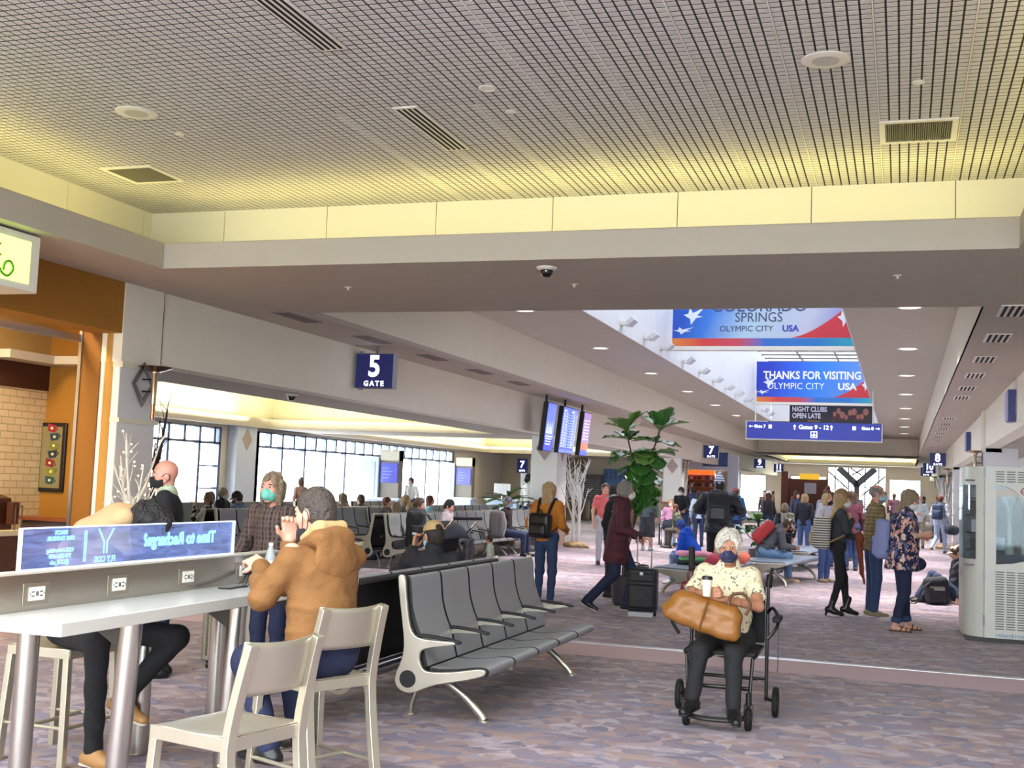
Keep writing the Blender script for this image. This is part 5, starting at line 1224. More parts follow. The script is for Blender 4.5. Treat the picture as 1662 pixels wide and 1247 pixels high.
    def backpack(s, label, m, m2=None, w_=.16, h_=.24, d_=.09, name='backpack', straps=True, det=1, drop=0.):
        t = s.worn(name, label, 'backpack'); b = -s.fw; c = s.pel+s.up*(.27-drop)+b*(.115*s.wd+d_)
        F = np.array([s.rt, s.fw, s.up]); S = Soft(); S.box(c, (w_, d_, h_), .06, F, k=.03); S.box(c+b*d_*.95-s.up*h_*.35, (w_*.78, .035, h_*.48), .03, F, k=.02)
        soft_obj('bag', [(S, {0: .016, 1: .012, 2: .009, 3: .007}[det])], m, t)
        P2 = Soft(); P2.box(c+b*(d_*.95+.03)-s.up*h_*.38, (w_*.62, .02, h_*.33), .015, F, k=.01); soft_obj('front_pocket', [(P2, {0: .012, 1: .011, 2: .008, 3: .007}[det])], m2 or m, t)
        if straps:
            for d in (-1, 1):
                q = M(); a = s.pel+s.up*.455
                q.tube(spline([c+s.up*h_*.8+s.rt*d*.08+s.fw*d_*.8, a+s.rt*d*.115+b*.03+s.up*.075, a+s.rt*d*.125+s.fw*.05+s.up*.055, s.pel+s.up*.33+s.rt*d*.135+s.fw*.125, s.pel+s.up*.20+s.rt*d*.15+s.fw*.09, c+s.rt*d*w_*.9-s.up*h_*.6+s.fw*d_*.6], 5), .012, n=8, flat=2.2)
                q.build('strap', m2 or m, t)
        q = M(); q.tube(spline([c+s.up*h_-s.rt*.03, c+s.up*(h_+.045)+s.fw*.01, c+s.up*h_+s.rt*.03], 5), .008, n=8); q.build('carry_loop', m2 or m, t)
        return t
# ================================================================== PEOPLE
D = math.radians
black_c = cloth('cloth_black', (24, 24, 28)); jeans = cloth('cloth_jeans', (44, 62, 98)); jeans_l = cloth('cloth_jeans_light', (110, 140, 178)); jeans_d = cloth('cloth_jeans_dark', (28, 36, 66)); grey_c = cloth('cloth_grey', (88, 88, 92)); shoe_b = mat('shoe_black', (22, 22, 24), .4); shoe_w = mat('shoe_white', (226, 226, 226), .5); shoe_br = mat('shoe_brown', (120, 88, 60), .5)
sole_w = mat('sole_pale', (206, 200, 190), .6)
mask_b = cloth('mask_black', (26, 26, 30)); mask_t = mat('mask_teal', (110, 190, 172), .8); mask_l = mat('mask_lightblue', (150, 196, 214), .8); mask_w = mat('mask_white', (222, 222, 220), .8)

# --- man in the brown jacket, eating at the counter
loc = (-2.665, 5.21, 0); yaw = D(66)
p = Fig('person', 'person in brown canvas jacket sitting at the counter, hand at mouth', loc, yaw, 1.80, sit=.62)
L = p.w2l
kw = dict(sit=.62, lean=5, hpitch=12, hyaw=12, nlean=16, shw=1.02, wide=1.10,
    elbL=L((-2.91, 5.04, .985)), wrL=L((-3.05, 5.25, 1.115)), handL=(.05, .9, .25), palmL=(.5, .2, -.8), curlL=.6,
    elbR=L((-3.02, 5.46, 1.02)), wrR=L((-2.935, 5.33, 1.235)), handR=(-.15, -.02, .97), palmR=(-.6, -.8, .2), curlR=.75,
    kneeL=(-.13, .40, .60), ankL=(-.12, .20, .24), kneeR=(.13, .42, .60), ankR=(.12, .28, .24))
p.kw = kw; p.pose(kw)
p.body('fair', 3)
duck = cloth('cloth_duck_canvas', (124, 84, 42), bump=1.0, bscale=11); duck_l = cloth('cloth_fleece_tan', (186, 158, 108), bump=.8)
def wrk(X, Y, Z):
    a = 40*Z+16*X+2.2*np.sin(9*X+7*Y)+1.5*np.sin(13*Z-8*X); c_ = 34*Z-26*X+2*np.sin(11*Y+6*Z)
    return .007*np.sin(20*Z+9*X+2.4*np.sin(9*X+7*Y))*np.sin(11*X-8*Y+13*Z)+.011*np.clip(np.abs(np.sin(a*.5))-.35, -1, .3)*(.5+.5*np.sin(7*X+9*Z+1))+.009*np.clip(np.abs(np.sin(c_*.55+1))-.4, -1, .3)*(.5+.5*np.sin(9*Y-8*Z))
S = Soft(); flp = (p.fwp, .80)
S.cap(p.pel-p.up*.05, p.pel+p.up*.16, .172, .168, flat=flp, k=.05); S.cap(p.pel+p.up*.14, p.chest, .168, .176, flat=(p.fw, .78), k=.05)
S.cap(p.pel+p.up*.395-p.rt*.09, p.pel+p.up*.395+p.rt*.09, .092, k=.05); S.cap(p.chest+p.up*.1, p.neck, .10, .075, k=.05)
for n in 'LR':
    sh, el, wr = getattr(p, 'sh'+n), getattr(p, 'el'+n), getattr(p, 'wr'+n)
    S.cap(sh-p.up*.03, el, .070, .066, k=.035); S.cap(el, wr-(wr-el)*.10, .066, .048, k=.03)
S.cut(p.pel+p.up*.05, -p.up); S.cap(p.neck, p.hc, .062, .062, k=.01, sub=True)
p.topobj = soft_obj('jacket', [(S, .0075, wrk)], duck, p.root)
S = Soft(); b = -p.fw
S.cap(p.neck+b*.085-p.rt*.07+p.up*.015, p.neck+b*.085+p.rt*.07+p.up*.015, .042, k=.04); S.ell(p.neck+b*.105-p.up*.085, (.125, .042, .115), np.array([p.rt, p.fw, p.up]), k=.04)
for d in (-1, 1): S.cap(p.neck+b*.06+p.rt*d*.09+p.up*.005, p.neck+p.fw*.07+p.rt*d*.07-p.up*.03, .036, .022, k=.03)
def dsp(X, Y, Z): return .006*np.sin(30*X+22*Z+2*np.sin(14*Y))*np.sin(24*Z+10*Y)
soft_obj('hood', [(S, .007, dsp)], duck, p.root)
S = Soft()
for d in (-1, 1): S.cap(p.neck+b*.05+p.rt*d*.068+p.up*.055, p.neck+p.fw*.055+p.rt*d*.06+p.up*.01, .026, .020, k=.03)
S.cap(p.neck+b*.07-p.rt*.06+p.up*.06, p.neck+b*.07+p.rt*.06+p.up*.06, .028, k=.03)
soft_obj('hood_lining', [(S, .006)], duck_l, p.root)
p.legs(jeans_d, det=2, loose=1.1).shoes(shoe_b, det=1).hair('buzz', 'buzz', 3).mask(mask_b, 2, low=.055)

# --- man asleep on the counter
loc = (-4.27, 5.42, 0); yaw = D(-90)
p = Fig('person', 'person in tan hooded sweatshirt bent over the counter, dark curly hair', loc, yaw, 1.78, sit=.62)
L = p.w2l
kw = dict(sit=.62, lean=34, hpitch=46, nlean=46, shw=1.05, wide=1.0, elbL=L((-3.92, 5.70, .99)), wrL=L((-3.84, 5.50, 1.02)), handL=(.9, .2, 0), palmL=(0, 0, -1), elbR=L((-3.92, 5.12, .99)), wrR=L((-3.84, 5.34, 1.02)), handR=(-.9, .2, 0), palmR=(0, 0, -1),
    kneeL=L((-3.76, 5.62, .66)), ankL=L((-4.0, 5.50, .33)), footL=(.1, 1, -.25), kneeR=L((-3.96, 5.20, .66)), ankR=L((-4.0, 5.28, .10)), footR=(.2, 1, 0))
p.kw = kw; p.pose(kw); p.body('dark', 2, eyes=False)
tan_f = cloth('cloth_tan_fleece', (172, 140, 100))
p.top(tan_f, 'sweatshirt', hem=-.06, thick=1.15, loose=1.05, hood=True, det=2)
S = Soft(); b = -p.fw
S.ell(L((-4.02, 5.42, 1.26)), (.15, .13, .12), k=.05); S.cap(L((-4.12, 5.30, 1.20)), L((-4.10, 5.56, 1.20)), .10, k=.06); S.cap(L((-4.25, 5.42, 1.06)), L((-4.08, 5.42, 1.22)), .15, .11, k=.06); S.cap(L((-3.93, 5.33, 1.31)), L((-3.93, 5.52, 1.31)), .05, k=.05)
for d in (-1, 1): S.cap(p.neck+b*.05+p.rt*d*.09, p.neck+p.fw*.06+p.rt*d*.07, .045, .035, k=.04)
soft_obj('hood', [(S, .009, dsp)], tan_f, p.root)
p.legs(black_c, 'track_trousers', det=2, loose=.95); p.hair('afro', 'black', 2)
m = M()
for k in range(3): m.tube([L((-4.36+.02*k, 5.20-.005, .735)), L((-4.24+.03*k, 5.125, .70))], .007, n=6)
m.build('white_stripes', shoe_w, p.root)
p.shoes(mat('shoe_tan', (176, 132, 82), .5), det=2, sole=sole_w)

# --- woman with teal mask and the bald man
p = Fig('person', 'woman with pale bobbed hair, teal mask and dark plaid shirt', (-4.38, 7.70, 0), D(168), 1.585, lean=4, hyaw=12, elbR=(.25, .06, 1.12), wrR=(.26, .20, .99), elbL=(-.25, -.02, 1.1), wrL=(-.25, .12, .92))
p.body('pink', 2).top(cloth('cloth_dark_plaid', (44, 36, 38), 'plaid', [(96, 78, 70), (24, 20, 24), (120, 98, 88)], 1.2), hem=-.12, det=2, loose=1.1, thick=1.1).legs(jeans_d).shoes(shoe_b).hair('bob', 'ash', 2).mask(mask_t, 2)
p = Fig('person', 'bald man in black jacket and black mask beyond the sleeping man', (-5.36, 7.80, 0), D(118), 1.655, hyaw=12, hpitch=6)
p.body('pink', 2, eyes=True).top(cloth('cloth_pale_green', (176, 186, 160)), 'shirt', hem=-.05, sleeve='short', det=1).legs(jeans_d).shoes(shoe_b).mask(mask_b, 2)
S = Soft(); fl = (p.fw, .72)
S.cap(p.pel-p.up*.02, p.chest, .165, .175, flat=fl, k=.05); S.cap(p.pel+p.up*.415-p.rt*.09, p.pel+p.up*.415+p.rt*.09, .092, k=.05)
for n in 'LR': S.cap(getattr(p, 'sh'+n), getattr(p, 'el'+n), .074, .062, k=.03); S.cap(getattr(p, 'el'+n), getattr(p, 'wr'+n), .06, .046, k=.02)
S.cut(p.pel-p.up*.06, -p.up); S.cap(p.neck, p.hc, .075, .08, k=.01, sub=True); S.box(p.pel+p.up*.2+p.fw*.16, (.055, .13, .4), .02, np.array([p.rt, p.fw, p.up]), k=.01, sub=True)
soft_obj('jacket', [(S, .010)], black_c, p.root)
M().prism([(0, 0), (.03, 0), (.015, .012)], 0, .004, 'y', Matrix.Translation(tuple(p.shL+p.fw*.075-p.up*.13+p.rt*.02))).build('jacket_logo', shoe_w, p.topobj)

# --- lady in the transport chair: facing the camera
CH = (-1.16, 8.30, 0); CY_ = PI+.03
p = Fig('person', 'white-haired woman in cream patterned blouse, dark mask, seated in the transport chair', CH, CY_, 1.67, sit=.50)
kw = dict(sit=.50, lean=-6, hpitch=8, hyaw=4, nlean=4, wide=1.08, shw=.98, brow='white', pelvis=(0, -.16, .56),
    elbL=(-.24, .03, .81), wrL=(-.03, .22, .86), handL=(.95, .22, .05), palmL=(.2, .2, .9), curlL=.55, elbR=(.25, .0, .83), wrR=(.11, .25, .90), handR=(-.75, .5, .1), palmR=(-.35, -.9, .1), curlR=.8,
    kneeL=(-.105, .32, .50), ankL=(-.12, .40, .17), kneeR=(.13, .30, .50), ankR=(.16, .36, .20), footL=(-.25, 1, -.1), footR=(.28, 1, -.1))
p.kw = kw; p.pose(kw); p.body('tan', 3)
blouse = cloth('cloth_cream_blouse', (226, 214, 180), 'floral', [(96, 104, 112), (118, 110, 96)], 2.6)
for n_ in blouse.node_tree.nodes:
    if n_.type == 'MATH' and n_.operation == 'GREATER_THAN': n_.inputs[1].default_value = .645
p.top(blouse, 'blouse', hem=-.13, sleeve='short', thick=1.12, loose=1.08, det=3, belly=.03)
p.legs(black_c, det=2, loose=1.02, hips=1.15).shoes(shoe_b, det=2, sole=mat('sole_dark', (40, 38, 38), .6)).hair('full', 'white', 3).mask(cloth('mask_navy', (40, 44, 76), 'floral', [(70, 74, 116)], 2.), 3)
lady = p
# transport chair
t = thing('transport_chair', 'black framed transport wheelchair with four small wheels, seen from the front', 'wheelchair', CH, CY_)
fr = mat('frame_black', (20, 20, 22), .35, .4)
for s in (-1, 1):
    M().tube(spline([(s*.27, -.36, .10), (s*.27, -.36, .45), (s*.27, -.37, .80), (s*.27, -.40, .93), (s*.29, -.45, 1.03)], 4), .013, n=10).build('rear_post', fr, t)
    M().tube([(s*.29, -.42, .99), (s*.30, -.47, 1.15)] if s > 0 else [(s*.27, -.40, .90), (s*.275, -.44, .98)], .024, n=12).build('push_handle', mat('grip_black', (14, 14, 14), .8), t)
    M().tube([(s*.24, -.34, .48), (s*.24, .18, .48), (s*.22, .22, .46), (s*.20, .24, .12)], .012, n=10).build('side_frame', fr, t)
    a = M().tube(spline([(s*.27, -.36, .72), (s*.31, -.30, .76), (s*.36, -.1, .72), (s*.36, .02, .66), (s*.30, .06, .58)], 4), .012, n=8); a.build('arm_frame', fr, t)
    M().box(s*.36-.03, s*.36+.03, -.16, .06, .695, .73).build('armrest', MATS['grip_black'], t, bevel=.012)
    for (x, y, r, nm) in ((s*.34, -.30, .105, 'rear_wheel'), (s*.205, .28, .075, 'caster_wheel')):
        wv = M().lathe([(r*.62, -.014), (r*.9, -.02), (r, -.012), (r, .012), (r*.9, .02), (r*.62, .014)], 28, Matrix.Translation((x, y, r)) @ Matrix.Rotation(PI/2, 4, 'Y'), caps=False).build(nm, MATS['grip_black'], t)
        M().lathe([(.001, -.012), (r*.64, -.012), (r*.64, .012), (.001, .012)], 20, Matrix.Translation((x, y, r)) @ Matrix.Rotation(PI/2, 4, 'Y')).build('hub', mat('hub_grey', (96, 96, 98), .5), wv)
        if nm[0] == 'c': M().box(x-.03, x-.022, y-.02, y+.02, r, r+.10).box(x+.022, x+.03, y-.02, y+.02, r, r+.10).cyl((x, y, r+.09), (x, y, r+.17), .02, n=12).build('fork', fr, wv)
    f_ = M().tube([(s*.27, -.34, .12), (s*.34, -.30, .105)], .012, n=8); f_.build('axle', fr, t)
M().box(-.235, .235, -.34, .2, .47, .495).build('seat', mat('sling_black', (24, 24, 26), .8), t, bevel=.01); M().box(-.25, .25, -.40, -.375, .5, .90).build('backrest', MATS['sling_black'], t, bevel=.008)
M().cyl((-.24, .0, .30), (.24, .0, .30), .010, n=8).build('cross_brace', fr, t); M().cyl((-.20, .2, .26), (.20, .2, .26), .014, n=10).build('cross_brace', fr, t); M().cyl((-.27, -.36, .25), (.27, -.36, .25), .010, n=8).build('cross_brace', fr, t)
M().tube(spline([(-.2, .24, .14), (-.19, .36, .10), (-.1, .43, .085), (.1, .43, .085), (.19, .36, .10), (.2, .24, .14)], 5), .016, n=10).box(-.17, .17, .30, .42, .072, .082).build('footrest', fr, t)
M().tube([(-.37, .0, .66), (-.372, .02, .40), (-.37, .02, .36)], .004, n=6).build('strap', fr, t)
# bag, cup
t = lady.worn('tan_handbag', 'large tan leather handbag on the lap of the seated woman', 'bag')
tanl = mat('tan_leather', (142, 92, 36), .45, noise=(5, .15), bump=(14, .4))
S = Soft(); Fb = np.array([unit((.96, .0, .27)), (0, 1, 0), unit((-.27, 0, .96))]); c = V3(.10, .25, .76)
S.box(c, (.245, .085, .11), .07, Fb, k=.03); S.box(c-Fb[2]*.07, (.27, .10, .05), .045, Fb, k=.04); S.cap(c+Fb[0]*.20+Fb[2]*.0, c+Fb[0]*.27-Fb[2]*.05, .05, .035, k=.05)
soft_obj('bag_body', [(S, .0075, lambda X, Y, Z: .006*np.sin(26*X+12*Z)*np.sin(30*Z+8*X))], tanl, t)
M().tube(spline([c+Fb[0]*-.14+Fb[2]*.09+V3(0, .04, 0), c-Fb[0]*.13+Fb[2]*.17+V3(0, .02, 0), c-Fb[0]*.20+Fb[2]*.21+V3(0, .0, 0), c-Fb[0]*.27+Fb[2]*.16, c-Fb[0]*.26+Fb[2]*.08], 6), .011, n=10).build('handle', mat('handle_brown', (92, 56, 34), .5), t)
M().tube(spline([c+Fb[1]*.10+Fb[2]*.10, c+Fb[1]*.108, c+Fb[1]*.112-Fb[2]*.10], 4), .018, n=8, flat=.4).build('seam_strap', tanl, t)
t = lady.worn('coffee_cup', 'white paper coffee cup with black lid held by the seated woman', 'cup'); T = Matrix.Translation((.085, .33, .885))
M().lathe([(.026, -.0), (.036, .115)], 28, T).build('cup', mat('paper_cup', (232, 224, 206), .6), t); M().lathe([(.039, .113), (.039, .123), (.034, .135), (.030, .135), (.028, .130), (.001, .130)], 28, T).build('lid', mat('lid_black', (20, 20, 20), .35), t)
t = thing('burgundy_bag', 'burgundy leather bag hanging behind the seated woman', 'bag', (-1.42, 8.80, .60), .2)
S = Soft(); S.box((0, 0, .14), (.14, .06, .16), .04, k=.02); soft_obj('bag_body', [(S, .01)], mat('burgundy_leather', (92, 26, 28), .4), t); M().tube(spline([(-.08, 0, .29), (-.07, 0, .38), (.07, 0, .38), (.08, 0, .29)], 5), .01).build('handle', MATS['burgundy_leather'], t)

# --- man in tan cap on the rear bench
p = Fig('person', 'man in tan baseball cap seated on the rear bench, seen from behind, hand raised', (-3.66, 9.06, 0), D(20), 1.74, sit=.36, lean=4, hyaw=34, hpitch=12, elbL=(-.30, .08, .74), wrL=(-.17, .17, .97), handL=(.1, .25, .9), palmL=(.9, -.3, 0), curlL=.7, elbR=(.27, .02, .62), wrR=(.14, .27, .60), kneeL=(-.14, .42, .42), kneeR=(.12, .42, .42), ankL=(-.13, .50, .085), ankR=(.12, .5, .085))
p.body('tan', 2).top(cloth('cloth_charcoal', (30, 30, 36)), 'jacket', hem=-.08, det=2, thick=1.2, loose=1.08).legs(jeans).shoes(shoe_b).hair('buzz', 'dark', 2).cap(cloth('cap_tan', (178, 150, 104)), 2, back=True).mask(mask_l, 2)

# --- woman in orange, seen from behind
p = Fig('person', 'woman in rust orange top walking away, black backpack on one shoulder', (-4.36, 14.66, 0), D(-14), 1.60, hyaw=-18, lean=2, elbR=(.24, .0, 1.12), wrR=(.20, .2, 1.05), elbL=(-.25, -.05, 1.12), wrL=(-.25, .08, .95), wide=1.02)
p.body('fair', 1).top(cloth('cloth_rust_orange', (184, 112, 34)), 'sweater', hem=-.04, det=2, thick=1.15, loose=1.02).legs(jeans, det=2).shoes(shoe_br).hair('long', 'blonde', 2)
p.backpack('black leather backpack on the woman in orange', mat('black_leather', (22, 22, 26), .4), w_=.17, h_=.17, d_=.075, det=2, drop=.10)
# --- woman in maroon jacket with the suitcase
p = Fig('person', 'person in long maroon jacket and jeans striding right with a suitcase', (-3.42, 14.72, 0), D(-84), 1.645, lean=7, hyaw=18, wide=1.18,
    kneeL=(-.10, .20, .50), ankL=(-.09, .12, .10), kneeR=(.10, -.02, .50), ankR=(.10, -.36, .14), footR=(.1, .8, -.35), elbR=(.22, .06, 1.08), wrR=(.22, .33, 1.0), handR=(0, .9, -.35), palmR=(0, -.3, -1), elbL=(-.23, .0, 1.1), wrL=(-.22, .2, .98))
p.body('pink', 2, eyes=False).top(cloth('cloth_maroon', (74, 30, 40)), 'jacket', hem=-.30, det=2, thick=1.2, loose=1.22, hood=True).legs(jeans_d, det=2, loose=1.08, flare=.012).shoes(shoe_b, det=1, sole=sole_w).hair('full', 'grey', 2).mask(mask_w, 1)
S = Soft(); S.cap(p.pel+p.up*.05+p.fw*.11, p.pel+p.up*.36+p.fw*.10, .10, .085, flat=(p.fw, .6), k=.04); soft_obj('scarf', [(S, .010)], cloth('cloth_taupe', (150, 116, 98)), p.root)
# --- beanie woman
p = Fig('person', 'woman in tan beanie and black clothes standing with a striped backpack', (-.79, 16.14, 0), D(-80), 1.645, hpitch=6, elbR=(.22, .08, 1.16), wrR=(.10, .17, 1.30), handR=(-.4, -.2, .9), palmR=(-.3, -1, 0), curlR=1.0, elbL=(-.22, .06, 1.12), wrL=(-.14, .26, 1.06), ankL=(-.09, .14, .13), kneeL=(-.10, .10, .50), ankR=(.09, -.08, .13), kneeR=(.10, .02, .5), footL=(-.1, 1, -.25), footR=(.1, 1, -.25))
p.body('fair', 2).top(cloth('cloth_charcoal_knit', (52, 54, 60)), 'sweater', hem=-.02, det=2, thick=1.1).legs(black_c, 'trousers', det=2, loose=.88).shoes(mat('boot_black', (24, 22, 24), .35), 'boot', det=2, boot=.10, heel=.045).hair('long', 'blonde', 1).beanie(cloth('knit_tan', (140, 112, 78)), 2, tall=.02).mask(mask_w, 2)
p.backpack('grey and cream striped backpack on the beanie woman', cloth('bag_stripes', (92, 88, 92), 'stripes', [(206, 200, 186)], 1.6), mat('bag_tan', (166, 132, 84), .6), w_=.16, h_=.22, d_=.11, det=2, drop=.10)
t = p.worn('rust_jacket', 'rust coloured jacket draped over the arm of the beanie woman', 'jacket')
S = Soft(); S.cap((-.16, .30, 1.08), (-.02, .30, 1.05), .05, k=.04); S.cap((-.10, .30, 1.05), (-.08, .33, .62), .10, .07, flat=((0, 1, 0), .4), k=.05); S.cap((-.04, .27, 1.0), (-.02, .36, .46), .07, .03, flat=((0, 1, 0), .5), k=.05)
soft_obj('cloth', [(S, .010, dsp)], cloth('cloth_rust', (130, 58, 34)), t)
# --- bearded man in plaid
p = Fig('person', 'balding man in green plaid shirt and jeans with light blue mask', (-.35, 16.50, 0), D(-72), 1.745, hyaw=-14, wide=1.08, shw=1.06, elbR=(.26, .02, 1.16), wrR=(.2, .24, 1.1), elbL=(-.25, .02, 1.14), wrL=(-.16, .26, 1.12))
p.body('pink', 2).top(cloth('cloth_green_plaid', (98, 92, 62), 'plaid', [(150, 128, 82), (52, 70, 54), (130, 74, 52)], 1.0), hem=-.10, det=2, loose=1.08, thick=1.15).legs(jeans, det=2, loose=1.08).shoes(mat('shoe_khaki', (128, 116, 88), .6), det=1, sole=sole_w).hair('balding', 'grey', 1).mask(mask_l, 2).glasses(black)
S = Soft(); F = np.array([p.hr, p.hf, p.hu]); S.ell(p.hc+p.hf*.03-p.hu*.085, (.058, .066, .05), F, k=.02); soft_obj('beard', [(S, .009)], HAIR['grey'], p.root)
# --- woman in the floral blouse
p = Fig('person', 'woman in navy and pink floral blouse looking down at her phone', (.02, 14.92, 0), D(-86), 1.69, hpitch=22, nlean=14, wide=1.38, shw=1.05, elbR=(.27, .02, 1.14), wrR=(.13, .22, 1.15), handR=(-.3, .9, .2), palmR=(-.9, 0, .3), elbL=(-.26, .03, 1.12), wrL=(-.08, .23, 1.12), handL=(.3, .9, .2), palmL=(.9, 0, .3), ankL=(-.12, .06, .085), ankR=(.12, -.08, .085))
p.body('fair', 2, eyes=False).top(cloth('cloth_floral', (30, 30, 62), 'floral', [(206, 150, 140), (226, 196, 176), (90, 96, 140)], 1.0), 'blouse', hem=-.20, sleeve='elbow', det=2, loose=1.25, thick=1.25).legs(jeans_d, det=2, loose=1.15, length=.86, hips=1.15).hair('long', 'ash', 2).mask(mask_w, 1).glasses(mat('glasses_dark', (40, 40, 44), .3))
for n in 'LR':
    kn, an = getattr(p, 'kn'+n), getattr(p, 'an'+n); q = kn+(an-kn)*.86; S = Soft(); S.cap(q-V3(0, 0, .03), q+V3(0, 0, .02), .068, .064, k=.01); S.cut(q-V3(0, 0, .03), (0, 0, -1)); S.cut(q+V3(0, 0, .03), (0, 0, 1)); soft_obj('rolled_cuff', [(S, .009)], jeans, p.root)
    ft = getattr(p, 'ft'+n); S = Soft(); S.cap(an-ft*.05-V3(0, 0, .078), an+ft*.16-V3(0, 0, .078), .038, .038, flat=((0, 0, 1), .25), k=.01); o = soft_obj('sandal', [(S, .008)], mat('sandal_brown', (86, 60, 46), .5), p.root)
    sd = unit(np.cross(ft, (0, 0, 1))); M().tube(spline([an+ft*.06-sd*.04-V3(0, 0, .07), an+ft*.08-V3(0, 0, .022), an+ft*.06+sd*.04-V3(0, 0, .07)], 5), .008, n=6).tube(spline([an+ft*.12-sd*.04-V3(0, 0, .075), an+ft*.13-V3(0, 0, .038), an+ft*.12+sd*.04-V3(0, 0, .075)], 5), .007, n=6).build('sandal_straps', MATS['sandal_brown'], o)
t = p.worn('handheld_phone', 'dark phone held by the woman in floral blouse', 'phone'); M().box(-.02, .055, .335, .348, 1.12, 1.27, Matrix.Identity(4)).build('phone', black, t, bevel=.004)
t = p.backpack('lavender blue backpack with dark jacket on the floral woman', cloth('bag_lavender', (126, 134, 178)), cloth('bag_slate', (74, 78, 112)), w_=.14, h_=.24, d_=.085, det=2, drop=.13)
t = p.worn('travel_pillow', 'dark blue round pouch on the far side of the floral woman', 'bag'); S = Soft(); S.ell((-.06, .17, .80), (.09, .11, .085)); soft_obj('pouch', [(S, .01)], jeans_d, t)
# --- man in black puffer jacket
p = Fig('person', 'large man in black puffer jacket and blue white knit hat, seen from behind', (-2.96, 20.2, 0), D(6), 1.80, wide=1.28, shw=1.22, elbL=(-.34, .06, 1.18), wrL=(-.18, .24, 1.14), elbR=(.34, .06, 1.18), wrR=(.18, .24, 1.14))
p.body('tan', 1, eyes=False).top(cloth('cloth_puffer', (30, 32, 40), rough=.5), 'puffer_jacket', hem=-.12, det=1, thick=1.55, loose=1.12, hood=True).legs(black_c, loose=1.15).shoes(shoe_b).hair('short', 'dark', 0)
p.beanie(cloth('knit_blue_white', (226, 226, 236), 'stripes', [(90, 104, 168)], 1.3), 1, tall=.035, band=cloth('knit_blue', (44, 72, 178)), pom=cloth('knit_pom', (200, 204, 222)))
p.backpack('black and grey backpack on the man in puffer jacket', cloth('bag_black', (40, 42, 46)), cloth('bag_grey', (86, 88, 94)), w_=.17, h_=.25, d_=.10, det=1)
# --- seated man with red backpack
p = Fig('person', 'man in grey hooded sweatshirt and pale cap sitting bent forward on backless bench', (-2.36, 21.55, 0), D(-78), 1.74, sit=.42, lean=40, hpitch=38, nlean=50, elbL=(-.2, .34, .62), wrL=(-.08, .52, .60), elbR=(.2, .34, .62), wrR=(.08, .54, .60), wide=1.05)
p.body('tan', 1, eyes=False).top(cloth('cloth_grey_hood', (84, 84, 92)), 'sweatshirt', hem=-.06, det=1, thick=1.2, loose=1.1, hood=True).legs(jeans_l, loose=1.1).shoes(mat('shoe_beige', (196, 168, 140), .5), sole=sole_w).hair('short', 'brown', 1).cap(cloth('cap_grey', (198, 198, 204)), 1).mask(mask_b, 1)
p.backpack('red and grey backpack on the man bent forward', cloth('bag_red', (190, 62, 66)), cloth('bag_grey2', (110, 108, 112)), w_=.15, h_=.23, d_=.09, det=1)
# --- boy in the blue hoodie
p = Fig('person', 'boy in bright blue hooded jacket sitting on the backless bench', (-3.2, 19.5, 0), D(80), 1.45, sit=.42, lean=30, hpitch=40, nlean=40, elbL=(-.18, .30, .58), wrL=(-.05, .42, .60), elbR=(.18, .3, .58), wrR=(.05, .42, .6))
p.body('fair', 1, eyes=False).top(cloth('cloth_bright_blue', (26, 84, 206)), 'hooded_jacket', hem=-.06, det=1, thick=1.25, loose=1.15, hood=True).legs(jeans_l).shoes(shoe_w).hair('short', 'dark', 1)
S = Soft(); F = np.array([p.hr, p.hf, p.hu]); S.ell(p.hc-p.hf*.03+p.hu*.02, (.095, .105, .11), F, k=.02); S.ell(p.hc+p.hf*.10-p.hu*.02, (.075, .09, .10), F, k=.02, sub=True); soft_obj('hood', [(S, .011)], cloth('cloth_blue_hood', (56, 84, 160)), p.root)
p = Fig('person', 'small child with light brown hair just behind the seated woman', (-2.64, 18.85, 0), D(30), 1.16, sit=.42); p.body('fair', 1, eyes=False).top(cloth('cloth_peach', (226, 150, 120)), hem=-.05, thick=1.2).legs(jeans_l).shoes(shoe_w, det=0).hair('short', 'ash', 1)
# ================================================================== MORE PEOPLE, FARTHER OFF
def quick(label, loc, yaw, h, skin='fair', top=(60, 60, 70), legs=(44, 62, 98), hair=('short', 'brown'), shoes=None, mask=None, det=1, hood=False, cap=None, beanie=None, thick=1.1, loose=1.0, group=None, topname='jacket', pat=None, shorts=False, eyes=None, hem=-.08, **kw):
    p = Fig('person', label, loc, D(yaw), h, group, **kw)
    bare = 'LR' if shorts else ''
    p.body(skin, det, eyes=(det >= 1 if eyes is None else eyes), bare=bare)
    cn = 'cloth_%d_%d_%d' % tuple(top)
    p.top(cloth(cn+(pat[0] if pat else ''), top, pat[0] if pat else 'plain', pat[1] if pat else None, pat[2] if pat and len(pat) > 2 else 1.), topname, hem=hem, det=det, thick=thick, loose=loose, hood=hood, sleeve=kw.get('sleeve', 'long'))
    p.legs(cloth('cloth_%d_%d_%d' % tuple(legs), legs), 'shorts' if shorts else 'trousers', det=det, loose=1.35 if shorts else 1.05, length=.1 if shorts else 1.)
    p.shoes(mat('shoe_%d_%d_%d' % tuple(shoes or (40, 38, 40)), shoes or (40, 38, 40), .5), det=det)
    if hair: p.hair(hair[0], hair[1], det)
    if mask: p.mask({'b': mask_b, 'l': mask_l, 'w': mask_w, 't': mask_t}[mask], det)
    if cap: p.cap(cloth('cap_%d_%d_%d' % tuple(cap), cap), det)
    if beanie: p.beanie(cloth('knit_%d_%d_%d' % tuple(beanie), beanie), det, tall=.02)
    return p
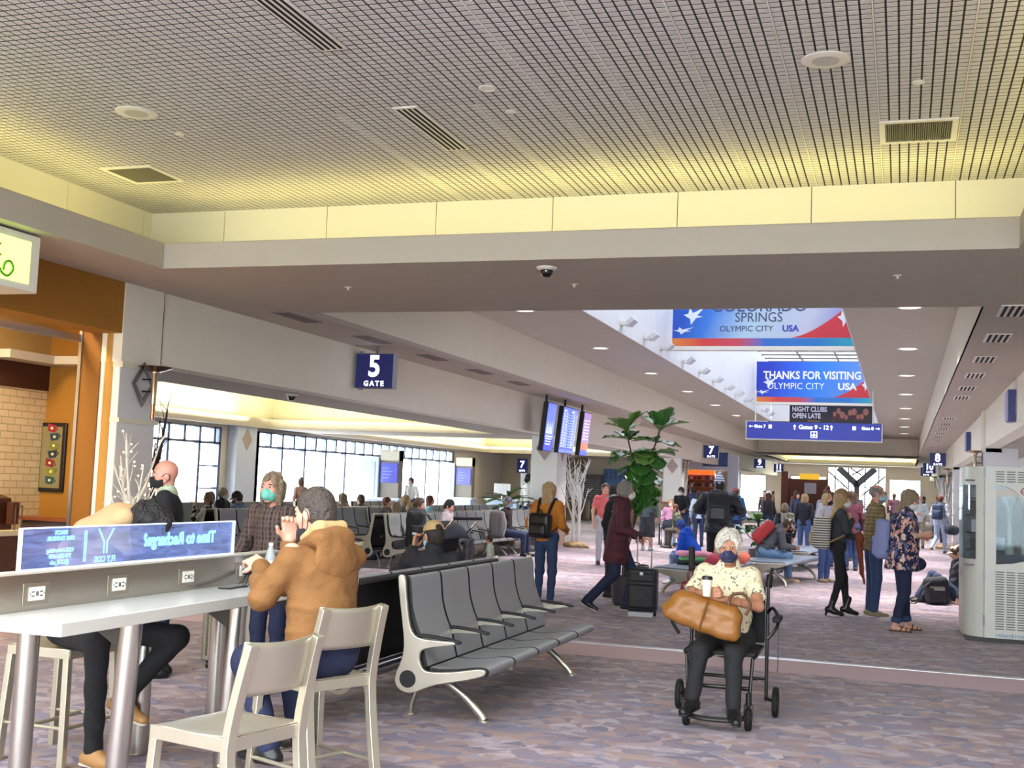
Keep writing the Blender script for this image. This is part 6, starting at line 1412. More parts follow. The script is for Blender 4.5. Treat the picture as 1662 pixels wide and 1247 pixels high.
# walkway, middle distance
p = quick('person in coral pink T-shirt and pale trousers behind the fig leaves', (-5.70, 23.2, 0), -150, 1.64, top=(222, 110, 112), legs=(186, 188, 196), hair=('short', 'brown'), sleeve='short', topname='tshirt', hem=-.05, shoes=(46, 46, 50))
p = quick('person in black jacket half hidden behind the maroon jacket', (-3.95, 16.6, 0), -100, 1.60, top=(34, 28, 34), legs=(40, 40, 48), hair=('long', 'dark'), wide=1.1)
p = quick('man in grey green hooded sweatshirt and dark shorts, seen from behind', (-6.12, 29.5, 0), -8, 1.66, top=(88, 104, 108), legs=(62, 64, 72), hair=('short', 'dark'), hood=True, shorts=True, cap=(206, 222, 226), shoes=(206, 206, 210), thick=1.2, loose=1.1, wide=1.1)
p = Fig('person', 'older person in pink sweater sitting in a wheelchair', (-6.10, 32.6, 0), D(190), 1.55, sit=.50); p.body('fair', 1, eyes=False).top(cloth('cloth_pink', (204, 150, 190)), 'sweater', det=1, thick=1.2, loose=1.1).legs(jeans_l).shoes(shoe_b, det=0).hair('short', 'blonde', 1).mask(mask_w, 1)
t = p.worn('coat_on_lap', 'dark coat piled on the lap of the person in the wheelchair', 'coat'); S = Soft(); S.ell((0, .28, .70), (.24, .17, .10)); S.ell((.10, .42, .58), (.16, .10, .14)); soft_obj('cloth', [(S, .014, lambda X, Y, Z: .010*np.sin(30*X+20*Y)*np.sin(26*Z))], cloth('cloth_navy_black', (34, 36, 54)), t)
t = thing('wheelchair', 'wheelchair with large spoked rear wheels in the walkway', 'wheelchair', (-6.10, 32.6, 0), D(190))
for s in (-1, 1):
    m = M().tube([(s*.30, -.12+.30*math.cos(a), .30+.30*math.sin(a)) for a in np.linspace(0, 2*PI, 28, endpoint=False)], .018, n=8, closed=True)
    for a in np.linspace(0, PI, 6, endpoint=False): m.cyl((s*.30, -.12+.29*math.cos(a), .30+.29*math.sin(a)), (s*.30, -.12-.29*math.cos(a), .30-.29*math.sin(a)), .004, n=5)
    m.build('rear_wheel', MATS['grip_black'], t)
    M().lathe([(.05, -.015), (.09, -.015), (.09, .015), (.05, .015)], 18, Matrix.Translation((s*.24, .36, .09)) @ Matrix.Rotation(PI/2, 4, 'Y')).build('caster_wheel', MATS['grip_black'], t)
    M().tube([(s*.25, -.30, .95), (s*.25, -.24, .50), (s*.25, .25, .50), (s*.24, .36, .14)], .014, n=8).tube([(s*.25, -.25, .70), (s*.25, .15, .70), (s*.25, .2, .5)], .014, n=8).build('side_frame', chrome, t)
M().box(-.24, .24, -.24, .24, .47, .495).build('seat', MATS['sling_black'], t); M().box(-.24, .24, -.27, -.25, .5, .92).build('backrest', MATS['sling_black'], t)
quick('attendant in black jacket and white mask bending behind the wheelchair', (-5.92, 33.5, 0), 170, 1.66, skin='tan', top=(30, 30, 36), hair=('short', 'black'), mask='w', lean=18, hpitch=10, elbL=(-.24, .14, 1.08), wrL=(-.2, .36, 1.0), elbR=(.24, .14, 1.08), wrR=(.2, .36, 1.0))
quick('person in olive jacket bending over bags beside the wheelchair', (-5.5, 31.3, 0), 120, 1.62, sit=.42, lean=30, top=(104, 106, 84), hair=('short', 'red'), legs=(70, 66, 60), eyes=False)
quick('woman with long grey brown hair and pale top facing the orange shop', (-5.35, 32.8, 0), 10, 1.55, top=(190, 204, 220), hair=('long', 'dark'), eyes=False)
quick('person in navy jacket standing before the orange shop', (-7.6, 45.0, 0), 0, 1.68, top=(40, 50, 90), hair=('short', 'black'), det=0)
quick('person in blue jacket and red cap behind the puffer jacket man', (-4.1, 31.0, 0), 20, 1.66, top=(44, 96, 150), hair=('short', 'brown'), cap=(196, 60, 70), eyes=False)
p = quick('child with short fair hair wearing a camouflage backpack', (-2.20, 24.1, 0), 25, 1.38, top=(44, 44, 60), hair=('short', 'ash'), legs=(34, 34, 40), eyes=False); p.backpack('pale camouflage backpack on the fair haired child', cloth('bag_camo', (150, 142, 128), 'camo', [(110, 104, 92), (182, 176, 164)], 1.2), w_=.16, h_=.25, d_=.08)
quick('woman with blond hair in black jacket and jeans, seen from behind', (-2.28, 30.0, 0), -10, 1.58, top=(38, 40, 52), hair=('bob', 'blonde'), legs=(70, 100, 150), eyes=False)
quick('blond woman with black mask and grey hooded top behind the striped backpack', (-1.32, 22.2, 0), -120, 1.60, top=(186, 188, 200), hair=('bob', 'blonde'), mask='b', hood=True, legs=(60, 80, 130), shoes=(150, 128, 104), thick=1.2)
quick('tall woman with hair tied in a bun behind the group', (-1.55, 27.0, 0), 30, 1.72, top=(140, 144, 160), hair=('bun', 'red'), eyes=False)
quick('person with long brown hair in maroon coat by the end window', (-1.0, 26.0, 0), 20, 1.68, top=(88, 40, 56), hair=('long', 'brown'), hem=-.25, eyes=False)
quick('person in navy jacket and pink scarf between the beanie and plaid pair', (-1.25, 30.0, 0), 160, 1.62, top=(36, 42, 78), hair=('short', 'brown'), legs=(60, 90, 150), mask='w')
p = quick('older man in white shirt and khaki trousers reading his phone', (.56, 39.8, 0), 175, 1.66, top=(206, 212, 216), legs=(150, 142, 120), hair=('balding', 'grey'), mask='w', wide=1.12, thick=1.2, elbL=(-.25, .04, 1.12), wrL=(-.06, .26, 1.12), elbR=(.25, .04, 1.12), wrR=(.06, .26, 1.12), hpitch=24)
p = quick('walker in grey checked shirt and pale jeans carrying bags on the right', (1.06, 36.2, 0), -20, 1.70, top=(140, 146, 164), pat=('plaid', [(206, 208, 214), (90, 98, 124), (230, 230, 234)], .5), legs=(158, 176, 200), hair=('short', 'red'), shoes=(120, 74, 52), eyes=False, kneeR=(.10, .12, .5), ankR=(.10, .16, .10), kneeL=(-.1, .04, .5), ankL=(-.12, -.34, .2))
p.backpack('dark blue backpack on the walker in checked shirt', cloth('bag_blue', (48, 62, 88)), w_=.15, h_=.22, d_=.1)
t = p.worn('duffel_bag', 'dark duffel bag hanging at the side of the walker', 'bag'); S = Soft(); S.cap((.34, -.18, .72), (.34, .22, .70), .14, k=.03); soft_obj('bag_body', [(S, .014)], cloth('bag_dark', (40, 46, 58)), t)
quick('person in white knit hat and black coat near the leafy planter', (-3.40, 32.5, 0), 60, 1.60, top=(40, 40, 46), hair=('long', 'brown'), beanie=(232, 232, 232), eyes=False)
# far crowd
far = [(-5.2, 48, 1.66, (70, 60, 60), 'dark'), (-4.3, 52, 1.70, (120, 60, 60), 'brown'), (-3.6, 44, 1.62, (60, 70, 100), 'black'), (-2.7, 50, 1.72, (50, 50, 56), 'brown'), (-1.9, 56, 1.68, (150, 150, 160), 'blonde'), (-.9, 47, 1.70, (46, 52, 74), 'dark'), (-.3, 54, 1.75, (90, 60, 70), 'brown'), (.2, 60, 1.66, (40, 60, 90), 'black'), (.9, 52, 1.70, (30, 32, 40), 'dark'), (1.3, 46, 1.72, (36, 38, 46), 'black'), (-5.9, 58, 1.70, (160, 120, 90), 'red'), (-6.6, 50, 1.64, (60, 90, 120), 'brown')]
words = ['in brown top farthest left of the distant crowd', 'in dull red coat in the distant crowd', 'in slate blue jacket in the distant crowd', 'in charcoal coat in the distant crowd under the blue sign', 'with blond hair and pale grey top in the distant crowd', 'in dark navy jacket before the end window', 'in plum coat left of the white shirted man', 'in teal jacket far down the right side', 'in black coat beside the white shirted man', 'in near black jacket behind the checked shirt walker', 'in sandy coat by the distant podium', 'in steel blue top near the orange shop']
for (x, y, h, c, hr), wd in zip(far, words):
    quick('distant person '+wd, (x, y, 0), rnd.choice((0, 30, 160, 200, 90)), h, top=c, hair=('short' if h > 1.65 else 'bob', hr), legs=(50, 56, 74), det=0)
# lounge
quick('woman in black and white floral blouse seated left of the lounge bench', (-11.42, 17.75, 0), 100, 1.60, sit=.40, skin='pink', top=(24, 24, 28), pat=('floral', [(226, 224, 220), (200, 196, 190)], .8), hair=('short', 'ash'), elbL=(-.22, .16, .80), wrL=(-.04, .24, 1.0))
quick('grey haired man with white mask in third lounge row', (-12.98, 20.7, 0), -85, 1.66, sit=.40, top=(40, 42, 60), hair=('short', 'grey'), mask='w')
quick('man in black cap and pale blue shirt looking down, lounge seats', (-11.42, 18.95, 0), 95, 1.66, sit=.40, lean=16, top=(98, 118, 150), hair=('short', 'dark'), cap=(30, 32, 40), mask='b', hpitch=26)
quick('person with fuzzy light hair seated beyond the brown hood', (-11.42, 22.9, 0), 80, 1.56, sit=.40, top=(150, 130, 120), hair=('full', 'ash'), eyes=False)
quick('person with short brown hair seated right of the fuzzy haired one', (-11.42, 23.8, 0), 70, 1.52, sit=.40, top=(90, 80, 90), hair=('short', 'brown'), eyes=False)
quick('person with reddish hair seated below the left blue screen', (-10.36, 22.9, 0), -90, 1.50, sit=.40, top=(110, 100, 96), hair=('short', 'red'), eyes=False)
quick('girl with long fair hair nearest on the A-frame bench', (-9.14, 20.6, 0), 90, 1.42, sit=.40, top=(40, 36, 44), hair=('long', 'ash'), eyes=False)
quick('girl with long streaked hair behind the bench frame', (-9.14, 21.3, 0), 95, 1.40, sit=.40, top=(50, 44, 52), hair=('long', 'blonde'), eyes=False)
quick('blond person in grey jacket in second lounge row', (-10.36, 23.9, 0), -80, 1.58, sit=.40, top=(112, 112, 108), hair=('bob', 'blonde'), eyes=False)
quick('woman with long auburn hair and light blue top in second lounge row', (-10.36, 25.3, 0), -60, 1.58, sit=.40, top=(150, 190, 214), hair=('long', 'red'), eyes=False)
quick('man with tied back hair and headset seated behind the black backpack', (-8.12, 19.35, 0), -80, 1.66, sit=.40, top=(120, 110, 104), legs=(140, 134, 110), hair=('short', 'brown'), shoes=(120, 90, 60), hpitch=14)
quick('woman with dark hair holding a baby blanket beside the stroller', (-8.12, 20.8, 0), -90, 1.60, sit=.40, top=(190, 178, 186), legs=(44, 44, 52), hair=('short', 'black'), hpitch=30, eyes=False)
quick('man in navy cap and dark jacket seated with mask under his chin', (-8.12, 24.3, 0), -95, 1.70, sit=.40, skin='pink', top=(44, 32, 40), legs=(50, 60, 90), hair=('short', 'grey'), cap=(40, 52, 96), mask='l')
quick('toddler in pale green top standing in the walkway', (-5.62, 16.1, 0), 100, .80, skin='pink', top=(196, 206, 186), legs=(150, 140, 130), hair=('short', 'brown'), shoes=(226, 226, 226), nlean=6)
quick('dark skinned person in white shirt standing near the palm plant', (-10.15, 32.2, 0), 150, 1.84, skin='dark', top=(206, 208, 206), hair=('short', 'black'), mask='b')
quick('gate agent in white blouse at the lounge podium', (-14.4, 33.6, 0), 170, 1.60, top=(236, 236, 234), hair=('short', 'brown'), legs=(40, 44, 70), mask='w', eyes=False)
quick('person with brown ponytail standing by the lounge window', (-15.3, 28.2, 0), 60, 1.45, top=(150, 120, 110), hair=('bun', 'brown'), eyes=False)

# ================================================================== LUGGAGE AND LOOSE THINGS
def suitcase(label, loc, rz, col, w=.36, d=.22, h=.52, handle=True):
    t = thing('rolling_suitcase', label, 'suitcase', loc, rz); m_ = cloth('case_%d_%d_%d' % col, col, rough=.6)
    S = Soft(); S.box((0, 0, .06+h/2), (w/2, d/2, h/2), .035, k=.01); S.box((0, -d/2-.01, .06+h*.36), (w*.42, .025, h*.27), .02, k=.01); soft_obj('body', [(S, .0085)], m_, t)
    S = Soft(); S.box((0, -d/2-.012, .06+h*.80), (w*.42, .022, h*.10), .015, k=.01); soft_obj('front_pocket', [(S, .008)], m_, t)
    for s in (-1, 1): M().cyl((s*w*.4-.015, d*.38, .035), (s*w*.4+.015, d*.38, .035), .035, n=16).build('wheel', black, t)
    M().box(-w*.42, w*.42, -d/2-.01, -d/2+.02, .0, .055).build('base_bar', mat('case_base', (150, 150, 155), .4, .6), t)
    M().tube(spline([(-.06, -.02, .06+h), (-.05, -.02, .10+h), (.05, -.02, .10+h), (.06, -.02, .06+h)], 4), .009, n=8).build('carry_handle', black, t)
    if handle:
        M().cyl((-.09, .06, .06+h), (-.09, .06, .98), .009, n=10).cyl((.09, .06, .06+h), (.09, .06, .98), .009, n=10).build('pull_rods', chrome, t); M().cyl((-.12, .06, .985), (.12, .06, .985), .017, n=12).build('grip', black, t)
    M().box(-.02, .02, -d/2-.036, -d/2-.03, .06+h*.86, .06+h*.93).build('tag', mat('tag_white', (220, 220, 222), .5), t)
    return t
suitcase('black soft suitcase with raised pull handle beside the maroon jacket', (-3.02, 14.42, 0), .05, (26, 26, 32))
suitcase('dark suitcase partly hidden behind the striding legs', (-3.55, 16.35, 0), .4, (44, 44, 62), .34, .24, .42, False)
t = thing('black_backpack', 'black hiking backpack leaning on the front lounge bench', 'backpack', (-8.02, 18.98, .41), .3)
S = Soft(); S.box((0, 0, .30), (.17, .13, .31), .07, k=.03); S.box((.05, -.12, .20), (.12, .05, .16), .03, k=.02); S.cap((-.08, .0, .6), (.1, 0, .58), .07, k=.03); soft_obj('bag', [(S, .012, lambda X, Y, Z: .006*np.sin(30*Z+12*X)*np.sin(20*X+14*Y))], cloth('bag_black', (40, 42, 46)), t)
M().box(-.04, .05, -.175, -.17, .20, .24).build('logo_patch', shoe_w, t)
for s in (-1, 1): M().tube(spline([(s*.08+.1, .12, .55), (s*.09+.16, .2, .40), (s*.08+.1, .14, .12)], 5), .014, n=8, flat=2).build('strap', cloth('bag_grey', (86, 88, 94)), t)
t = thing('grey_backpack', 'grey and white backpack on the seat beside the navy cap man', 'backpack', (-8.1, 23.55, .41), .2)
S = Soft(); S.box((0, 0, .28), (.16, .13, .28), .08, k=.03); S.cap((.1, -.1, .1), (.1, -.1, .4), .05, k=.03); soft_obj('bag', [(S, .013)], cloth('bag_grey3', (128, 122, 122)), t); M().tube(spline([(.16, -.1, .05), (.2, -.08, .3), (.12, 0, .52)], 5), .015, n=8).build('strap', cloth('bag_pale', (196, 196, 200)), t)
# stroller
t = thing('stroller', 'dark baby stroller with long silver push bar', 'stroller', (-6.55, 16.6, 0), D(60))
M().tube([(-.24, -.55, 1.02), (-.24, .35, .30)], .018, n=10).tube([(.24, -.55, 1.02), (.24, .35, .30)], .018, n=10).build('push_bar', chrome, t); M().cyl((-.26, -.55, 1.02), (.26, -.55, 1.02), .026, n=12).build('grip', black, t)
M().tube([(-.24, -.05, .62), (-.26, -.35, .10)], .015, n=8).tube([(.24, -.05, .62), (.26, -.35, .10)], .015, n=8).build('rear_leg', MATS['frame_black'], t)
for x, y in ((-.26, -.35), (.26, -.35), (-.24, .42), (.24, .42)): M().lathe([(.04, -.02), (.10, -.02), (.10, .02), (.04, .02)], 20, Matrix.Translation((x, y, .10)) @ Matrix.Rotation(PI/2, 4, 'Y')).build('wheel', MATS['grip_black'], t)
S = Soft(); S.box((0, .12, .42), (.20, .22, .05), .04, k=.02); S.box((0, -.08, .62), (.20, .05, .24), .04, np.array([(1, 0, 0), (0, .94, .34), (0, -.34, .94)]), k=.03); soft_obj('seat', [(S, .013)], black_c, t)
def cnp(u, v): a = (u-.5)*PI; b = v*1.9+.2; return (.23*math.sin(a), -.08+.30*math.cos(b)*-1*math.cos(a*.3)+.02, .66+.30*math.sin(b)*math.cos(a*.6))
M().sheet(cnp, 10, 10).build('canopy', cloth('stroller_grey', (70, 72, 82)), t, solid=.012)
S = Soft(); S.box((0, .05, .24), (.18, .2, .07), .03, k=.02); soft_obj('basket', [(S, .014)], MATS['sling_black'], t)
# towels and bags on the bench
for k, (c, z, wd, lab) in enumerate((((34, 36, 40), .44, (.30, .22, .03), 'dark folded jacket lowest in the pile on the bench'), ((110, 190, 120), .505, (.24, .18, .032), 'green folded towel in the pile on the bench'), ((224, 150, 176), .575, (.26, .2, .034), 'pink folded towel topmost of the pile on the bench'))):
    t = thing('folded_cloth', lab, 'cloth', (-3.02-.02*k, 18.35+.03*k, z), .2+.1*k, 'clothes piled on the backless bench')
    S = Soft(); S.box((0, 0, 0), wd, .025, k=.02); S.box((.02, .02, .012), (wd[0]*.9, wd[1]*.92, wd[2]*.9), .02, k=.01); soft_obj('cloth', [(S, .011, lambda X, Y, Z: .005*np.sin(30*X+20*Y)*np.sin(60*Z))], cloth('towel_%d' % k, c), t)
for k, (x, y, c, sx, lab) in enumerate(((-2.66, 18.0, (200, 76, 96), .15, 'red and pink bag beside the piled towels'), (-2.5, 19.4, (222, 120, 96), .17, 'coral jacket bundled by the small child'))):
    t = thing('soft_bundle', lab, 'bag', (x, y, .41), .3); S = Soft(); S.ell((0, 0, .10), (sx, .13, .11), k=.03); S.cap((-.1, 0, .06), (.12, .05, .1), .08, k=.04); soft_obj('bag_body', [(S, .011, lambda X, Y, Z: .008*np.sin(24*X+20*Z)*np.sin(22*Y))], cloth('bundle_%d' % k, c), t)
t = thing('floor_backpack', 'black backpack slumped on the floor by the white machine', 'backpack', (.52, 19.0, 0), .3)
S = Soft(); S.box((0, 0, .20), (.17, .13, .21), .07, np.array([(1, 0, .15), (0, 1, 0), (-.15, 0, 1)]), k=.03); S.box((-.04, -.13, .15), (.12, .05, .12), .03, k=.02); soft_obj('bag', [(S, .012)], cloth('bag_black', (40, 42, 46)), t)
M().tube(spline([(-.1, -.1, .36), (-.26, -.14, .22), (-.34, -.12, .03), (-.44, -.1, .015)], 5), .014, n=8, flat=1.8).build('strap', black, t); M().box(-.1, .06, -.19, -.185, .22, .25).build('clip', mat('clip_grey', (150, 150, 150), .4), t)
p = quick('person in dark clothes sitting on the floor behind the white machine, pale cap', (.80, 19.35, 0), 100, 1.66, top=(60, 62, 70), legs=(50, 60, 90), hair=('short', 'brown'), cap=(210, 206, 200), sit=.06, eyes=False, kneeL=(-.14, .30, .40), kneeR=(.14, .32, .42), ankL=(-.12, .52, .085), ankR=(.12, .54, .085), hpitch=20)
# ================================================================== MACHINE, PLANTS, PODIUMS, SHOPS
mach = mat('machine_white', (206, 206, 200), .4)
def holed(outer, inner):
    bm = bmesh.new(); es = []
    for loop in (outer, inner):
        vs = [bm.verts.new((a, 0, b)) for a, b in loop]; es += [bm.edges.new((vs[i], vs[(i+1) % len(vs)])) for i in range(len(vs))]
    bmesh.ops.triangle_fill(bm, edges=es, use_beauty=True)
    bm.verts.ensure_lookup_table(); r = ([tuple(v.co) for v in bm.verts], [tuple(v.index for v in f.verts) for f in bm.faces]); bm.free(); return r
VX, VY = .90, 14.39
t = thing('frozen_yogurt_machine', 'tall white frozen treat vending machine at the right edge', 'vending machine', (VX, VY, 0))
# side facing the camera, with its arched window
arch = [(.12, .87)]+[(.12+.46*math.sin(a), .87+.06+.84*(1-(1-math.cos(a))*0)*math.cos(a)*0+.0) for a in ()]
arch = [(.12, 1.765)]+[(.12+.42*math.sin(a)**.9, 1.0+.765*math.cos(a)**.9) for a in np.linspace(.12, 1.5, 14)]+[(.53, .98), (.45, .93), (.30, .89), (.12, .87)]
v, f = holed([(.0, .05), (1.05, .05), (1.05, 1.97), (.0, 1.97)], arch)
m = M(); m.add(v, f)
o = m.build('side_panel', mach, t, smooth=0, solid=.03)
prof = [(-.0, 0.0), (-.09, .04), (-.17, .13), (-.215, .27), (-.225, .42)]
win0, win1 = .915, 1.76
m = M()
def strip(m, z0, z1, seg):
    for (a, b) in zip(seg[:-1], seg[1:]): m.add([(a[0], a[1], z0), (b[0], b[1], z0), (b[0], b[1], z1), (a[0], a[1], z1)], [(0, 1, 2, 3)])
pf = spline(prof, 4); full = [(-.005, 0)]+pf[1:]+[(-.225, 1.05)]
strip(m, .05, win0, full); strip(m, win1, 1.97, full); ia = 5; strip(m, win0, win1, full[:ia]); 
m.add([(a, b, 1.97) for a, b in full]+[(1.05, 1.05, 1.97), (1.05, 0, 1.97)], [tuple(range(len(full)+2))])
m.add([(1.05, 0, .05), (1.05, 1.05, .05), (1.05, 1.05, 1.97), (1.05, 0, 1.97)], [(0, 1, 2, 3)]); m.add([(-.225, 1.05, .05), (1.05, 1.05, .05), (1.05, 1.05, 1.97), (-.225, 1.05, 1.97)], [(0, 1, 2, 3)])
m.build('cabinet', mach, t, smooth=40)
strip2 = M(); strip(strip2, win0, win1, full[ia-1:]); strip2.build('front_window', pane_mat('machine_glass', (225, 235, 240), .12), t)
M().box(-.19, 1.05, .03, 1.04, .0, .05).build('plinth', black, t)
M().box(.112, .56, .012, .018, .86, 1.775).build('side_window', pane_mat('machine_side_glass', (215, 225, 230), .015), t)
# interior
m = M().box(-.20, 1.0, .60, .62, .85, 1.8).box(-.2, 1.0, .05, .62, .84, .86).box(-.2, 1.0, .05, .62, 1.80, 1.82); m.build('interior', mat('machine_inside', (112, 112, 118), .6), t)
def funnel(x, y):
    q = M().lathe([(.085, .36), (.085, .33), (.032, .22), (.028, -.16), (.05, -.20), (.05, -.30), (.03, -.30)], 20, Matrix.Translation((x, y, 1.28)), caps=False).build('dispenser', mat('dispenser_pale', (206, 208, 196), .4), t)
    M().cyl((x, y, .99), (x, y, 1.06), .052, n=18).build('nozzle', mat('nozzle_cream', (222, 220, 180), .5), q)
funnel(.28, .22); funnel(.46, .24)
M().box(.10, .55, .3, .33, 1.62, 1.72).build('warm_panel', mat('panel_amber', (140, 96, 60), .5), t)
M().box(.13, .22, .12, .22, 1.03, 1.17).build('control_box', mat('box_white', (224, 224, 226), .5), t)
m = M()
for z in (1.0, 1.2, 1.4, 1.6): m.box(-.17, .0, .2, .5, z, z+.015)
m.build('shelf', mat('shelf_dark', (46, 46, 52), .5), t); m = M().box(-.14, -.02, .18, .3, 1.42, 1.58).box(-.14, -.02, .18, .3, 1.02, 1.14)
m.build('display_unit', black, t); m = M()
for z in (1.24, 1.32): m.cyl((-.08, .17, z), (-.08, .2, z), .018, n=12)
m.box(-.13, -.02, .2, .24, 1.22, 1.36); m.build('robot_eye', mat('robot_grey', (176, 170, 178), .4), t)
M().box(-.16, -.03, -.0, .06, 1.80, 1.92, Matrix.Translation((-.02, .10, 0)) @ Matrix.Rotation(-.9, 4, 'Z')).build('top_display', mat('display_bright', (230, 236, 245), .3, emit=(225, 235, 250), es=.6), t)
M().box(-.004, .004, -.012, -.002, .06, 1.96).build('door_seam', mat('seam_dark', (90, 90, 88), .6), t)
for z in (.18, .68, 1.43, 1.84): M().box(-.014, .006, -.022, -.002, z, z+.12).build('hinge', mat('hinge_grey', (120, 120, 118), .4, .5), t)
sl = mat('louvre_shadow', (96, 96, 92), .7)
for (z0, n) in ((1.80, 5), (.15, 24)):
    for c in range(3):
        m = M()
        for k in range(n): m.box(.115+c*.115, .205+c*.115, -.019, -.013, z0+k*.0275, z0+k*.0275+.010)
        m.build('louvre_panel', sl, t)
M().lathe([(.001, -.004), (.085, -.004), (.085, .0), (.001, .0)], 32, Matrix.Translation((.46, -.017, 1.70)) @ Matrix.Scale(.65, 4, (0, 0, 1)) @ Matrix.Rotation(PI/2, 4, 'X')).build('logo_oval', mat('logo_maroon', (140, 44, 54), .4), t)
M().lathe([(.001, -.004), (.072, -.004), (.072, .0), (.001, .0)], 32, Matrix.Translation((.46, -.019, 1.70)) @ Matrix.Scale(.62, 4, (0, 0, 1)) @ Matrix.Rotation(PI/2, 4, 'X')).build('logo_oval', mat('logo_cream', (226, 214, 210), .4), t)
text('lettering', "Reis & Irvy's", .036, mat('logo_ink', (150, 40, 50), .4), t, (.46, -.0215, 1.70), bold=.001)
text('lettering', 'reisandirvys.com', .062, mat('ink_blue', (120, 150, 180), .4), t, (.33, -.0165, .085), bold=.001)
M().box(-.232, -.222, .5, .7, .70, .80).build('pickup_flap', mat('flap_pink', (190, 140, 140), .5), t)
l = bpy.data.lights.new('machine_lamp', 'AREA'); l.size = .5; l.energy = .8; l.color = (.9, .95, 1); o = bpy.data.objects.new('machine_lamp', l); COL.objects.link(o); o.location = (VX+.2, VY+.3, 1.785)

t = thing('wall_monitor', 'dark monitor on a bracket above the frozen treat machine', 'monitor', (2.35, 19.6, 2.32)); M().box(-.28, .28, -.04, .04, 0, .40, Matrix.Rotation(.5, 4, 'Z')).build('screen', black, t, bevel=.01); M().box(-.03, .03, .0, .06, .38, .66).build('bracket', cab, t)

# ---- fiddle-leaf fig
leaf_m = mat('fig_leaf', (62, 112, 48), .22, noise=(10, .25), coat=.6); leaf_u = mat('fig_leaf_pale', (112, 150, 74), .35, coat=.3); stem_m = mat('fig_stem', (74, 58, 44), .8)
def leaf(m, base, d, up, L, W, cup=.25, droop=.35):
    d = unit(d); s = unit(np.cross(d, up)); n = unit(np.cross(s, d)); base = V3(base)
    prof = [0, .10, .26, .36, .40, .44, .56, .60, .55, .38, .06]
    k = len(prof)-1; vs = []; fs = []
    for i, wv in enumerate(prof):
        t_ = i/k; c = base+d*L*t_-n*L*droop*t_*t_
        for q in (-1, -.5, 0, .5, 1): vs.append(tuple(c+s*W*wv*q+n*(cup*W*wv*abs(q)**1.5+.012*math.sin(i*2.3+q*4)*abs(q))))
    for i in range(k):
        for j in range(4): fs.append((i*5+j, i*5+j+1, (i+1)*5+j+1, (i+1)*5+j))
    m.add(vs, fs)
r3 = random.Random(5)
def fig(label, loc, trunk, stems, leaves, potc=(70, 66, 74), pot_h=.38):
    t = thing('fiddle_leaf_fig', label, 'plant', loc)
    M().lathe([(.14, 0), (.16, .02), (.20, pot_h-.03), (.205, pot_h), (.18, pot_h), (.175, pot_h-.04), (.001, pot_h-.04)], 28).build('pot', mat('pot_%d' % potc[0], potc, .5), t)
    m = M(); m.tube(spline(trunk, 5), [.026]*(5*(len(trunk)-1))+[.018], n=8)
    for s_ in stems: m.tube(spline(s_, 4), .011, n=7)
    m.build('trunk', stem_m, t)
    for b_, d, L, W, mm, dr in leaves:
        q = M(); leaf(q, b_, d, (0, 0, 1) if abs(unit(d)[2]) < .9 else (0, -1, .2), L, W, droop=dr); q.build('leaf', mm, t, solid=.003)
    return t
lv = []
sa = [(.14, .02, 1.75), (.02, -.02, 2.10), (-.04, .0, 2.36)]; sb = [(.20, 0, 1.85), (.34, .02, 2.12), (.42, 0, 2.38)]
def rosette(c, n, L, W, e0, e1, a0=0, m_=None):
    for k in range(n):
        a = a0+k*2*PI/n+r3.uniform(-.25, .25); e = r3.uniform(e0, e1)
        lv.append((c, (math.cos(a)*math.cos(e), math.sin(a)*math.cos(e), math.sin(e)), L*r3.uniform(.85, 1.1), W*r3.uniform(.85, 1.1), m_ or (leaf_m if k % 3 else leaf_u), r3.uniform(.05, .3)))
rosette((-.04, 0, 2.34), 7, .36, .21, .5, 1.2, .4, leaf_u); rosette((.42, 0, 2.36), 8, .36, .21, .4, 1.2, .2)
rosette((-.0, -.02, 2.22), 6, .36, .22, -.1, .5, 1.0); rosette((.37, .02, 2.2), 6, .36, .2, -.15, .35, .3)
rosette((.06, 0, 2.04), 8, .36, .26, -.5, .3, .6); rosette((.28, 0, 2.04), 8, .36, .26, -.5, .3, .1)
for z, n in ((1.90, 8), (1.76, 8), (1.62, 7), (1.48, 6)): rosette((.18, 0, z), n, .34, .27, -1.1, -.2, z*7, leaf_m)
for k in range(3): lv.append(((.14+.05*k, -.06, 1.62-.03*k), (r3.uniform(-.3, .3), -.5, -.9), .40, .26, leaf_m, .1))
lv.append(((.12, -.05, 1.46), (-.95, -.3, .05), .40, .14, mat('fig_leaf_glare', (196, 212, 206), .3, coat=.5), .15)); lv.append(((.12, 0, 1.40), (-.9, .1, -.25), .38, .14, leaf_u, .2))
fig('tall fiddle-leaf fig with large glossy leaves rising behind the maroon jacket', (-3.52, 15.62, 0), [(0, 0, .3), (.02, 0, .8), (.14, 0, 1.3), (.17, 0, 1.75)], [sa, sb], lv)
lv = []
rosette((0, 0, .95), 8, .36, .2, .2, .9, .2); rosette((.2, .1, .8), 8, .36, .2, -.1, .6, .8); rosette((-.25, 0, .75), 8, .36, .2, -.2, .6, 1.4); rosette((.1, -.1, .6), 7, .3, .18, -.5, .2, .4, leaf_m)
fig('low leafy planter with broad leaves behind the red backpack', (-2.85, 25.2, 0), [(0, 0, .3), (0, 0, .6), (0, 0, .95)], [[(0, 0, .5), (.15, .05, .7), (.2, .1, .8)], [(0, 0, .5), (-.2, 0, .65), (-.25, 0, .75)]], lv, (90, 84, 76))
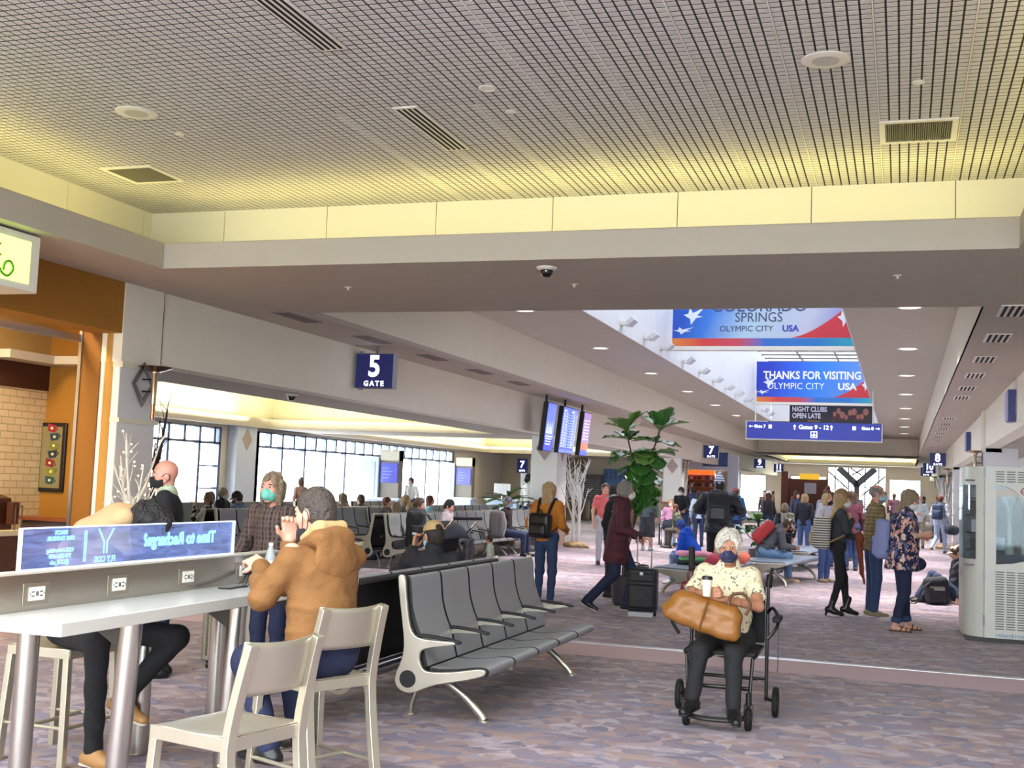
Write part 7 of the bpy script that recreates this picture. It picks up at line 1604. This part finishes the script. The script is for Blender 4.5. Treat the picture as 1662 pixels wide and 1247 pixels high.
# palm near the pillar
t = thing('palm_plant', 'green broad-leaved palm in a pot before the first pillar', 'plant', (-9.35, 27.9, 0)); M().lathe([(.2, 0), (.26, .45), (.24, .45), (.001, .42)], 24).build('pot', mat('pot_brown', (80, 62, 50), .5), t); M().tube([(0, 0, .4), (.02, 0, .95)], .04, n=8).build('trunk', stem_m, t)
for k in range(12):
    a = k*2.4; e = .15+.09*(k % 6); q = M(); leaf(q, (0.02, 0, .9+.03*k), (math.cos(a)*math.cos(e), math.sin(a)*math.cos(e), math.sin(e)), (0, 0, 1), .75, .18, droop=.35); q.build('leaf', mat('palm_leaf', (60, 110, 52), .4), t, solid=.004)

# ---- white twig trees
twig_w = mat('birch_white', (226, 224, 220), .6); twig_d = mat('twig_brown', (110, 84, 78), .8); fairy = mat('fairy_light', (255, 220, 150), .4, emit=(255, 214, 140), es=3.0)
def twig_tree(label, loc, h, m_, seed, lights=0, base=True, dens=16, trunks=1, spread=.34):
    r = random.Random(seed); t = thing('twig_tree', label, 'tree', loc); tips = []
    tr = M(); br = M()
    for q in range(trunks):
        x0 = (q-.5*(trunks-1))*.14; tr.tube(spline([(x0, 0, 0), (x0*1.1+.01, 0, h*.35), (x0*1.2, .01, h*.62)], 5), [.042]*6+[.032]*4+[.022], n=9)
        for k in range(dens):
            z = h*r.uniform(.22, .62); a = r.uniform(0, 2*PI); L = h*r.uniform(.22, .42); o = spread*r.uniform(.4, 1.25)
            p0 = V3(x0*1.1, 0, z); p1 = p0+V3(math.cos(a)*o*.55, math.sin(a)*o*.55, L*.45); p2 = p1+V3(math.cos(a)*o*.5, math.sin(a)*o*.5, L*.6)
            br.tube(spline([p0, p1, p2], 4), [.014]*4+[.009]*4+[.004], n=6); tips += [p1, p2]
            for j in range(4):
                b0 = p0+(p2-p0)*r.uniform(.35, .95); b1 = b0+V3(r.uniform(-.16, .16), r.uniform(-.16, .16), r.uniform(.08, .26)); br.tube([b0, (b0+b1)/2+V3(.01, 0, .01), b1], [.006, .005, .003], n=5); tips.append(b1)
    tr.build('trunk', m_, t); br.build('branches', m_, t)
    if base:
        S = Soft(); S.ell((0, 0, .05), (.30, .26, .10)); S.cap((-.2, 0, .03), (.35, -.1, .01), .05, k=.08); S.cut((0, 0, 0), (0, 0, -1)); soft_obj('burlap_wrap', [(S, .015, lambda X, Y, Z: .015*np.sin(24*X+10*Y)*np.sin(20*Y+30*Z))], cloth('burlap', (190, 160, 122)), t)
    if lights:
        for k in range(lights):
            c = r.choice(tips)+V3(r.uniform(-.05, .05), r.uniform(-.05, .05), r.uniform(-.12, .05)); M().ball(c, .009, 8, 6).build('light', fairy, t)
    return t
twig_tree('white birch twig tree in burlap beside the first pillar', (-7.86, 29.0, 0), 2.45, twig_w, 3, trunks=2, dens=14)
twig_tree('white twig tree by the pillar near the orange shop', (-8.0, 45.6, 0), 2.2, twig_w, 8, dens=14)
twig_tree('twig tree with warm fairy lights before the near left column', (-7.98, 10.9, 0), 2.0, twig_w, 21, lights=40, base=False, dens=10, spread=.30)
twig_tree('dark twig tree standing against the first lounge window', (-9.35, 13.2, 0), 2.55, twig_d, 5, base=False, dens=18, spread=.26)
twig_tree('white twig tree by the far right torch lamp', (1.35, 40.0, 0), 2.3, twig_w, 13, dens=16)

# ---- gate podium, towers, screens in the lounge
pb = mat('podium_blue', (176, 190, 214), .4); pg = mat('podium_grey', (150, 150, 150), .5)
def tower(x, y, label):
    t = thing('gate_tower', label, 'kiosk', (x, y, 0), 0, 'gate screen towers'); M().box(-.60, -.02, 0, .5, 0, 2.2).build('cabinet', pb, t, bevel=.02); M().box(-.54, -.14, -.012, 0, .2, 2.05).build('door_panel', mat('podium_panel', (164, 172, 186), .35), t)
    M().box(0, .62, .1, .4, 0, 2.42).build('screen_column', mat('tower_wall', (128, 120, 112), .6), t); M().box(.03, .58, .06, .1, 1.42, 2.02).build('screen', mat('tower_screen', (52, 54, 130), .25, emit=(60, 64, 170), es=.22), t)
    m = M()
    for k in range(4): m.box(.08, .3+.06*(k % 3), .055, .06, 1.55+k*.1, 1.58+k*.1)
    m.build('screen_rows', scrb, t); M().box(.0, .62, .05, .42, 2.1, 2.4).build('head_box', mat('tower_head', (196, 190, 176), .6), t)
tower(-15.25, 33, 'gate tower with blue screen left, before the second window'); tower(-15.45, 40, 'gate tower with blue screen right, before the second window')
t = thing('gate_podium', 'pale blue gate podium with monitor at the lounge end', 'desk', (-13.4, 38.0, 0)); M().box(-.1, 1.0, 0, .6, 0, .95).build('body', pb, t, bevel=.01); M().box(-.15, 1.05, -.05, .65, .95, 1.0).build('top', mat('podium_top', (206, 210, 216), .3), t)
t = thing('computer_monitor', 'white computer monitor standing on the gate podium', 'monitor', (-13.0, 38.2, 1.0)); M().box(-.28, .28, -.02, .03, .14, .52, Matrix.Rotation(.2, 4, 'Z')).build('screen', mat('monitor_white', (222, 226, 232), .4), t, bevel=.01); M().cyl((0, .02, 0), (0, .02, .2), .03, n=10).cyl((0, .02, 0), (0, .02, .015), .12, n=20).build('stand', mat('monitor_stand', (190, 194, 200), .4), t)
t = thing('boarding_scanner', 'grey boarding scanner post right of the gate podium', 'scanner', (-12.1, 38.0, 0)); M().box(-.1, .1, -.08, .08, 0, 1.1).box(-.16, .16, -.1, .1, 1.1, 1.25).build('body', pg, t, bevel=.01); M().box(-.14, .14, .02, .04, 1.25, 1.9, Matrix.Rotation(.1, 4, 'X')).build('notice_board', mat('notice_pale', (186, 186, 186), .4), t)
for x, y, lab in ((-14.6, 32.2, 'small pale desk below the left gate screen'), (-14.9, 39.2, 'small pale desk below the right gate screen')):
    t = thing('agent_desk', lab, 'desk', (x, y, 0), 0, 'agent desks'); M().box(-.5, .5, -.3, .3, 0, .92).build('body', pb, t, bevel=.01); M().box(-.55, .55, -.34, .34, .92, .97).build('top', MATS['podium_top'], t)
# mural, menu board
t = thing('wall_mural', 'blue wall mural with pale round emblem behind the fig', 'mural', (-12.85, 51.9, 1.12)); M().box(0, 2.05, 0, .08, 0, 1.24).build('panel', mat('mural_blue', (44, 96, 150), .5, noise=(4, .2)), t)
m = M()
for k in range(9): m.box(.1+k*.21, .2+k*.21, -.006, 0, .78, 1.2)
m.build('bars', mat('mural_deep', (28, 62, 110), .5), t); M().lathe([(.45, -.01), (.56, -.01), (.56, .0), (.45, .0)], 36, Matrix.Translation((1.35, -.006, .45)) @ Matrix.Rotation(PI/2, 4, 'X')).build('ring', mat('mural_pale', (170, 206, 214), .5), t)
t = thing('menu_board', 'tall dark menu board left of the blue mural', 'board', (-13.66, 51.6, .95)); M().box(0, .8, 0, .06, 0, 1.12).build('panel', mat('board_dark', (52, 48, 54), .5), t)
m = M()
for k in range(8): m.box(.08, .4+.05*(k % 3), -.004, 0, .15+k*.1, .17+k*.1).box(.5, .72, -.004, 0, .16+k*.1, .175+k*.1)
m.build('printed_lines', mat('board_lines', (140, 136, 142), .5), t); M().box(.3, .5, .0, .06, -.95, 0).box(.1, .7, -.1, .16, -.95, -.92).build('stand', black, t)
# orange shop
t = thing('gift_shop', 'small shop with orange fascia and shelves of goods beyond the second pillar', 'shop', (-10.0, 56.6, 0))
M().box(0, 2.6, 0, .3, 2.55, 2.95).build('canopy', mat('shop_white', (220, 224, 236), .5), t); M().box(0, 1.45, .05, .3, 2.30, 2.52).build('fascia', mat('shop_orange', (226, 104, 36), .5, emit=(226, 104, 36), es=.25), t)
M().box(0, 1.45, .32, .4, 0, 2.3).build('back_panel', mat('shop_panel_orange', (170, 92, 56), .6), t)
for z in (.5, .9, 1.3, 1.7, 2.05): M().box(.02, 1.4, .02, .32, z, z+.03).build('shelf', mat('shelf_orange', (206, 116, 60), .5), t)
M().box(1.5, 2.1, .1, .4, 0, 2.5).build('side_wall', mat('shop_beige_wall', (196, 178, 160), .7), t); M().box(2.1, 2.6, -.1, .4, 0, 3.3).build('corner_post', mat('shop_corner', (206, 216, 232), .5), t)
M().box(.9, 2.1, -.05, .1, 2.72, 3.4).build('blue_sign', mat('shop_sign_blue', (70, 96, 160), .5), t)
r4 = random.Random(2)
for z in (.53, .93, 1.33, 1.73, 2.08):
    for k in range(7):
        t = M().box(0, .10, 0, .12, 0, r4.uniform(.12, .2)).build('packaged_goods', mat('goods_%d' % (k % 5), [(60, 60, 110), (206, 200, 200), (150, 50, 50), (40, 40, 60), (180, 140, 90)][k % 5], .5)); t.location = (-9.9+k*.19, 56.72, z); tag(t, 'small package standing on a shelf of the orange shop', 'package', 'goods on the orange shop shelves')
# far podium
t = thing('wooden_kiosk', 'tall brown wooden kiosk with yellow gate sign at the far end', 'kiosk', (-5.9, 62, 0)); M().box(0, .35, 0, .4, 0, 2.7).build('post', mat('kiosk_wood', (120, 66, 46), .5), t); M().box(.35, 2.3, .25, .35, 0, 2.35).build('back_wall', mat('kiosk_wall', (112, 70, 54), .6), t); M().box(.9, 1.9, .15, .24, 2.32, 2.62).build('yellow_sign', mat('kiosk_yellow', (222, 176, 50), .5, emit=(222, 176, 50), es=.2), t); M().box(1.15, 1.75, .2, .245, 1.6, 2.15).build('notice', mat('kiosk_notice', (206, 210, 222), .5), t); M().box(.5, 1.5, -.5, 0, 0, 1.1).build('desk', mat('kiosk_desk', (186, 206, 226), .4), t)
